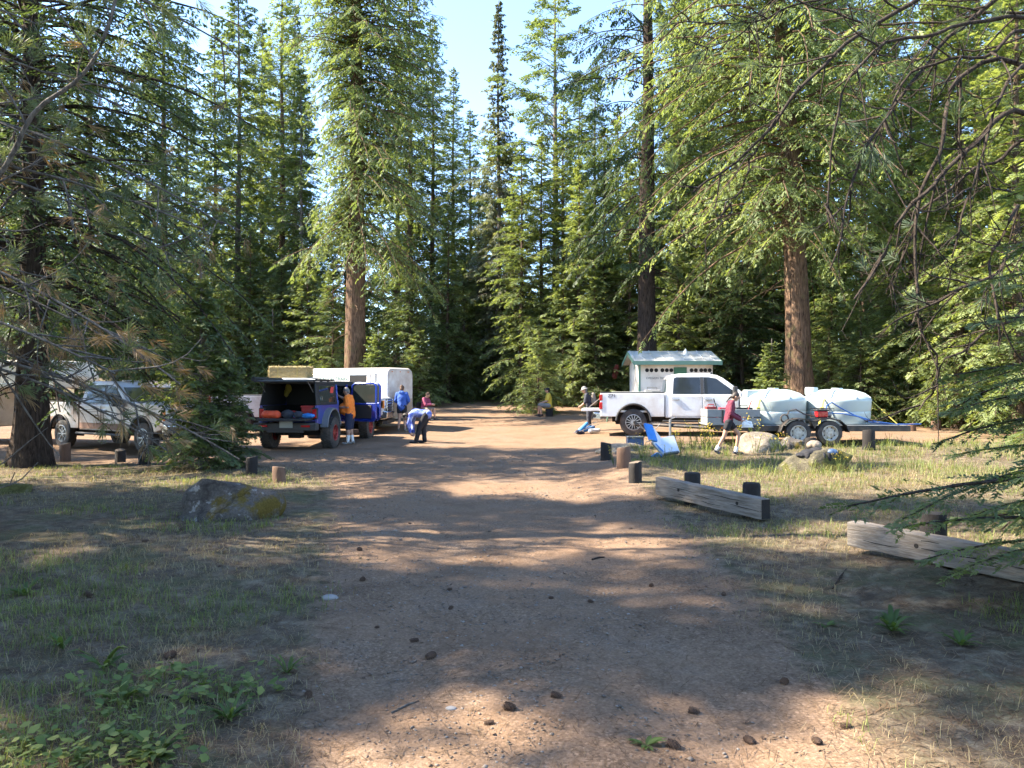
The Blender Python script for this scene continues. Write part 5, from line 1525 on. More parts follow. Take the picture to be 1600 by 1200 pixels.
# ------------------------------------------------------------------ vault toilet hut
mat('hut_wall', (0.80, 0.74, 0.66), 0.7, var=0.04, scale=3, bump=0.15, bscale=30, dirt=((0.5, 0.42, 0.34), 0.2, 1.5))
mat('hut_green', (0.13, 0.25, 0.19), 0.6, var=0.08)
mat('hut_door', (0.045, 0.15, 0.08), 0.6, var=0.08)
mat('hut_roof', (0.56, 0.58, 0.60), 0.45, 0.2, var=0.05, dirt=((0.4, 0.38, 0.33), 0.2, 2))
def hut():
    x0, x1, y0, y1 = 5.15, 8.10, 31.0, 33.6
    z0 = gzf(6.5, 31.5) - 0.05
    root = empty('toilet_hut', ((x0 + x1) / 2, (y0 + y1) / 2, z0))
    tag(root, 'white campground toilet hut with pale metal roof, green trim and round vents', 'hut')
    w, dp, h = (x1 - x0) / 2, (y1 - y0) / 2, 2.45
    rz_ = h + 0.40
    wl_ = MB()
    wl_.add([(-w, -dp, 0), (w, -dp, 0), (w, dp, 0), (-w, dp, 0), (-w, -dp, h), (w, -dp, h), (w, dp, h), (-w, dp, h), (-w, 0, rz_ - 0.06), (w, 0, rz_ - 0.06)],
            [(0, 1, 5, 4), (1, 2, 6, 9, 5), (2, 3, 7, 6), (3, 0, 4, 8, 7), (4, 5, 9, 8), (6, 7, 8, 9)])
    wl_.build('wall', 'hut_wall', root, smooth=False)
    ov = 0.28
    rf = MB()
    for s in (-1, 1):
        e = s * (dp + 0.34); ze = h - 0.34 * 0.40 / dp + 0.04
        rf.add([(-w - ov, e, ze), (w + ov, e, ze), (w + ov, 0, rz_ + 0.04), (-w - ov, 0, rz_ + 0.04), (-w - ov, e, ze + 0.05), (w + ov, e, ze + 0.05), (w + ov, 0, rz_ + 0.09), (-w - ov, 0, rz_ + 0.09)],
               [(0, 3, 2, 1) if s < 0 else (0, 1, 2, 3), (4, 5, 6, 7) if s < 0 else (7, 6, 5, 4), (0, 1, 5, 4), (0, 4, 7, 3), (1, 2, 6, 5)])
    roof = rf.build('roof', 'hut_roof', root, smooth=False)
    for x in np.arange(-w - 0.2, w + 0.25, 0.4):
        e = -(dp + 0.34); ze = h - 0.34 * 0.40 / dp + 0.04
        MB().tube([(float(x), e, ze + 0.06), (float(x), 0, rz_ + 0.10)], 0.018, 5).build('roof_seam', 'hut_roof', roof)
    MB().lathe([(0.001, 0.34), (0.03, 0.30), (0.16, 0.06), (0.17, 0.0)], (0.55, -0.55, rz_ - 0.16), 'z', 14).build('roof_vent', 'hut_roof', roof)
    tr = MB()
    ze = h - 0.34 * 0.40 / dp + 0.04
    tr.box((0, -dp - 0.352, ze + 0.0), (2 * (w + ov) + 0.04, 0.03, 0.16))
    for x in (-w - ov - 0.012, w + ov + 0.012):
        for s in (-1, 1):
            e = s * (dp + 0.34)
            tr.add([(x - .012, e, ze - 0.07), (x + .012, e, ze - 0.07), (x + .012, 0, rz_ - 0.07), (x - .012, 0, rz_ - 0.07), (x - .012, e, ze + 0.07), (x + .012, e, ze + 0.07), (x + .012, 0, rz_ + 0.07), (x - .012, 0, rz_ + 0.07)],
                   [(0, 1, 2, 3), (7, 6, 5, 4), (0, 4, 5, 1), (1, 5, 6, 2), (2, 6, 7, 3), (3, 7, 4, 0)])
    tr.build('fascia', 'hut_green', root, smooth=False)
    MB().box((-w - 0.004, -dp - 0.004, h / 2), (0.08, 0.08, h - 0.02)).box((-w - 0.01, 0, 2.32), (0.03, 0.06, 0.3)).build('corner_trim', 'hut_green', root)
    dx = 0.02 * 0 - w + 1.62
    dr = MB().box((dx + 0.02, -dp - 0.02, 1.12), (0.52, 0.04, 2.2)).build('door', 'hut_door', root, bevel=0.008)
    MB().box((dx + 0.22, -dp - 0.06, 1.1), (0.05, 0.05, 0.12)).build('handle', 'chrome', dr)
    xs_ = [-w + 0.30, -w + 0.48, -w + 0.67, -w + 0.92, -w + 1.10, -w + 1.28, w - 0.85, w - 0.68, w - 0.46, w - 0.30, w - 0.12]
    for x in xs_:
        MB().lathe([(0.001, -0.012), (0.062, -0.012), (0.062, 0.0), (0.078, 0.0), (0.078, 0.02)], (x, -dp - 0.012, 2.10), 'y', 16).build('vent_hole', 'dark_interior', root)
    text('OREGON TRAIL RID', 'lettering', 'decal_dark', root, (-w + 0.80, -dp - 0.004, 1.78), (PI / 2, 0, 0), 0.12, 0.002)
    # notice and emblem on the wall
    MB().box((-w + 0.50, -dp - 0.008, 1.32), (0.40, 0.012, 0.20)).build('notice_frame', 'tan_panel', root)
    MB().box((-w + 0.50, -dp - 0.016, 1.32), (0.36, 0.006, 0.16)).build('notice', 'hut_wall', root)
    MB().lathe([(0.001, 0.0), (0.14, 0.0), (0.001, 0.01)], (-w + 1.02, -dp - 0.012, 1.28), 'y', 8).build('emblem', 'grey_plastic', root)
    MB().box((w - 0.05, -dp - 0.01, 1.98), (0.06, 0.02, 0.07)).build('fixture', 'grey_plastic', root)
hut()
# green bench beside the hut
b = empty('picnic_table', (4.35, 30.2, gzf(4.35, 30.2)), R(8)); tag(b, 'pale green picnic table beside the toilet hut gable', 'table')
for k in range(4):
    MB().box((0, -0.3 + k * 0.2, 0.93), (1.3, 0.18, 0.045)).build('plank', 'hut_green', b, bevel=0.005)
for s in (-1, 1):
    MB().box((0, s * 0.62, 0.50), (1.3, 0.22, 0.045)).build('seat', 'hut_green', b, bevel=0.005)
    MB().tube([(s * 0.45, -0.68, 0.0), (s * 0.45, -0.2, 0.9)], 0.03, 6).tube([(s * 0.45, 0.68, 0.0), (s * 0.45, 0.2, 0.9)], 0.03, 6).box((s * 0.45, 0, 0.47), (0.05, 1.4, 0.05)).build('leg', 'hut_green', b)
# ------------------------------------------------------------------ posts, rails, boulders, camp gear
mat('post_dark', (0.013, 0.010, 0.009), 0.85, var=0.4, scale=5, bump=0.6, bscale=18, stretch=(6, 6, 1))  # near-black: the shade on the posts is put into this colour
mat('post_brown', (0.13, 0.075, 0.048), 0.85, var=0.4, scale=5, bump=0.6, bscale=18, stretch=(6, 6, 1))
mat('post_top', (0.14, 0.105, 0.075), 0.9, var=0.3, scale=14, bump=0.4, bscale=40)
mat('crack_dark', (0.02, 0.016, 0.013), 0.95, var=0.3)
mat('cloth_orange', (0.90, 0.21, 0.02), 0.8, var=0.12, scale=6, bump=0.2, bscale=25)
mat('cloth_navy', (0.018, 0.022, 0.05), 0.85, var=0.2, scale=6)
mat('cloth_black', (0.012, 0.012, 0.016), 0.85, var=0.25, scale=8)
mat('cloth_royal', (0.035, 0.10, 0.38), 0.8, var=0.15, scale=6, bump=0.2, bscale=25)
mat('cloth_print', (0.03, 0.07, 0.42), 0.8, var=0.2, scale=6, dirt=((0.55, 0.62, 0.78), 0.30, 9))
mat('cloth_maroon', (0.13, 0.014, 0.035), 0.8, var=0.15, scale=7, bump=0.2, bscale=25)
mat('cloth_pink', (0.28, 0.05, 0.11), 0.8, var=0.15, scale=7)
mat('cloth_yellow', (0.66, 0.46, 0.055), 0.8, var=0.12, scale=6, bump=0.2, bscale=25)
mat('cloth_tan', (0.22, 0.18, 0.135), 0.85, var=0.12, scale=7)
mat('cloth_grey', (0.22, 0.21, 0.20), 0.85, var=0.15, scale=7)
mat('cloth_dark', (0.035, 0.038, 0.05), 0.85, var=0.2, scale=7)
mat('cloth_white', (0.72, 0.71, 0.69), 0.7, var=0.06, scale=8)
mat('skin_light', (0.52, 0.31, 0.215), 0.55, var=0.08, scale=9)
mat('skin_warm', (0.40, 0.225, 0.15), 0.55, var=0.08, scale=9)
mat('hair_dark', (0.022, 0.014, 0.010), 0.6, var=0.35, scale=40, stretch=(1, 1, 0.3))
mat('hair_grey', (0.16, 0.14, 0.125), 0.6, var=0.3, scale=40)
mat('hair_brown', (0.09, 0.045, 0.022), 0.6, var=0.35, scale=40)
mat('eye_white', (0.6, 0.6, 0.58), 0.3, var=0.05)
mat('gear_blue', (0.03, 0.19, 0.52), 0.6, var=0.2, scale=6, bump=0.2, bscale=20)
mat('gear_white', (0.60, 0.64, 0.70), 0.6, var=0.12, scale=6, bump=0.2, bscale=20)
mat('gear_red', (0.40, 0.03, 0.028), 0.6, var=0.2, scale=6, bump=0.2, bscale=20)
mat('gear_orange', (0.75, 0.09, 0.03), 0.6, var=0.2, scale=6)
mat('cooler_blue', (0.05, 0.09, 0.18), 0.5, var=0.15)
mat('cone_brown', (0.085, 0.05, 0.032), 0.9, var=0.4, scale=40)
mat('stone_grey', (0.25, 0.235, 0.225), 0.9, var=0.3, scale=30)

def rock_material(name, base, lich, moss, moss_amt):
    m, N, L, out = new_mat(name)
    b = N.new('ShaderNodeBsdfPrincipled'); b.inputs['Roughness'].default_value = 0.92; b.inputs['Specular IOR Level'].default_value = 0.15
    tc = N.new('ShaderNodeTexCoord').outputs['Object']
    n1 = noise(N, L, tc, 3.5, 8, 0.7); n2 = noise(N, L, tc, 7.0, 6, 0.65, 0.6); n3 = noise(N, L, tc, 2.0, 6, 0.65); n4 = noise(N, L, tc, 35, 5, 0.7)
    r1 = ramp(N, [(0.3, tuple(c * 0.55 for c in base)), (0.55, base), (0.75, tuple(min(1, c * 1.35) for c in base))]); L.new(n1, r1.inputs[0])
    r2 = ramp(N, [(0.57, (0, 0, 0)), (0.63, (1, 1, 1))]); L.new(n2, r2.inputs[0])
    c = mixc(N, L, mathn(N, L, 'MULTIPLY', r2.outputs[0], 0.8), r1.outputs[0], lich)
    r3 = ramp(N, [(moss_amt, (0, 0, 0)), (moss_amt + 0.07, (1, 1, 1))]); L.new(n3, r3.inputs[0])
    c = mixc(N, L, r3.outputs[0], c, moss)
    g = ramp(N, [(0.35, (0.6, 0.6, 0.6)), (0.65, (1.2, 1.2, 1.2))]); L.new(n4, g.inputs[0])
    vo = N.new('ShaderNodeTexVoronoi'); vo.feature = 'DISTANCE_TO_EDGE'; vo.inputs['Scale'].default_value = 1.7
    wv = mixc(N, L, 0.28, tc, N.new('ShaderNodeTexNoise').outputs['Color']); L.new(wv, vo.inputs['Vector'])
    cr = ramp(N, [(0.0, (0.22, 0.2, 0.19)), (0.035, (1, 1, 1))]); L.new(vo.outputs['Distance'], cr.inputs[0])
    c = mixc(N, L, 0.5, c, cr.outputs[0], 'MULTIPLY')
    c = mixc(N, L, 0.8, c, g.outputs[0], 'MULTIPLY')
    L.new(c, b.inputs['Base Color'])
    bp = N.new('ShaderNodeBump'); bp.inputs['Strength'].default_value = 0.8; bp.inputs['Distance'].default_value = 0.05
    L.new(mathn(N, L, 'ADD', n1, mathn(N, L, 'MULTIPLY', n4, 0.4)), bp.inputs['Height']); L.new(bp.outputs[0], b.inputs['Normal'])
    L.new(b.outputs[0], out.inputs[0])
rock_material('rock_lichen', (0.115, 0.10, 0.088), (0.30, 0.29, 0.27), (0.12, 0.085, 0.02), 0.54)
rock_material('rock_tan', (0.26, 0.22, 0.17), (0.40, 0.36, 0.28), (0.12, 0.11, 0.035), 0.55)
rock_material('rock_moss', (0.13, 0.115, 0.08), (0.25, 0.22, 0.15), (0.10, 0.095, 0.03), 0.46)

def boulder(name, loc, size, m, label, seed, rz=0.0, skew=0.0, cut=0.15):
    rng = np.random.default_rng(seed)
    bm = bmesh.new()
    bmesh.ops.create_icosphere(bm, subdivisions=5, radius=1.0)
    P = np.array([v.co[:] for v in bm.verts])
    D = np.zeros(len(P))
    # a few flat facets give it the look of split stone
    for k in range(9):
        n = unit(rng.normal(0, 1, 3)); n[2] = abs(n[2]) * 0.8
        n = n / np.linalg.norm(n)
        h = 0.62 + 0.25 * rng.random()
        over = np.maximum(P @ n - h, 0)
        P = P - over[:, None] * n * 0.9
    for k in range(26):
        w = rng.normal(0, 1, 3) * (1.5 + 5 * rng.random()); ph = rng.random() * 6
        amp = 0.10 / (1 + np.linalg.norm(w) * 0.6)
        D += amp * np.sin(P @ w + ph)
    P = P * (1 + D)[:, None]
    P[:, 0] += skew * P[:, 2]
    P = P * np.array(size)
    for v, q in zip(bm.verts, P):
        v.co = q
    me = bpy.data.meshes.new(name); bm.to_mesh(me); bm.free()
    me.materials.append(MATS[m])
    me.polygons.foreach_set('use_smooth', [True] * len(me.polygons))
    o = link(bpy.data.objects.new(name, me)); o.location = loc; o.rotation_euler = (0, 0, rz)
    tag(o, label, 'boulder')
    return o

p = at(340, 10.15)
boulder('boulder', (p.x, p.y, p.z + 0.02), (0.76, 0.48, 0.52), 'rock_lichen', 'grey lichen-spotted boulder with yellow moss lying in the litter before the stub posts', 8, 0.1, 0.25)
p = at(1192, 19.6)
boulder('boulder', (p.x, p.y, p.z + 0.0), (0.72, 0.5, 0.40), 'rock_tan', 'pale sunlit boulder overgrown with weeds behind the walking girl', 12, 0.4, -0.1)
p = at(1272, 16.0)
rk = boulder('boulder', (p.x, p.y, p.z + 0.0), (0.80, 0.52, 0.50), 'rock_moss', 'brown mossy boulder with a dark jacket and bag laid on top', 15, 0.2, 0.35)
p = at(1232, 20.2)
boulder('boulder', (p.x, p.y - 0.1, p.z - 0.02), (0.42, 0.35, 0.30), 'rock_lichen', 'low grey rock just before the trailer wheels', 19)
p = at(968, 19.2)
boulder('boulder', (p.x, p.y, p.z - 0.04), (0.62, 0.42, 0.22), 'rock_tan', 'flat pale rock beside the black camp cooler', 23, 0.3)
p = at(-4, 12.3)
boulder('boulder', (p.x, p.y, p.z - 0.03), (0.55, 0.4, 0.22), 'rock_moss', 'low mossy rock beside the fallen forked limb', 29, 0.3)
p = at(1392, 27.5)

def post(px, d, r, h, m, label, lean=(0, 0), seed=0, rough_top=False, loc=None, group=None):
    rng = random.Random(seed)
    p = Vector(loc) if loc is not None else at(px, d)
    root = empty('post', (p.x, p.y, p.z)); tag(root, label, 'post', group)
    n = 20
    rows = [(-0.25, 1.02), (0.0, 1.02), (h * 0.35, 1.0), (h * 0.7, 0.99), (h * 0.96, 0.97), (h, 0.90)]
    ph = rng.random() * 6
    vs = []
    for z, k in rows:
        for i in range(n):
            t = 2 * PI * i / n
            rr = r * k * (1 + 0.035 * math.sin(3 * t + ph) + 0.03 * math.sin(7 * t + ph * 2) + 0.015 * (rng.random() - .5))
            zz = z + (0.02 * math.sin(t + ph) + 0.012 * (rng.random() - 0.5) if z > h * 0.9 else 0)
            vs.append((rr * math.cos(t) + lean[0] * z, rr * math.sin(t) + lean[1] * z, zz))
    fs = []
    for j in range(len(rows) - 1):
        for i in range(n):
            i2 = (i + 1) % n
            fs.append((j * n + i, j * n + i2, (j + 1) * n + i2, (j + 1) * n + i))
    MB().add(vs, fs).build('shaft', m, root)
    tv = vs[-n:]
    c = (sum(v[0] for v in tv) / n, sum(v[1] for v in tv) / n, sum(v[2] for v in tv) / n + 0.004)
    MB().add(tv + [c], [(i, (i + 1) % n, n) for i in range(n)]).build('top', 'post_top', root, smooth=False)
    return root

post(102, 18.9, 0.125, 0.43, 'post_brown', 'brown stub post between the shady fir trunk and the silver pickup', seed=1)
post(188, 18.6, 0.12, 0.30, 'post_dark', 'short black stub post behind the sapling, before the pickup sill', seed=2)
post(226, 17.6, 0.13, 0.40, 'post_dark', 'black stub post before the silver pickup front wheel', seed=3)
post(393, 15.3, 0.115, 0.34, 'post_dark', 'black round post just behind the lichen boulder', seed=4, lean=(0.03, 0))
post(437, 13.9, 0.115, 0.28, 'post_brown', 'splintered brown stub post beside the lichen boulder', seed=5, lean=(-0.04, 0))
post(947, 17.7, 0.125, 0.39, 'post_dark', 'post coloured black for its shade next to the flat pale rock', seed=6)
post(974, 15.6, 0.14, 0.42, 'post_brown', 'thick red-brown post between two black posts at the meadow edge', seed=7)
post(992, 13.4, 0.115, 0.36, 'post_dark', 'black post standing nearest the end of the first guard rail', seed=8)
post(1266, 19.3, 0.14, 0.36, 'post_dark', 'dark stub post in front of the trailer tandem wheels', seed=9)
post(1357, 19.6, 0.15, 0.50, 'post_dark', 'grey-rimmed dark post before the trailer tail', seed=10)
post(1462, 27, 0.16, 0.32, 'post_brown', 'brown cut stump at the far meadow edge behind the trailer tail', seed=11)
post(1424, 26.5, 0.14, 0.25, 'post_brown', 'low cut stump beside the brown stump behind the trailer tail', seed=12)
post(858, 34.6, 0.17, 0.36, 'post_dark', 'dark round stump that the man in yellow sits on', seed=13)

def guard_rail(a, b, h, t, posts, label, seed):
    """squared timber on short round posts"""
    rng = random.Random(seed)
    a = Vector(a); b = Vector(b)
    c = (a + b) / 2
    g = Vector((c.x, c.y, gzf(c.x, c.y)))
    root = empty('guard_rail', g, math.atan2(b.y - a.y, b.x - a.x))
    tag(root, label, 'guard rail')
    L_ = Vector((b.x - a.x, b.y - a.y, 0)).length
    n = 22
    vs = []
    for i in range(n + 1):
        f = i / n
        x = -L_ / 2 + L_ * f
        z = a.z + (b.z - a.z) * f - g.z
        for sy, sz in ((-1, 0), (1, 0), (1, 1), (-1, 1)):
            vs.append((x + 0.006 * (rng.random() - .5), sy * t / 2 + 0.008 * (rng.random() - .5), z + sz * h + 0.008 * (rng.random() - .5)))
    fs = [(0, 1, 2, 3), tuple(n * 4 + k for k in (3, 2, 1, 0))]
    for i in range(n):
        for k in range(4):
            k2 = (k + 1) % 4
            fs.append((i * 4 + k, (i + 1) * 4 + k, (i + 1) * 4 + k2, i * 4 + k2))
    beam = MB().add(vs, fs).build('beam', 'rail_wood', root, bevel=0.012)
    # drying cracks and bolt holes on the face, darker sawn end
    for k in range(7):
        x0 = -L_ / 2 + 0.1 + (L_ - 0.5) * rng.random(); ln = 0.2 + 0.5 * rng.random()
        f = (x0 + ln / 2 + L_ / 2) / L_
        zc = a.z + (b.z - a.z) * f - g.z + h * (0.15 + 0.7 * rng.random())
        MB().tube([(x0 + ln * j / 5, -t / 2 + 0.002, zc + (b.z - a.z) / L_ * ln * (j / 5 - 0.5) + 0.012 * (rng.random() - .5)) for j in range(6)], [0.001, 0.005, 0.006, 0.006, 0.004, 0.001], 5).build('crack', 'crack_dark', beam)
    for f in posts:
        x = -L_ / 2 + L_ * f
        z = a.z + (b.z - a.z) * f - g.z
        MB().lathe([(0.001, -0.006), (0.022, -0.006), (0.024, 0.01)], (x, -t / 2, z + h * 0.55), 'y', 12).build('bolt_hole', 'crack_dark', beam)
        wx = c.x + x * math.cos(root.rotation_euler.z) ; wy = c.y + x * math.sin(root.rotation_euler.z)
        zz = gzf(wx, wy) - g.z
        MB().lathe([(0.10, zz - 0.3), (0.118, zz), (0.116, zz + 0.42 + 0.04 * rng.random()), (0.104, zz + 0.455), (0.001, zz + 0.46)], (x, t / 2 + 0.105, 0), 'z', 18).build('post', 'post_dark', root)
    MB().add([(L_ / 2 + 0.005, -t / 2 + .01, b.z - g.z + .01), (L_ / 2 + 0.005, t / 2 - .01, b.z - g.z + .01), (L_ / 2 + 0.005, t / 2 - .01, b.z - g.z + h - .01), (L_ / 2 + 0.005, -t / 2 + .01, b.z - g.z + h - .01),
              (L_ / 2 - 0.01, -t / 2 + .01, b.z - g.z + .01), (L_ / 2 - 0.01, t / 2 - .01, b.z - g.z + .01), (L_ / 2 - 0.01, t / 2 - .01, b.z - g.z + h - .01), (L_ / 2 - 0.01, -t / 2 + .01, b.z - g.z + h - .01)],
             [(0, 1, 2, 3), (0, 4, 5, 1), (1, 5, 6, 2), (2, 6, 7, 3), (3, 7, 4, 0)]).build('end_grain', 'post_dark', beam, smooth=False)
g1a = pt(1030, 772, 11.55); g1b = pt(1196, 812, 9.75)
guard_rail(g1a, g1b, 0.265, 0.16, (0.25, 0.80), 'long weathered grey timber guard rail on two dark posts at the meadow edge', 3)
g2a = pt(1330, 851, 7.95); g2b = Vector((4.75, 5.75, g2a.z - 0.02))
guard_rail(g2a, g2b, 0.25, 0.16, (0.30, 0.85), 'weathered timber guard rail with its end under the soft fir boughs', 5)

# ---- camp gear
def soft(name, parts, m, label, cat, loc, rz=0.0, voxel=0.02, parent=None):
    """lumpy fabric things: overlapping rounded shapes fused into one skin"""
    mb = MB()
    for q in parts:
        if len(q) == 2: mb.ball(q[0], q[1], 14, 9)
        else: mb.capsule(*q)
    o = remeshed(mb, name, m, parent, voxel, 3, folds=0.012)
    o.location = loc; o.rotation_euler = (0, 0, rz)
    if label: tag(o, label, cat)
    return o

# folded blue and white camp chair tipped in the weeds
p = at(1026, 18.3)
ch = empty('camp_chair', (p.x, p.y, p.z + 0.14), R(12)); ch.rotation_euler = (R(48), 0, R(12)); tag(ch, 'blue and white folding camp chair collapsed in the tall weeds', 'chair')
rt = Matrix.Rotation(R(35), 3, 'Y')
bk = MB()
for k in range(6):
    pass
bk.add([(-0.38, -0.24, 0.60), (-0.30, 0.24, 0.66), (0.10, 0.24, 0.16), (0.02, -0.24, 0.10), (-0.36, -0.24, 0.63), (-0.28, 0.24, 0.69), (0.12, 0.24, 0.19), (0.04, -0.24, 0.13)], [(3, 2, 1, 0), (4, 5, 6, 7), (0, 1, 5, 4), (1, 2, 6, 5), (2, 3, 7, 6), (3, 0, 4, 7)])
bk.build('backrest', 'gear_white', ch, bevel=0.02)
for y in (-0.18, 0.02, 0.20):
    MB().add([(-0.375, y - .035, 0.637), (-0.375, y + .035, 0.645), (0.07, y + .035, 0.175), (0.07, y - .035, 0.165)], [(0, 3, 2, 1)]).build('stripe', 'gear_blue', ch)
MB().box((-0.36, 0, 0.67), (0.24, 0.50, 0.07), Matrix.Rotation(R(18), 3, 'Y')).build('headrest', 'gear_blue', ch, bevel=0.03)
MB().box((0.22, 0.0, 0.16), (0.46, 0.5, 0.06), Matrix.Rotation(R(-14), 3, 'Y')).build('seat', 'gear_white', ch, bevel=0.02)
MB().box((0.22, -0.27, 0.22), (0.36, 0.05, 0.10), Matrix.Rotation(R(-12), 3, 'Y')).build('armrest', 'grey_plastic', ch, bevel=0.02)
MB().box((-0.12, -0.28, 0.13), (0.24, 0.04, 0.22), Matrix.Rotation(R(38), 3, 'Y')).build('side_pocket', 'gear_blue', ch, bevel=0.02)
for y in (-0.25, 0.25):
    MB().tube([(-0.40, y, 0.62), (0.15, y, 0.0)], 0.011, 6).build('frame_tube', 'steel_grey', ch)
    MB().tube([(-0.20, y, 0.0), (0.42, y, 0.24)], 0.011, 6).build('frame_tube', 'steel_grey', ch)
# black cooler box
p = at(992, 19.9)
co = empty('cooler_box', (p.x, p.y, p.z)); tag(co, 'small black and blue cooler box behind the folded camp chair', 'cooler')
MB().box((0, 0, 0.13), (0.42, 0.3, 0.24)).build('body', 'cooler_blue', co, bevel=0.02)
MB().box((0, 0, 0.275), (0.44, 0.32, 0.05)).build('lid', 'grey_plastic', co, bevel=0.015)
MB().tube([(-0.18, -0.16, 0.2), (-0.18, -0.19, 0.32), (0.18, -0.19, 0.32), (0.18, -0.16, 0.2)], 0.01, 6).build('handle', 'black_plastic', co)
# jacket, bag and cap on the mossy boulder
bx, by, bz = rk.location
bt = bz + 0.36
soft('jacket', [((-0.34, -0.02, -0.03), (0.12, 0.14, 0.05)), ((-0.18, 0.0, 0.03), (0.16, 0.18, 0.06)), ((0.0, 0.02, 0.07), (0.14, 0.18, 0.07)), ((0.10, -0.10, 0.05), (0.13, 0.10, 0.05)), ((0.2, 0.02, 0.04), (0.13, 0.15, 0.06)), ((-0.1, -0.2, -0.06), (0.05, 0.05, 0.10)), ((0.05, -0.22, -0.05), (0.04, 0.05, 0.10)), ((0.16, -0.2, -0.06), (0.06, 0.05, 0.12)), ((-0.25, -0.16, -0.06), (0.06, 0.05, 0.08))], 'cloth_black', 'dark navy jacket heaped on the mossy boulder', 'jacket', (bx + 0.06, by, bt), voxel=0.02)
soft('backpack', [((0, 0, 0.08), (0.16, 0.12, 0.10)), ((0.02, -0.08, 0.06), (0.1, 0.06, 0.08))], 'cloth_tan', 'tan day pack lying behind the navy jacket on the boulder', 'backpack', (bx + 0.05, by + 0.14, bt + 0.09), voxel=0.02)
soft('helmet', [((0, 0, 0.06), (0.12, 0.10, 0.07))], 'cooler_blue', 'dark teal rounded bag end beside the navy jacket on the boulder', 'bag', (bx + 0.30, by - 0.17, bt - 0.01), voxel=0.015).name = 'stuff_sack'
p = at(1318, 16.6)
soft('drink_pouch', [((0, 0, 0.07), (0.06, 0.03, 0.08)), ((0.02, 0, 0.15), (0.05, 0.03, 0.03))], 'strap_yellow', 'small yellow pouch standing beside the mossy boulder', 'pouch', (p.x, p.y, p.z), voxel=0.012)
# blue bundle under the lowered tailgate
p = at(915, 26.2)
bn = empty('folded_chair', p, R(5)); tag(bn, 'bundle of blue folded camp chair lying behind the lowered tailgate', 'chair')
for (x, y, z, dx, dz, m_) in ((-0.2, 0, 0.1, 0.25, 0.34, 'gear_blue'), (0.0, 0.1, 0.12, 0.3, 0.2, 'gear_blue'), (0.15, -0.1, 0.1, 0.3, 0.12, 'gear_white'), (-0.3, -0.1, 0.07, 0.2, 0.05, 'cloth_navy')):
    MB().capsule((x, y, z), (x + dx, y + 0.05, z + dz - 0.1), 0.075, 0.06).build('folded_cloth', m_, bn)
MB().tube([(-0.42, -0.16, 0.02), (0.45, -0.12, 0.34)], 0.012, 6).build('frame_tube', 'steel_grey', bn)
MB().tube([(-0.40, 0.16, 0.02), (0.42, 0.14, 0.4)], 0.012, 6).build('frame_tube', 'steel_grey', bn)
# gear in the off-roader's bed (placed in its own axes)
Mj = jeep.matrix_basis.copy() if hasattr(jeep, 'matrix_basis') else Matrix.Identity(4)
jl = Matrix.Translation(jeep.location) @ Matrix.Rotation(jeep.rotation_euler.z, 4, 'Z')
def in_bed(x, y, z):
    return tuple(jl @ Vector((x, y, z)))
rj = jeep.rotation_euler.z
soft('duffel_bag', [((-0.14, 0, 0.1), (0.14, 0.13, 0.11)), ((0.14, 0, 0.1), (0.14, 0.13, 0.11)), ((0, 0, 0.1), (0.18, 0.13, 0.11))], 'gear_orange', 'bright orange duffel bag on the off-roader tailgate', 'bag', in_bed(-2.62, 0.42, 0.855), rj + 1.4, 0.018)
soft('duffel_bag', [((-0.2, 0, 0.1), (0.16, 0.14, 0.12)), ((0.2, 0, 0.1), (0.16, 0.14, 0.12)), ((0, 0, 0.11), (0.25, 0.14, 0.13))], 'gear_red', 'red and black duffel bag in the middle of the off-roader bed', 'bag', in_bed(-2.2, -0.02, 0.81), rj + 1.5, 0.018)
soft('sleeping_bag', [((-0.2, 0, 0.1), (0.14, 0.13, 0.1)), ((0.15, 0, 0.1), (0.2, 0.15, 0.13))], 'cloth_dark', 'dark bedroll on the off-roader tailgate beside the orange bag', 'bedroll', in_bed(-2.6, -0.15, 0.855), rj + 1.3, 0.018)
bxr = empty('storage_box', in_bed(-2.08, -0.46, 0.815), rj); tag(bxr, 'red plastic storage box in the off-roader bed', 'box')
MB().box((0, 0, 0.17), (0.5, 0.34, 0.32)).build('body', 'gear_red', bxr, bevel=0.02)
MB().box((0, 0, 0.35), (0.53, 0.37, 0.05)).build('lid', 'gear_red', bxr, bevel=0.01)
soft('rain_jacket', [((0, 0, 0.0), (0.07, 0.1, 0.14)), ((0, 0.06, -0.12), (0.06, 0.07, 0.12))], 'strap_yellow', 'yellow-green rain jacket hanging inside the off-roader canopy', 'jacket', in_bed(-1.2, 0.52, 1.645), rj, 0.018)
soft('tool_roll', [((-0.12, 0, 0.07), (0.2, 0.1, 0.07)), ((0.15, 0, 0.06), (0.14, 0.1, 0.06))], 'gear_blue', 'blue-grey tool roll beside the red storage box', 'tool roll', in_bed(-2.66, -0.48, 0.858), rj + 1.5, 0.018)
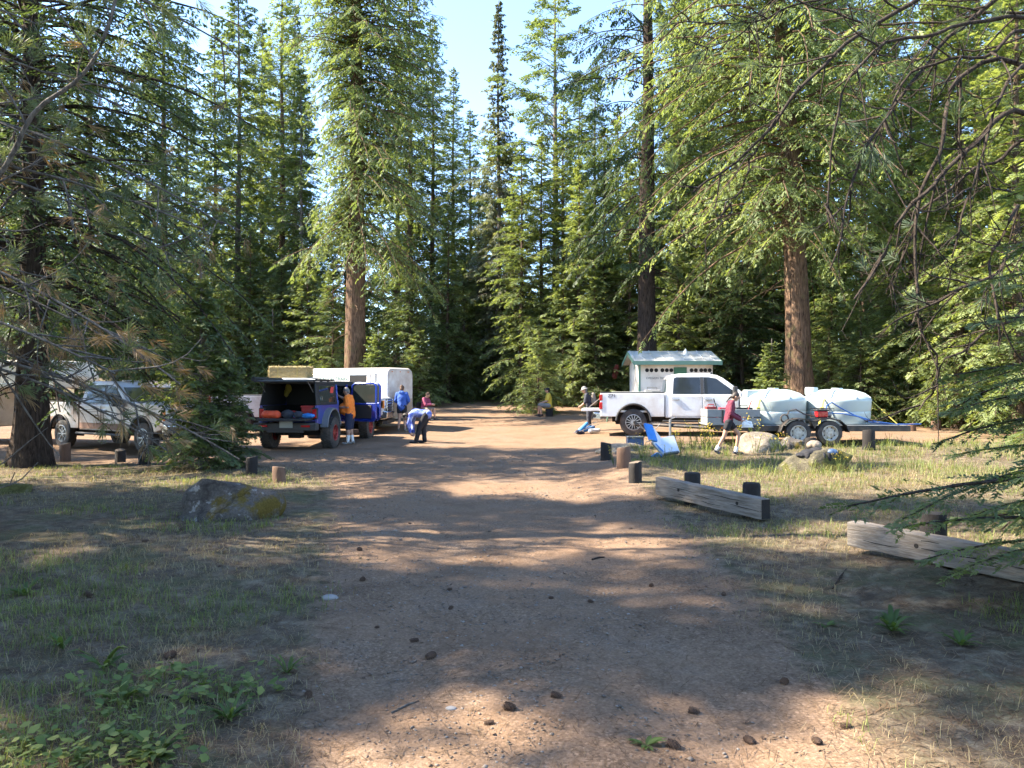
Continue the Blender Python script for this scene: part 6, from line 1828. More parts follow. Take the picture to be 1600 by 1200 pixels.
# ------------------------------------------------------------------ people
def person(loc, rz, label, J, scale=1.0, skin='skin_light', hair='hair_dark', hair_style='short', top=None, bottom=None, shoes='cloth_dark', socks=None, hat=None, belly=0.0, bulk=1.0, look=(1, 0, 0), hands='curl', female=False):
    """one figure; J gives the joints in metres for a 1.72 m body that faces +x"""
    root = empty('person', loc, rz, scale); tag(root, label, 'person')
    V = {k: Vector(v) for k, v in J.items()}
    k = bulk
    look = Vector(look).normalized()
    head, neck, chest, pelvis = V['head'], V['neck'], V['chest'], V['pelvis']
    tors = (chest - pelvis).normalized()
    side = (V['shL'] - V['shR']).normalized()
    b = MB()
    b.capsule(pelvis, pelvis.lerp(chest, 0.55), 0.115 * k, 0.10 * k, 14, 1.28, side)
    b.capsule(pelvis.lerp(chest, 0.5), chest, 0.10 * k, 0.115 * k, 14, 1.3, side)
    b.capsule(chest, neck, 0.105 * k, 0.05, 14, 1.2, side)
    b.capsule(neck - tors * 0.03, head - Vector((0, 0, 0.03)), 0.054, 0.05, 12)
    upv = Vector((0, 0, 1)); right = look.cross(upv)
    if right.length < 0.2: right = side.copy()
    right.normalize(); hup = right.cross(look).normalized()
    def H(f, s, u): return head + look * f + right * s + hup * u
    hr = Matrix((look, right, hup)).transposed()
    b.ball(head, (0.095, 0.078, 0.108), 16, 11, hr)
    b.ball(H(0.028, 0, -0.062), (0.062, 0.054, 0.052), 12, 8, hr)
    b.capsule(H(0.088, 0, 0.012), H(0.112, 0, -0.022), 0.010, 0.014, 8)
    b.capsule(H(0.078, 0.025, -0.062), H(0.078, -0.025, -0.062), 0.012, 0.012, 8)
    for s in (-1, 1):
        b.ball(H(-0.005, s * 0.080, -0.012), (0.022, 0.010, 0.032), 8, 6, hr)
        b.capsule(H(0.080, s * 0.012, 0.026), H(0.068, s * 0.05, 0.026), 0.011, 0.009, 8)
    for s, L_ in ((1, 'L'), (-1, 'R')):
        sh, el, wr = V['sh' + L_], V['el' + L_], V['wr' + L_]
        b.capsule(chest.lerp(sh, 0.3), sh, 0.075 * k, 0.058 * k)
        b.capsule(sh, el, 0.054 * k, 0.042 * k); b.capsule(el, wr, 0.042 * k, 0.028)
        hip, kn, an = V['hip' + L_], V['kn' + L_], V['an' + L_]
        b.capsule(hip, kn, 0.088 * k, 0.056 * k, 14); b.capsule(kn, kn.lerp(an, 0.35), 0.054 * k, 0.056 * k, 12); b.capsule(kn.lerp(an, 0.3), an, 0.056 * k, 0.036, 12)
        # hand: palm and five fingers
        fd = V.get('fd' + L_)
        fd = (fd.normalized() if fd is not None else (wr - el).normalized())
        pn = V.get('pn' + L_)
        pn = (pn if pn is not None else Vector((0, -s, 0.2)))
        pn = (pn - fd * pn.dot(fd)).normalized()
        ac = fd.cross(pn).normalized()
        pc = wr + fd * 0.085
        for q in (-1, -0.33, 0.33, 1):
            b.capsule(wr + ac * q * 0.012, pc + ac * q * 0.030, 0.017, 0.013, 8)
        for q, ln in zip((-1, -0.33, 0.33, 1), (0.062, 0.075, 0.080, 0.068)):
            f0 = pc + ac * q * 0.031
            f1 = f0 + (fd * 0.8 + pn * 0.45) * ln * 0.55
            f2 = f1 + (fd * 0.35 + pn * 0.9) * ln * 0.45
            b.capsule(f0, f1, 0.0105, 0.0095, 8); b.capsule(f1, f2, 0.0095, 0.0085, 8)
        th0 = wr + fd * 0.03 + ac * 0.028
        th1 = th0 + (fd * 0.6 + ac * 0.6 + pn * 0.35).normalized() * 0.042
        b.capsule(th0, th1, 0.013, 0.011, 8); b.capsule(th1, th1 + (fd * 0.9 + pn * 0.4).normalized() * 0.03, 0.011, 0.009, 8)
    if belly:
        b.ball(pelvis.lerp(chest, 0.38) + Vector((belly * 0.55, 0, 0)), (0.13 + belly * 0.3, 0.16, 0.17))
    remeshed(b, 'body', skin, root, 0.0125, 3)
    for s in (-1, 1):
        MB().ball(H(0.083, s * 0.032, 0.008), (0.010, 0.013, 0.009), 8, 6, hr).build('eye', 'hair_dark', root)
    # hair
    h = MB()
    if hair_style != 'none':
        h.ball(H(-0.016, 0, 0.022), (0.096, 0.086, 0.104), 16, 11, hr)
        h.ball(H(-0.045, 0, -0.015), (0.066, 0.080, 0.085), 14, 9, hr)
        if hair_style == 'braid':
            h.capsule(H(-0.10, 0, -0.03), H(-0.13, 0, -0.12), 0.030, 0.026); h.capsule(H(-0.13, 0, -0.12), H(-0.15, 0.01, -0.24), 0.026, 0.014)
        if hair_style == 'bun':
            h.ball(H(-0.07, 0, 0.085), (0.05, 0.05, 0.05)); 
        if hair_style == 'bob':
            for s in (-1, 1):
                h.capsule(H(-0.03, s * 0.07, 0.0), H(-0.02, s * 0.075, -0.10), 0.035, 0.028)
        remeshed(h, 'hair', hair, root, 0.012, 2)
    if hat:
        ht_ = MB()
        if hat[0] == 'cap':
            ht_.ball(H(-0.01, 0, 0.055), (0.106, 0.092, 0.075), 16, 9, hr)
            ht_.capsule(H(0.07, 0.045, 0.05), H(0.145, 0.03, 0.04), 0.014, 0.012, 8); ht_.capsule(H(0.07, -0.045, 0.05), H(0.145, -0.03, 0.04), 0.014, 0.012, 8); ht_.capsule(H(0.07, 0, 0.053), H(0.155, 0, 0.045), 0.016, 0.012, 8)
        else:
            ht_.ball(H(-0.005, 0, 0.07), (0.102, 0.092, 0.085), 16, 9, hr)
            ht_.ball(H(0, 0, 0.035), (0.17, 0.155, 0.022), 20, 7, hr)
        remeshed(ht_, 'hat', hat[1], root, 0.011, 2)
    # clothes follow the body a little way off it
    e = 0.016
    if top:
        m_, sleeve, hem = top[0], top[1], top[2]          # sleeve 0..2 (1 = to the elbow)
        t = MB()
        lo = pelvis.lerp(chest, hem)
        t.capsule(lo, pelvis.lerp(chest, 0.55), 0.118 * k + e, 0.106 * k + e, 16, 1.30, side)
        t.capsule(pelvis.lerp(chest, 0.5), chest, 0.106 * k + e, 0.118 * k + e, 16, 1.32, side)
        t.capsule(chest, neck - tors * 0.035, 0.108 * k + e, 0.058 + e, 14, 1.2, side)
        if belly:
            t.ball(pelvis.lerp(chest, 0.36) + Vector((belly * 0.55, 0, 0)), (0.14 + belly * 0.3 + e, 0.175 + e, 0.20))
            t.ball(pelvis.lerp(chest, 0.15) + Vector((belly * 0.35, 0, 0)), (0.15 + belly * 0.15 + e, 0.17 + e, 0.15))
        if len(top) > 3 and top[3] == 'hood':
            t.ball(neck - look * 0.06 + Vector((0, 0, -0.02)), (0.075, 0.12, 0.07)); t.capsule(neck - look * 0.09 + side * 0.05, neck - look * 0.09 - side * 0.05 - Vector((0, 0, 0.06)), 0.045, 0.045)
        for L_ in 'LR':
            sh, el, wr = V['sh' + L_], V['el' + L_], V['wr' + L_]
            t.capsule(chest.lerp(sh, 0.3), sh, 0.085 * k + e * .6, 0.062 * k + e)
            f = min(sleeve, 1.0)
            t.capsule(sh, sh.lerp(el, f), 0.060 * k + e, 0.052 * k + e)
            if sleeve > 1:
                t.capsule(el, el.lerp(wr, sleeve - 1), 0.048 * k + e, 0.036 + e * 0.8)
        remeshed(t, 'top', m_, root, 0.018, 4, folds=0.009)
    if bottom:
        m_, ln = bottom                                    # 0.6 shorts .. 2 trousers
        t = MB()
        t.capsule(pelvis, pelvis.lerp(chest, 0.22), 0.122 * k + e * .6, 0.112 * k + e * .6, 16, 1.28, side)
        for L_ in 'LR':
            hip, kn, an = V['hip' + L_], V['kn' + L_], V['an' + L_]
            f = min(ln, 1.0)
            t.capsule(hip, hip.lerp(kn, f), 0.094 * k + e, (0.092 - 0.028 * f) * k + e * 1.3, 14)
            if ln > 1:
                t.capsule(kn, kn.lerp(an, ln - 1), 0.060 * k + e, 0.052 + e)
        remeshed(t, 'trousers' if ln > 1 else 'shorts', m_, root, 0.018, 4, folds=0.008)
    for L_ in 'LR':
        an = V['an' + L_]; to = V['to' + L_]
        d = (to - an); d = Vector((d.x, d.y, d.z)).normalized()
        ft = MB()
        heel = an + Vector((0, 0, -0.045)) - d * 0.035
        ft.capsule(heel, an + d * 0.08 + Vector((0, 0, -0.040)) , 0.038, 0.040, 10); ft.capsule(an + d * 0.07 + Vector((0, 0, -0.045)), to, 0.040, 0.030, 10, 1.2, d.cross(Vector((0, 0, 1)))); ft.capsule(heel, an, 0.04, 0.042, 10)
        remeshed(ft, 'shoe', shoes, root, 0.012, 2)
        if socks:
            kn = V['kn' + L_]
            MB().capsule(an, an.lerp(kn, socks[1]), 0.047, 0.058 if socks[1] > 0.2 else 0.05, 12).build('sock', socks[0], root)
    return root

def stand(**kw):
    J = dict(pelvis=(0, 0, 0.94), chest=(0.0, 0, 1.28), neck=(0.0, 0, 1.46), head=(0.03, 0, 1.60), shL=(0, 0.17, 1.40), shR=(0, -0.17, 1.40),
             elL=(-0.02, 0.22, 1.12), elR=(-0.02, -0.22, 1.12), wrL=(0.05, 0.22, 0.88), wrR=(0.05, -0.22, 0.88),
             hipL=(0, 0.085, 0.90), hipR=(0, -0.085, 0.90), knL=(0.02, 0.095, 0.50), knR=(0.02, -0.095, 0.50), anL=(-0.01, 0.10, 0.09), anR=(-0.01, -0.10, 0.09),
             toL=(0.16, 0.11, 0.035), toR=(0.16, -0.11, 0.035))
    J.update(kw)
    return J

# man in the orange shirt at the open door
p = at(547, 22.45)
person(p, R(176), 'heavy man in orange T-shirt and navy shorts leaning into the off-roader door opening', stand(
    neck=(0.05, 0, 1.47), head=(0.12, 0, 1.59), chest=(0.03, 0, 1.28), shL=(0.04, 0.19, 1.40), shR=(0.04, -0.19, 1.40),
    elR=(0.24, -0.27, 1.34), wrR=(0.44, -0.25, 1.46), elL=(0.00, 0.27, 1.13), wrL=(0.25, 0.18, 1.10), knL=(0.03, 0.10, 0.50), anL=(0.03, 0.11, 0.09), toL=(0.18, 0.13, 0.035), toR=(0.13, -0.12, 0.035), anR=(-0.05, -0.11, 0.09)),
    scale=0.97, skin='skin_warm', hair='hair_grey', top=('cloth_orange', 0.85, -0.12), bottom=('cloth_navy', 0.98), shoes='cloth_grey', socks=('cloth_white', 0.42), belly=0.22, bulk=1.24, look=(1, 0, -0.35))
# woman in the blue hoodie, seen from behind
p = at(628, 28.2)
person(p, R(82), 'person in blue hoodie and black shorts standing with back turned near the cargo trailer', stand(
    elL=(0.02, 0.25, 1.14), elR=(0.02, -0.25, 1.14), wrL=(0.20, 0.12, 1.02), wrR=(0.20, -0.12, 1.02), knL=(0.02, 0.10, 0.50), anL=(0.0, 0.13, 0.09), anR=(0.0, -0.13, 0.09), toL=(0.15, 0.17, 0.035), toR=(0.15, -0.17, 0.035)),
    scale=0.98, hair='hair_brown', hair_style='bun', top=('cloth_royal', 1.95, -0.18, 'hood'), bottom=('cloth_black', 0.38), shoes='cloth_tan', bulk=1.04, look=(1, 0, -0.15))
# person bending to the shoe
p = at(655, 22.9)
person(p, R(172), 'person in blue and white patterned shirt and dark trousers bending to tie a shoe', stand(
    pelvis=(-0.22, 0, 0.86), chest=(0.12, 0, 0.90), neck=(0.28, 0, 0.86), head=(0.40, 0, 0.78), shL=(0.20, 0.17, 0.86), shR=(0.20, -0.17, 0.86),
    elL=(0.28, 0.19, 0.56), elR=(0.26, -0.19, 0.56), wrL=(0.22, 0.13, 0.32), wrR=(0.20, -0.08, 0.30), hipL=(-0.22, 0.09, 0.83), hipR=(-0.22, -0.09, 0.83),
    knL=(-0.04, 0.11, 0.47), knR=(-0.10, -0.10, 0.47), anL=(0.06, 0.11, 0.09), anR=(-0.14, -0.11, 0.09), toL=(0.24, 0.12, 0.035), toR=(0.04, -0.12, 0.035)),
    scale=1.0, hair='hair_dark', top=('cloth_print', 1.9, -0.1), bottom=('cloth_black', 1.95), shoes='cloth_black', look=(0.55, 0, -0.85))
# seated person in maroon and the chair
p = at(662, 32.6)
sit = stand(pelvis=(0, 0, 0.50), chest=(0.06, 0, 0.84), neck=(0.12, 0, 1.01), head=(0.20, 0, 1.12), shL=(0.10, 0.17, 0.95), shR=(0.10, -0.17, 0.95),
            elL=(0.22, 0.22, 0.70), elR=(0.22, -0.22, 0.70), wrL=(0.44, 0.10, 0.70), wrR=(0.44, -0.10, 0.70), hipL=(0.02, 0.09, 0.49), hipR=(0.02, -0.09, 0.49),
            knL=(0.44, 0.13, 0.52), knR=(0.44, -0.13, 0.50), anL=(0.48, 0.14, 0.09), anR=(0.38, -0.12, 0.09), toL=(0.65, 0.16, 0.035), toR=(0.55, -0.14, 0.035))
person(p, R(-22), 'person in maroon jacket sitting hunched over on a folding stool in the sun', sit, scale=0.97, hair='hair_brown', top=('cloth_pink', 1.9, 0.0), bottom=('cloth_tan', 0.9), shoes='cloth_dark', look=(0.8, 0, -0.6))
st_ = empty('camp_stool', p, R(-22)); tag(st_, 'low black folding stool under the person in maroon', 'stool')
MB().box((0.0, 0, 0.36), (0.40, 0.40, 0.05)).build('seat', 'cloth_black', st_, bevel=0.015)
MB().box((-0.22, 0, 0.60), (0.04, 0.40, 0.36)).build('backrest', 'cloth_black', st_, bevel=0.015)
for x, y in ((-0.18, -0.17), (0.18, -0.17), (0.18, 0.17), (-0.18, 0.17)):
    MB().tube([(x, y, 0.36), (x * 1.1, y * 1.1, 0.0)], 0.012, 6).build('leg', 'steel_black', st_)
p = at(646, 31.4)
bgk = empty('camp_chair', p, R(40)); tag(bgk, 'empty black folding camp chair between the hoodie wearer and the seated person', 'chair')
MB().box((0, 0, 0.40), (0.46, 0.46, 0.05)).build('seat', 'cloth_black', bgk, bevel=0.02)
MB().box((-0.24, 0, 0.64), (0.05, 0.46, 0.44), Matrix.Rotation(R(-10), 3, 'Y')).build('backrest', 'cloth_black', bgk, bevel=0.02)
for s in (-1, 1):
    MB().box((0.0, s * 0.26, 0.58), (0.4, 0.05, 0.03)).build('armrest', 'cloth_dark', bgk, bevel=0.01)
    MB().tube([(0.22, s * 0.24, 0.0), (-0.2, s * 0.24, 0.42), (-0.26, s * 0.24, 0.86)], 0.012, 6).build('frame_tube', 'steel_black', bgk)
    MB().tube([(-0.24, s * 0.24, 0.0), (0.2, s * 0.24, 0.42), (0.2, s * 0.26, 0.58)], 0.012, 6).build('frame_tube', 'steel_black', bgk)
# man in yellow on the stump
p = at(858, 34.6)
ys_ = dict(sit); ys_.update(chest=(0.02, 0, 0.85), neck=(0.04, 0, 1.03), head=(0.08, 0, 1.17), shL=(0.03, 0.18, 0.97), shR=(0.03, -0.18, 0.97), elL=(0.10, 0.23, 0.70), elR=(0.10, -0.23, 0.70), wrL=(0.33, 0.14, 0.62), wrR=(0.33, -0.14, 0.62), anL=(0.36, 0.14, 0.09), anR=(0.46, -0.12, 0.09), toL=(0.53, 0.16, 0.035), toR=(0.63, -0.14, 0.035))
person(p, R(186), 'man in yellow shirt and dark cap sitting on a stump before the bushy fir', ys_, scale=1.0, skin='skin_warm', hair='hair_dark', hat=('cap', 'cloth_black'), top=('cloth_yellow', 0.8, -0.1), bottom=('cloth_grey', 0.95), shoes='cloth_black', bulk=1.05)
# man with the bucket hat behind the tailgate
p = at(921, 27.4)
hm = stand(chest=(0.06, 0, 1.26), neck=(0.12, 0, 1.42), head=(0.19, 0, 1.54), shL=(0.09, 0.17, 1.36), shR=(0.09, -0.17, 1.36), elL=(0.14, 0.23, 1.08), elR=(0.14, -0.23, 1.08), wrL=(0.32, 0.14, 0.94), wrR=(0.32, -0.14, 0.94))
person(p, R(168), 'person in grey bucket hat and dark shirt standing behind the lowered tailgate', hm, scale=0.94, hair='hair_grey', hat=('bucket', 'cloth_grey'), top=('cloth_dark', 1.0, -0.1), bottom=('cloth_dark', 1.95), shoes='cloth_black', look=(1, 0, -0.35))
bpk = empty('backpack', (p.x, p.y, p.z), R(168), 0.94); tag(bpk, 'grey-brown day pack worn by the person in the bucket hat', 'backpack')
mb = MB(); mb.capsule((-0.16, 0, 1.08), (-0.13, 0, 1.36), 0.12, 0.10, 12, 1.2, (0, 1, 0)); mb.ball((-0.24, 0, 1.10), (0.07, 0.11, 0.10))
remeshed(mb, 'bag_body', 'cloth_tan', bpk, 0.016, 3)
for s in (-1, 1):
    MB().tube([(-0.08, s * 0.10, 1.40), (0.08, s * 0.11, 1.47), (0.20, s * 0.12, 1.34), (0.08, s * 0.15, 1.10), (-0.1, s * 0.14, 1.04)], 0.02, 6).build('shoulder_strap', 'cloth_black', bpk)
# girl striding past with shoes in her hands
p = at(1138, 18.75)
gj = stand(pelvis=(0.0, 0, 0.91), chest=(0.06, 0, 1.26), neck=(0.10, 0, 1.43), head=(0.19, 0, 1.54), shL=(0.07, 0.155, 1.37), shR=(0.07, -0.155, 1.37),
           elL=(0.10, 0.20, 1.10), wrL=(0.34, 0.10, 0.98), elR=(0.02, -0.21, 1.09), wrR=(0.30, -0.12, 0.92), hipL=(0.0, 0.08, 0.88), hipR=(0.0, -0.08, 0.88),
           knR=(-0.13, -0.08, 0.49), anR=(-0.32, -0.09, 0.15), toR=(-0.19, -0.09, 0.045), knL=(0.28, 0.07, 0.55), anL=(0.20, 0.08, 0.10), toL=(0.38, 0.09, 0.045))
girl = person(p, R(-6), 'girl with dark braid in maroon top and black shorts striding through the weeds', gj, scale=0.93, skin='skin_warm', hair='hair_dark', hair_style='braid', top=('cloth_maroon', 1.9, -0.05), bottom=('cloth_black', 0.42), shoes='cloth_navy', socks=('cloth_white', 0.20), bulk=0.92, look=(1, 0, -0.5))
def held_shoe(dx, dy, dz, label):
    g = Matrix.Translation(p) @ Matrix.Rotation(R(-6), 4, 'Z')
    o = empty('shoe', tuple(g @ Vector((dx, dy, dz))), R(-6)); tag(o, label, 'shoe')
    mb = MB(); mb.capsule((-0.06, 0, 0.0), (0.12, 0, -0.01), 0.045, 0.040, 12, 0.9, (0, 1, 0)); mb.capsule((-0.07, 0, 0.02), (-0.05, 0, 0.06), 0.042, 0.04); mb.capsule((0.0, 0, 0.03), (0.06, 0, 0.01), 0.035, 0.03)
    remeshed(mb, 'upper', 'cloth_white', o, 0.011, 2)
    MB().box((0.03, 0, -0.045), (0.28, 0.085, 0.022)).build('sole', 'cloth_white', o, bevel=0.008)
held_shoe(0.42, 0.07, 0.80, 'white running shoe held in the striding girl hand')
held_shoe(0.40, -0.11, 0.74, 'second white running shoe carried lower by the striding girl')
# red cloth caught in the boughs left of the hut
mat('rust_cloth', (0.14, 0.025, 0.018), 0.9, var=0.3)
p = pt(962, 580, 39.6)
mb = MB(); mb.ball((0, 0, 0), (0.13, 0.08, 0.2)); mb.ball((0.05, 0, 0.2), (0.1, 0.07, 0.1)); mb.ball((-0.05, 0, -0.2), (0.12, 0.06, 0.14))
o = remeshed(mb, 'red_cloth', 'rust_cloth', None, 0.02, 3); o.location = p; o.scale = (1.2, 1.2, 1.2); tag(o, 'small rust-red cloth hanging in the green boughs beside the hut', 'cloth')
# ------------------------------------------------------------------ ground cover
foliage_mat('grass_green', (0.075, 0.105, 0.03), (0.16, 0.20, 0.06), (0.27, 0.28, 0.10), 0.4, 0.7)
foliage_mat('grass_dry', (0.16, 0.125, 0.07), (0.28, 0.225, 0.13), (0.40, 0.335, 0.205), 0.3, 0.8)
foliage_mat('weed_leaf', (0.065, 0.105, 0.028), (0.14, 0.19, 0.05), (0.26, 0.28, 0.08), 0.4, 0.6)
foliage_mat('needle_litter', (0.07, 0.042, 0.024), (0.15, 0.095, 0.055), (0.27, 0.20, 0.125), 0.1, 0.9)
foliage_mat('bark_chip', (0.035, 0.022, 0.014), (0.085, 0.052, 0.034), (0.15, 0.095, 0.06), 0.0, 0.9)
mat('flower_yellow', (0.6, 0.44, 0.04), 0.7, var=0.15)
foliage_mat('gravel_stone', (0.105, 0.08, 0.062), (0.195, 0.16, 0.132), (0.28, 0.25, 0.22), 0.0, 0.9)

def scatter(rng, n, y0, y1, pw=1.6, xpad=1.1):
    """points on the ground inside the view wedge, denser near the camera"""
    u = rng.random(n)
    y = y0 + (y1 - y0) * u ** pw
    x = (rng.random(n) * 2 - 1) * y * 0.72 * xpad
    return x, y

def clumpy(x, y, s, seed):
    r = np.random.default_rng(seed)
    v = np.zeros(len(x))
    for k in range(7):
        w = r.normal(0, 1, 2) * s * (0.6 + 1.2 * r.random()); v += np.sin(x * w[0] + y * w[1] + r.random() * 6)
    return 0.5 + 0.107 * v

def blades(rng, x, y, h, lean, width, tone, per, spread=0.09):
    k = len(x)
    bi = np.repeat(np.arange(k), per)
    n = len(bi)
    bx = x[bi] + rng.normal(0, 1, n) * spread; by = y[bi] + rng.normal(0, 1, n) * spread
    bz = gz(bx, by) - 0.01
    az = rng.random(n) * 6.283
    hh = h[bi] * (0.5 + 0.7 * rng.random(n)); ln = lean * (0.3 + rng.random(n))
    b = np.stack([bx, by, bz], 1)
    d = np.stack([np.cos(az), np.sin(az), np.zeros(n)], 1)
    s = np.stack([-np.sin(az), np.cos(az), np.zeros(n)], 1) * ((width + 0.00013 * by) * (0.7 + 0.6 * rng.random(n)))[:, None]
    m = b + d * (hh * ln * 0.35)[:, None] + np.array([0, 0, 1.0]) * (hh * 0.62)[:, None]
    t = b + d * (hh * ln)[:, None] + np.array([0, 0, 1.0]) * (hh * np.maximum(1 - 0.45 * ln, 0.15))[:, None]
    V = np.stack([b - s, b + s, m + s * 0.8, m - s * 0.8, t + s * 0.12, t - s * 0.12], 1).reshape(-1, 3)
    T = np.repeat(np.clip(0.4 * tone[bi] + 0.7 * rng.random(n), 0, 1), 6)
    F_ = (np.arange(n)[:, None, None] * 6 + np.array([[0, 1, 2, 3], [3, 2, 4, 5]])[None]).reshape(-1, 4)
    return V, F_, T

def add_stuff(name, V, F_, m, T, label, cat, nper):
    o = link(bpy.data.objects.new(name, np_mesh(name, V, F_, MATS[m], tone=T, nper=nper)))
    tag(o, label, cat, kind='stuff')
    return o

rg = np.random.default_rng(101)
# dry grass and green grass
x, y = scatter(rg, 24000, 1.8, 27, 1.35)
keep = (rg.random(len(x)) > roadness(x, y) * 1.02 + 0.02) & (clumpy(x, y, 0.9, 2) > 0.20 + 0.3 * rg.random(len(x)))
x, y = x[keep], y[keep]
right_meadow = ss(2.5, 4, x) * ss(11, 14, y)
h = (0.04 + 0.07 * rg.random(len(x))) * (1 + 1.4 * right_meadow * rg.random(len(x)))
V, F_, T = blades(rg, x, y, h, 1.3, 0.0010, rg.random(len(x)), 5, 0.11)
add_stuff('dry_grass', V, F_, 'grass_dry', T, 'dry straw-coloured grass scattered over the verges', 'grass', 4)
x, y = scatter(rg, 22000, 1.8, 27, 1.3)
c = clumpy(x, y, 1.1, 5)
leftn = ss(0.5, 2.2, -x) * (1 - ss(6, 10, y))
keep = (rg.random(len(x)) > roadness(x, y) * 1.1 + 0.02) & (c > 0.58 - 0.12 * leftn - 0.26 * ss(2.5, 4, x) * ss(11, 13, y) + 0.1 * rg.random(len(x)))
x, y = x[keep], y[keep]
tall = ss(2.6, 3.6, x) * ss(13.5, 15, y)
h = (0.06 + 0.09 * rg.random(len(x))) * (1 + 2.2 * tall * rg.random(len(x)))
V, F_, T = blades(rg, x, y, h, 0.9, 0.0014, rg.random(len(x)), 6, 0.05)
add_stuff('green_grass', V, F_, 'grass_green', T, 'patchy green grass on the verges and in the sunny meadow', 'grass', 4)
# lying straw and needles
n = 90000
x, y = scatter(rg, n, 1.5, 20, 1.5)
rd = roadness(x, y)
keep = rg.random(n) > rd * 0.74
x, y, rd = x[keep], y[keep], rd[keep]
n = len(x)
az = rg.random(n) * 6.283; l = (0.03 + 0.09 * rg.random(n) ** 1.5) * (1 + 0.8 * (1 - rd) * rg.random(n))
z = gz(x, y) + 0.006 + 0.008 * rg.random(n)
d = np.stack([np.cos(az), np.sin(az), 0.16 * rg.normal(0, 1, n)], 1) * (l / 2)[:, None]
s = np.stack([-np.sin(az), np.cos(az), 0 * az], 1) * 0.0010 * (1 + y / 6)[:, None]
c0 = np.stack([x, y, z], 1)
V = np.stack([c0 - d - s, c0 - d + s, c0 + d + s, c0 + d - s], 1).reshape(-1, 3)
add_stuff('needle_litter', V, np.arange(len(V)).reshape(-1, 4), 'needle_litter', np.repeat(np.clip(rg.random(n), 0, 1), 4), 'fallen needles and straw littering the ground', 'litter', 4)
# bark chips and cone scales trodden into the track
n = 3600
y = 1.7 + 15 * rg.random(n) ** 1.6
x = (rg.random(n) * 2 - 1) * np.minimum(y * 0.75, 4.5)
az = rg.random(n) * 6.283; l = 0.006 + 0.018 * rg.random(n) ** 2
d = np.stack([np.cos(az), np.sin(az), 0.25 * rg.normal(0, 1, n)], 1) * l[:, None]
s = np.stack([-np.sin(az), np.cos(az), 0.25 * rg.normal(0, 1, n)], 1) * (l * (0.25 + 0.35 * rg.random(n)))[:, None]
c0 = np.stack([x, y, gz(x, y) + 0.007], 1)
V = np.stack([c0 - d, c0 - d * 0.2 + s, c0 + d, c0 + d * 0.2 - s], 1).reshape(-1, 3)
add_stuff('bark_litter', V, np.arange(len(V)).reshape(-1, 4), 'bark_chip', np.repeat(rg.random(n), 4), 'dark bark chips and cone scales scattered over the track', 'litter', 4)
# low broad leaves, thick at the near corner of the verge
x, y = scatter(rg, 9000, 1.9, 20, 1.7)
c = clumpy(x, y, 1.4, 9)
corner = ss(0.7, 1.8, -x) * (1 - ss(3.8, 6.5, y))
shade = ss(5, 7.5, -x) * ss(12, 14, y) * (1 - ss(17, 19, y))
keep = (rg.random(len(x)) > roadness(x, y) * 1.2) & (c > 1.02 - 0.34 * corner - 0.30 * shade + 0.15 * (rg.random(len(x)) - 0.5))
x, y = x[keep], y[keep]
per = 6
bi = np.repeat(np.arange(len(x)), per); n = len(bi)
az = rg.random(n) * 6.283; l = 0.012 + 0.02 * rg.random(n)
hz_ = 0.02 + 0.07 * rg.random(n)
bx = x[bi] + 0.05 * rg.normal(0, 1, n); by = y[bi] + 0.05 * rg.normal(0, 1, n)
b = np.stack([bx, by, gz(bx, by) + hz_], 1)
d = np.stack([np.cos(az), np.sin(az), 0.25 * rg.normal(0, 1, n)], 1)
s = np.stack([-np.sin(az), np.cos(az), 0.25 * rg.normal(0, 1, n)], 1)
V = np.stack([b - d * (l * .9)[:, None], b - d * (l * .2)[:, None] + s * (l * .75)[:, None], b + d * (l * .55)[:, None] + s * (l * .5)[:, None], b + d * (l * 1.15)[:, None], b + d * (l * .55)[:, None] - s * (l * .5)[:, None], b - d * (l * .2)[:, None] - s * (l * .75)[:, None]], 1).reshape(-1, 3)
add_stuff('weeds', V, np.arange(n)[:, None] * 6 + np.arange(6)[None, :], 'weed_leaf', np.repeat(rg.random(n), 6), 'low broad-leaved weeds creeping over the verge', 'weeds', 6)
# gravel
n = 24000
u = rg.random(n); y = 1.6 + 19 * u ** 1.8
xl, xr = road_edges(y)
x = xl + (xr - xl) * rg.random(n)
ok = np.abs(x) < y * 0.8
x, y = x[ok], y[ok]
g = clumpy(x, y, 0.8, 13)
ok = g > 0.25 + 0.4 * rg.random(len(x))
x, y = x[ok], y[ok]; n = len(x)
r = 0.0028 + 0.0065 * rg.random(n) ** 2.5 + 0.009 * (rg.random(n) > 0.988)
r = r * (1 + y / 16)
az = rg.random(n) * 6.283
o6 = np.array([[1, 0, 0], [0, 1, 0], [-1, 0, 0], [0, -1, 0], [0.1, 0.1, 0.55], [0, 0, -0.5]])
P = o6[None] * (0.65 + 0.6 * rg.random((n, 6, 1))) * r[:, None, None]
ca, sa = np.cos(az)[:, None], np.sin(az)[:, None]
X = P[..., 0] * 1.3 * ca - P[..., 1] * sa; Y = P[..., 0] * 1.3 * sa + P[..., 1] * ca
V = np.stack([X + x[:, None], Y + y[:, None], P[..., 2] + (gz(x, y) + r * 0.12)[:, None]], -1).reshape(-1, 3)
t8 = np.array([[0, 1, 4], [1, 2, 4], [2, 3, 4], [3, 0, 4], [1, 0, 5], [2, 1, 5], [3, 2, 5], [0, 3, 5]])
F_ = (np.arange(n)[:, None, None] * 6 + t8[None]).reshape(-1, 3)
add_stuff('gravel', V, F_, 'gravel_stone', np.repeat(rg.random(n), 6), 'small grey gravel strewn over the dirt track', 'gravel', 3)

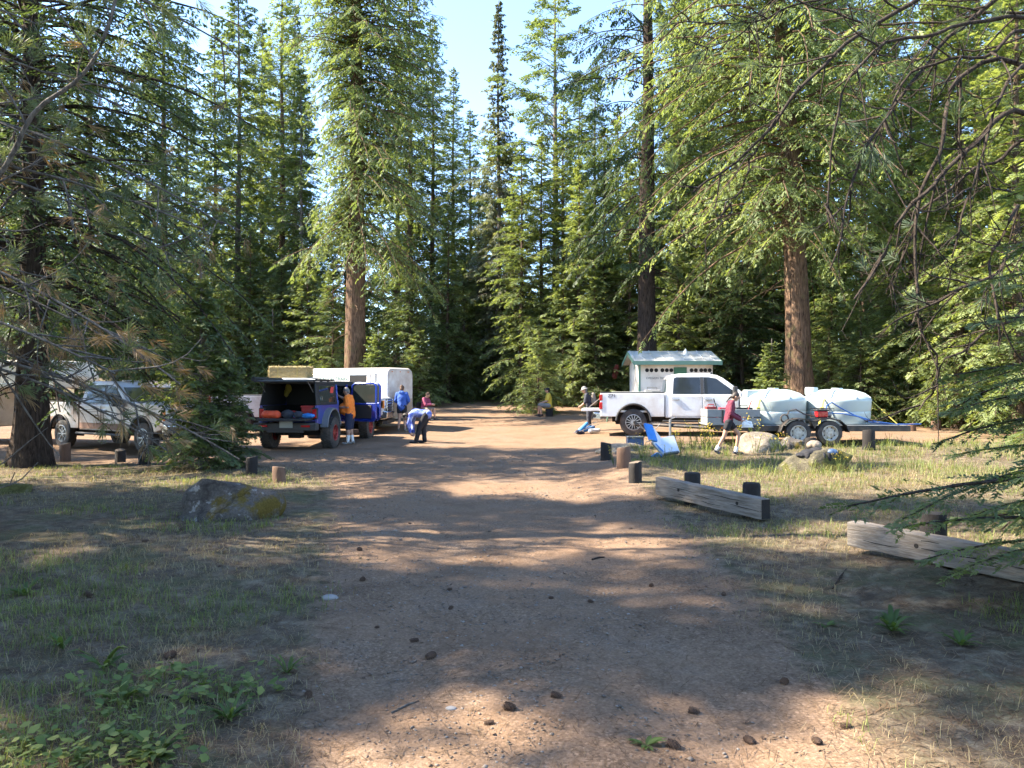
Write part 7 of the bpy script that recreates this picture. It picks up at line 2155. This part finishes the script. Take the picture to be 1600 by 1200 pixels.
# pine cones one can count on the track and the verge
def cone_mesh(seed):
    rng = random.Random(seed)
    mb = MB().ball((0, 0, 0.03), (0.045, 0.028, 0.026), 10, 7)
    for k in range(70):
        f = (k + 0.5) / 70; t = k * 2.399
        xx = -0.045 + 0.09 * f
        rr = 0.032 * math.sqrt(max(0.05, 1 - ((f - 0.45) / 0.62) ** 2))
        c_ = Vector((xx, rr * math.cos(t), 0.03 + rr * math.sin(t) * 0.92))
        o_ = Vector((0.35, math.cos(t), math.sin(t))).normalized()
        w = o_.cross(Vector((1, 0, 0))).normalized() * 0.008
        tp = c_ + o_ * 0.013
        mb.add([c_ - w, c_ + w, tp + w * 0.9, tp - w * 0.9, c_ + Vector((0.006, 0, 0))], [(0, 1, 2, 3), (0, 3, 4), (1, 4, 2), (2, 4, 3)])
    return mb.mesh('pine_cone', 'cone_brown')
CM = [cone_mesh(k) for k in range(3)]
rc = random.Random(9)
on_track = [(673, 1021, 1.25), (648, 996, 1), (868, 1091, 1.1), (795, 1108, 1.1), (1082, 1108, 1.15), (1050, 1160, 1.2), (562, 860, 1.1), (567, 906, 1.0), (922, 939, 0.9), (703, 920, 0.8), (1225, 1068, 1.0), (860, 932, .8), (1018, 915, .8), (590, 980, .7), (705, 948, .7),
            (1130, 930, .8), (1320, 1140, 1.0), (1170, 1155, 1.1), (765, 1130, .8), (985, 828, .7), (640, 820, .7), (1275, 1162, 1.0)]
on_verge = [(267, 1027, 1.3), (293, 1078, 1.0), (140, 936, 1.2), (285, 832, 1.0), (227, 853, 1.0), (483, 1080, .9), (345, 890, .8)]
for lst, lab, grp in ((on_track, 'brown pine cone lying on the bare dirt track', 'pine cones on the track'), (on_verge, 'dark pine cone lying in the thin grass of the verge', 'pine cones on the verge')):
    for (px, py, s_) in lst:
        d = 2040.0 / (py - 608.0)
        q = at(px, d)
        o = link(bpy.data.objects.new('pine_cone', CM[rc.randrange(3)]))
        o.location = (q.x, q.y, q.z - 0.004); o.rotation_euler = (0.2 * rc.random(), 0.2 * rc.random(), rc.random() * 6.28); o.scale = (s_ * (.5 + .3 * rc.random()), s_ * .55, s_ * (.42 + .15 * rc.random()))
        tag(o, lab, 'pine cone', grp)
# sticks and single stones
for px0, py0, px1, py1, r_, m_, lab in ((612, 1103, 655, 1088, 0.006, 'bark_grey', 'short pale stick lying on the gravel of the track'), (247, 1092, 350, 1104, 0.012, 'bark_dark', 'dark broken branch lying in the thin verge grass'),
                                        (1300, 918, 1322, 890, 0.008, 'bark_dark', 'crooked dark twig in the litter near the second guard rail'), (925, 872, 945, 868, 0.010, 'bark_dark', 'little black twig on the bare track')):
    a = at(px0, 2040 / (py0 - 608)); b_ = at(px1, 2040 / (py1 - 608))
    md = (a + b_) / 2 + Vector((0.01, 0.02, 0.006))
    o = MB().tube([a + Vector((0, 0, r_ * .7)), md + Vector((0, 0, r_ * .7)), b_ + Vector((0, 0, r_ * .7))], [r_, r_ * .9, r_ * .5], 6).build('stick', m_)
    tag(o, lab, 'stick')
for px, py, s_, lab in ((515, 936, 0.07, 'flat grey stone at the edge of the track'), (705, 1104, 0.03, 'small pale stone on the gravelly track')):
    q = at(px, 2040 / (py - 608))
    rng = random.Random(px)
    mb = MB().ball((0, 0, 0.1 * s_), (s_, s_ * 0.7, s_ * 0.4), 10, 6)
    mb.v = [(v[0] * (1 + .25 * (rng.random() - .5)), v[1] * (1 + .25 * (rng.random() - .5)), v[2]) for v in mb.v]
    o = mb.build('stone', 'stone_grey'); o.location = q; tag(o, lab, 'stone')

# weeds one can pick out: tall yellow-flowered ones in the meadow, leafy rosettes
def flower_data(seed):
    rng = np.random.default_rng(seed)
    st, lf, fl = MB(), MB(), MB()
    for k in range(5):
        a = rng.random() * 6.28; hgt = 0.42 + 0.28 * rng.random(); ln = 0.10 + 0.12 * rng.random()
        b0 = Vector((0.05 * math.cos(a), 0.05 * math.sin(a), 0)); tp = b0 + Vector((ln * math.cos(a), ln * math.sin(a), hgt)); md = b0.lerp(tp, 0.5) + Vector((0, 0, 0.04))
        st.tube([b0, md, tp], [0.006, 0.005, 0.003], 5)
        for j in range(16):
            f = 0.08 + 0.8 * j / 16; c = b0.lerp(tp, f); aa = rng.random() * 6.28; l = 0.10 * (1.15 - f)
            o_ = Vector((math.cos(aa), math.sin(aa), 0.7)).normalized() * l; w = Vector((-math.sin(aa), math.cos(aa), 0)) * 0.010
            lf.add([c, c + o_ * 0.5 + w, c + o_, c + o_ * 0.5 - w], [(0, 1, 2, 3)])
        for j in range(5):
            c = tp + Vector((0.045 * rng.normal(), 0.045 * rng.normal(), 0.03 * rng.normal()))
            r_ = 0.010 + 0.006 * rng.random()
            fl.ball(c, (r_, r_, r_ * 0.6), 7, 5)
    return st.mesh('stem', 'grass_green'), lf.mesh('leaf', 'grass_green'), fl.mesh('flower_head', 'flower_yellow')
FD = [flower_data(k) for k in (1, 2, 3)]
for i, (px, d, s_) in enumerate(((1082, 20.0, 1.0), (1098, 19.9, 1.1), (1112, 19.7, 1.0), (1065, 19.8, .8), (1005, 17.2, .85), (1040, 17.0, .6), (1048, 19.6, .8), (1180, 19.0, .75), (1208, 19.2, .7), (1182, 20.2, 1.2), (960, 16.4, .6), (1120, 19.4, .9), (1150, 20.1, .9), (1310, 15.6, .6), (1060, 18.0, .65), (1100, 18.4, .7), (1220, 18.9, .7))):
    q = at(px, d)
    root = empty('flowering_weed', q, i * 1.3, s_); tag(root, 'tall weed with yellow flower heads in the sunny meadow by the trailer', 'weed', 'yellow-flowered weeds in the meadow')
    for nm, me in zip(('stem', 'leaf', 'flower_head'), FD[i % 3]):
        o = link(bpy.data.objects.new(nm, me), root)
        if nm != 'stem': o['kind'] = 'stuff'
def rosette(px, py, n, l, w, label, seed, up=0.8):
    rng = random.Random(seed)
    d = 2040.0 / (py - 608.0); q = at(px, d)
    root = empty('leafy_weed', q); tag(root, label, 'weed')
    for k in range(n):
        a = rng.random() * 6.28; u = up * (0.4 + 0.8 * rng.random()); ll = l * (0.6 + 0.6 * rng.random())
        dr = Vector((math.cos(a), math.sin(a), 0)); s = Vector((-math.sin(a), math.cos(a), 0))
        pts = [Vector((0, 0, 0)) + dr * ll * f + Vector((0, 0, ll * (u * f - 0.6 * u * f * f))) for f in (0, 0.3, 0.65, 1.0)]
        ww = [0.15, 1.0, 0.85, 0.03]
        vs = []
        for p_, q_ in zip(pts, ww):
            vs += [p_ - s * w * q_ + Vector((0, 0, 0.3 * w * q_)), p_, p_ + s * w * q_ + Vector((0, 0, 0.3 * w * q_))]
        fs = []
        for j in range(3):
            for i in range(2):
                fs.append((j * 3 + i, j * 3 + i + 1, (j + 1) * 3 + i + 1, (j + 1) * 3 + i))
        MB().add(vs, fs).build('leaf', 'weed_leaf', root)
rosette(1392, 985, 22, 0.20, 0.018, 'leafy green rosette weed in the litter below the second guard rail', 1, 1.3)
rosette(1290, 975, 8, 0.10, 0.014, 'small flat rosette weed beside the big leafy rosette', 2, 0.6)
rosette(1500, 1010, 14, 0.15, 0.014, 'thin-leaved green weed at the shaded right verge', 3, 1.2)
rosette(165, 1045, 12, 0.20, 0.018, 'upright broad-bladed green weed in the verge beside creeping leaves', 4, 1.8)
rosette(190, 1100, 12, 0.17, 0.022, 'arching wide-leaved weed behind the dark broken branch', 5, 1.2)
rosette(100, 1015, 8, 0.16, 0.014, 'pale young weed with two upright leaves at the verge', 6, 1.9)
rosette(360, 1120, 24, 0.16, 0.010, 'dense grassy green clump at the track edge', 7, 1.6)
rosette(450, 1050, 16, 0.13, 0.008, 'bright grass clump alone at the edge of the track', 8, 2.0)
rosette(245, 1180, 18, 0.18, 0.016, 'tufted green weed with a pale seed stalk at the near verge', 9, 1.6)
rosette(40, 935, 16, 0.18, 0.014, 'leafy weed clump in the verge before the fallen limb', 10, 1.4)
rosette(1010, 1160, 14, 0.09, 0.012, 'pale green lichen-like sprig lying on the track', 11, 0.5)
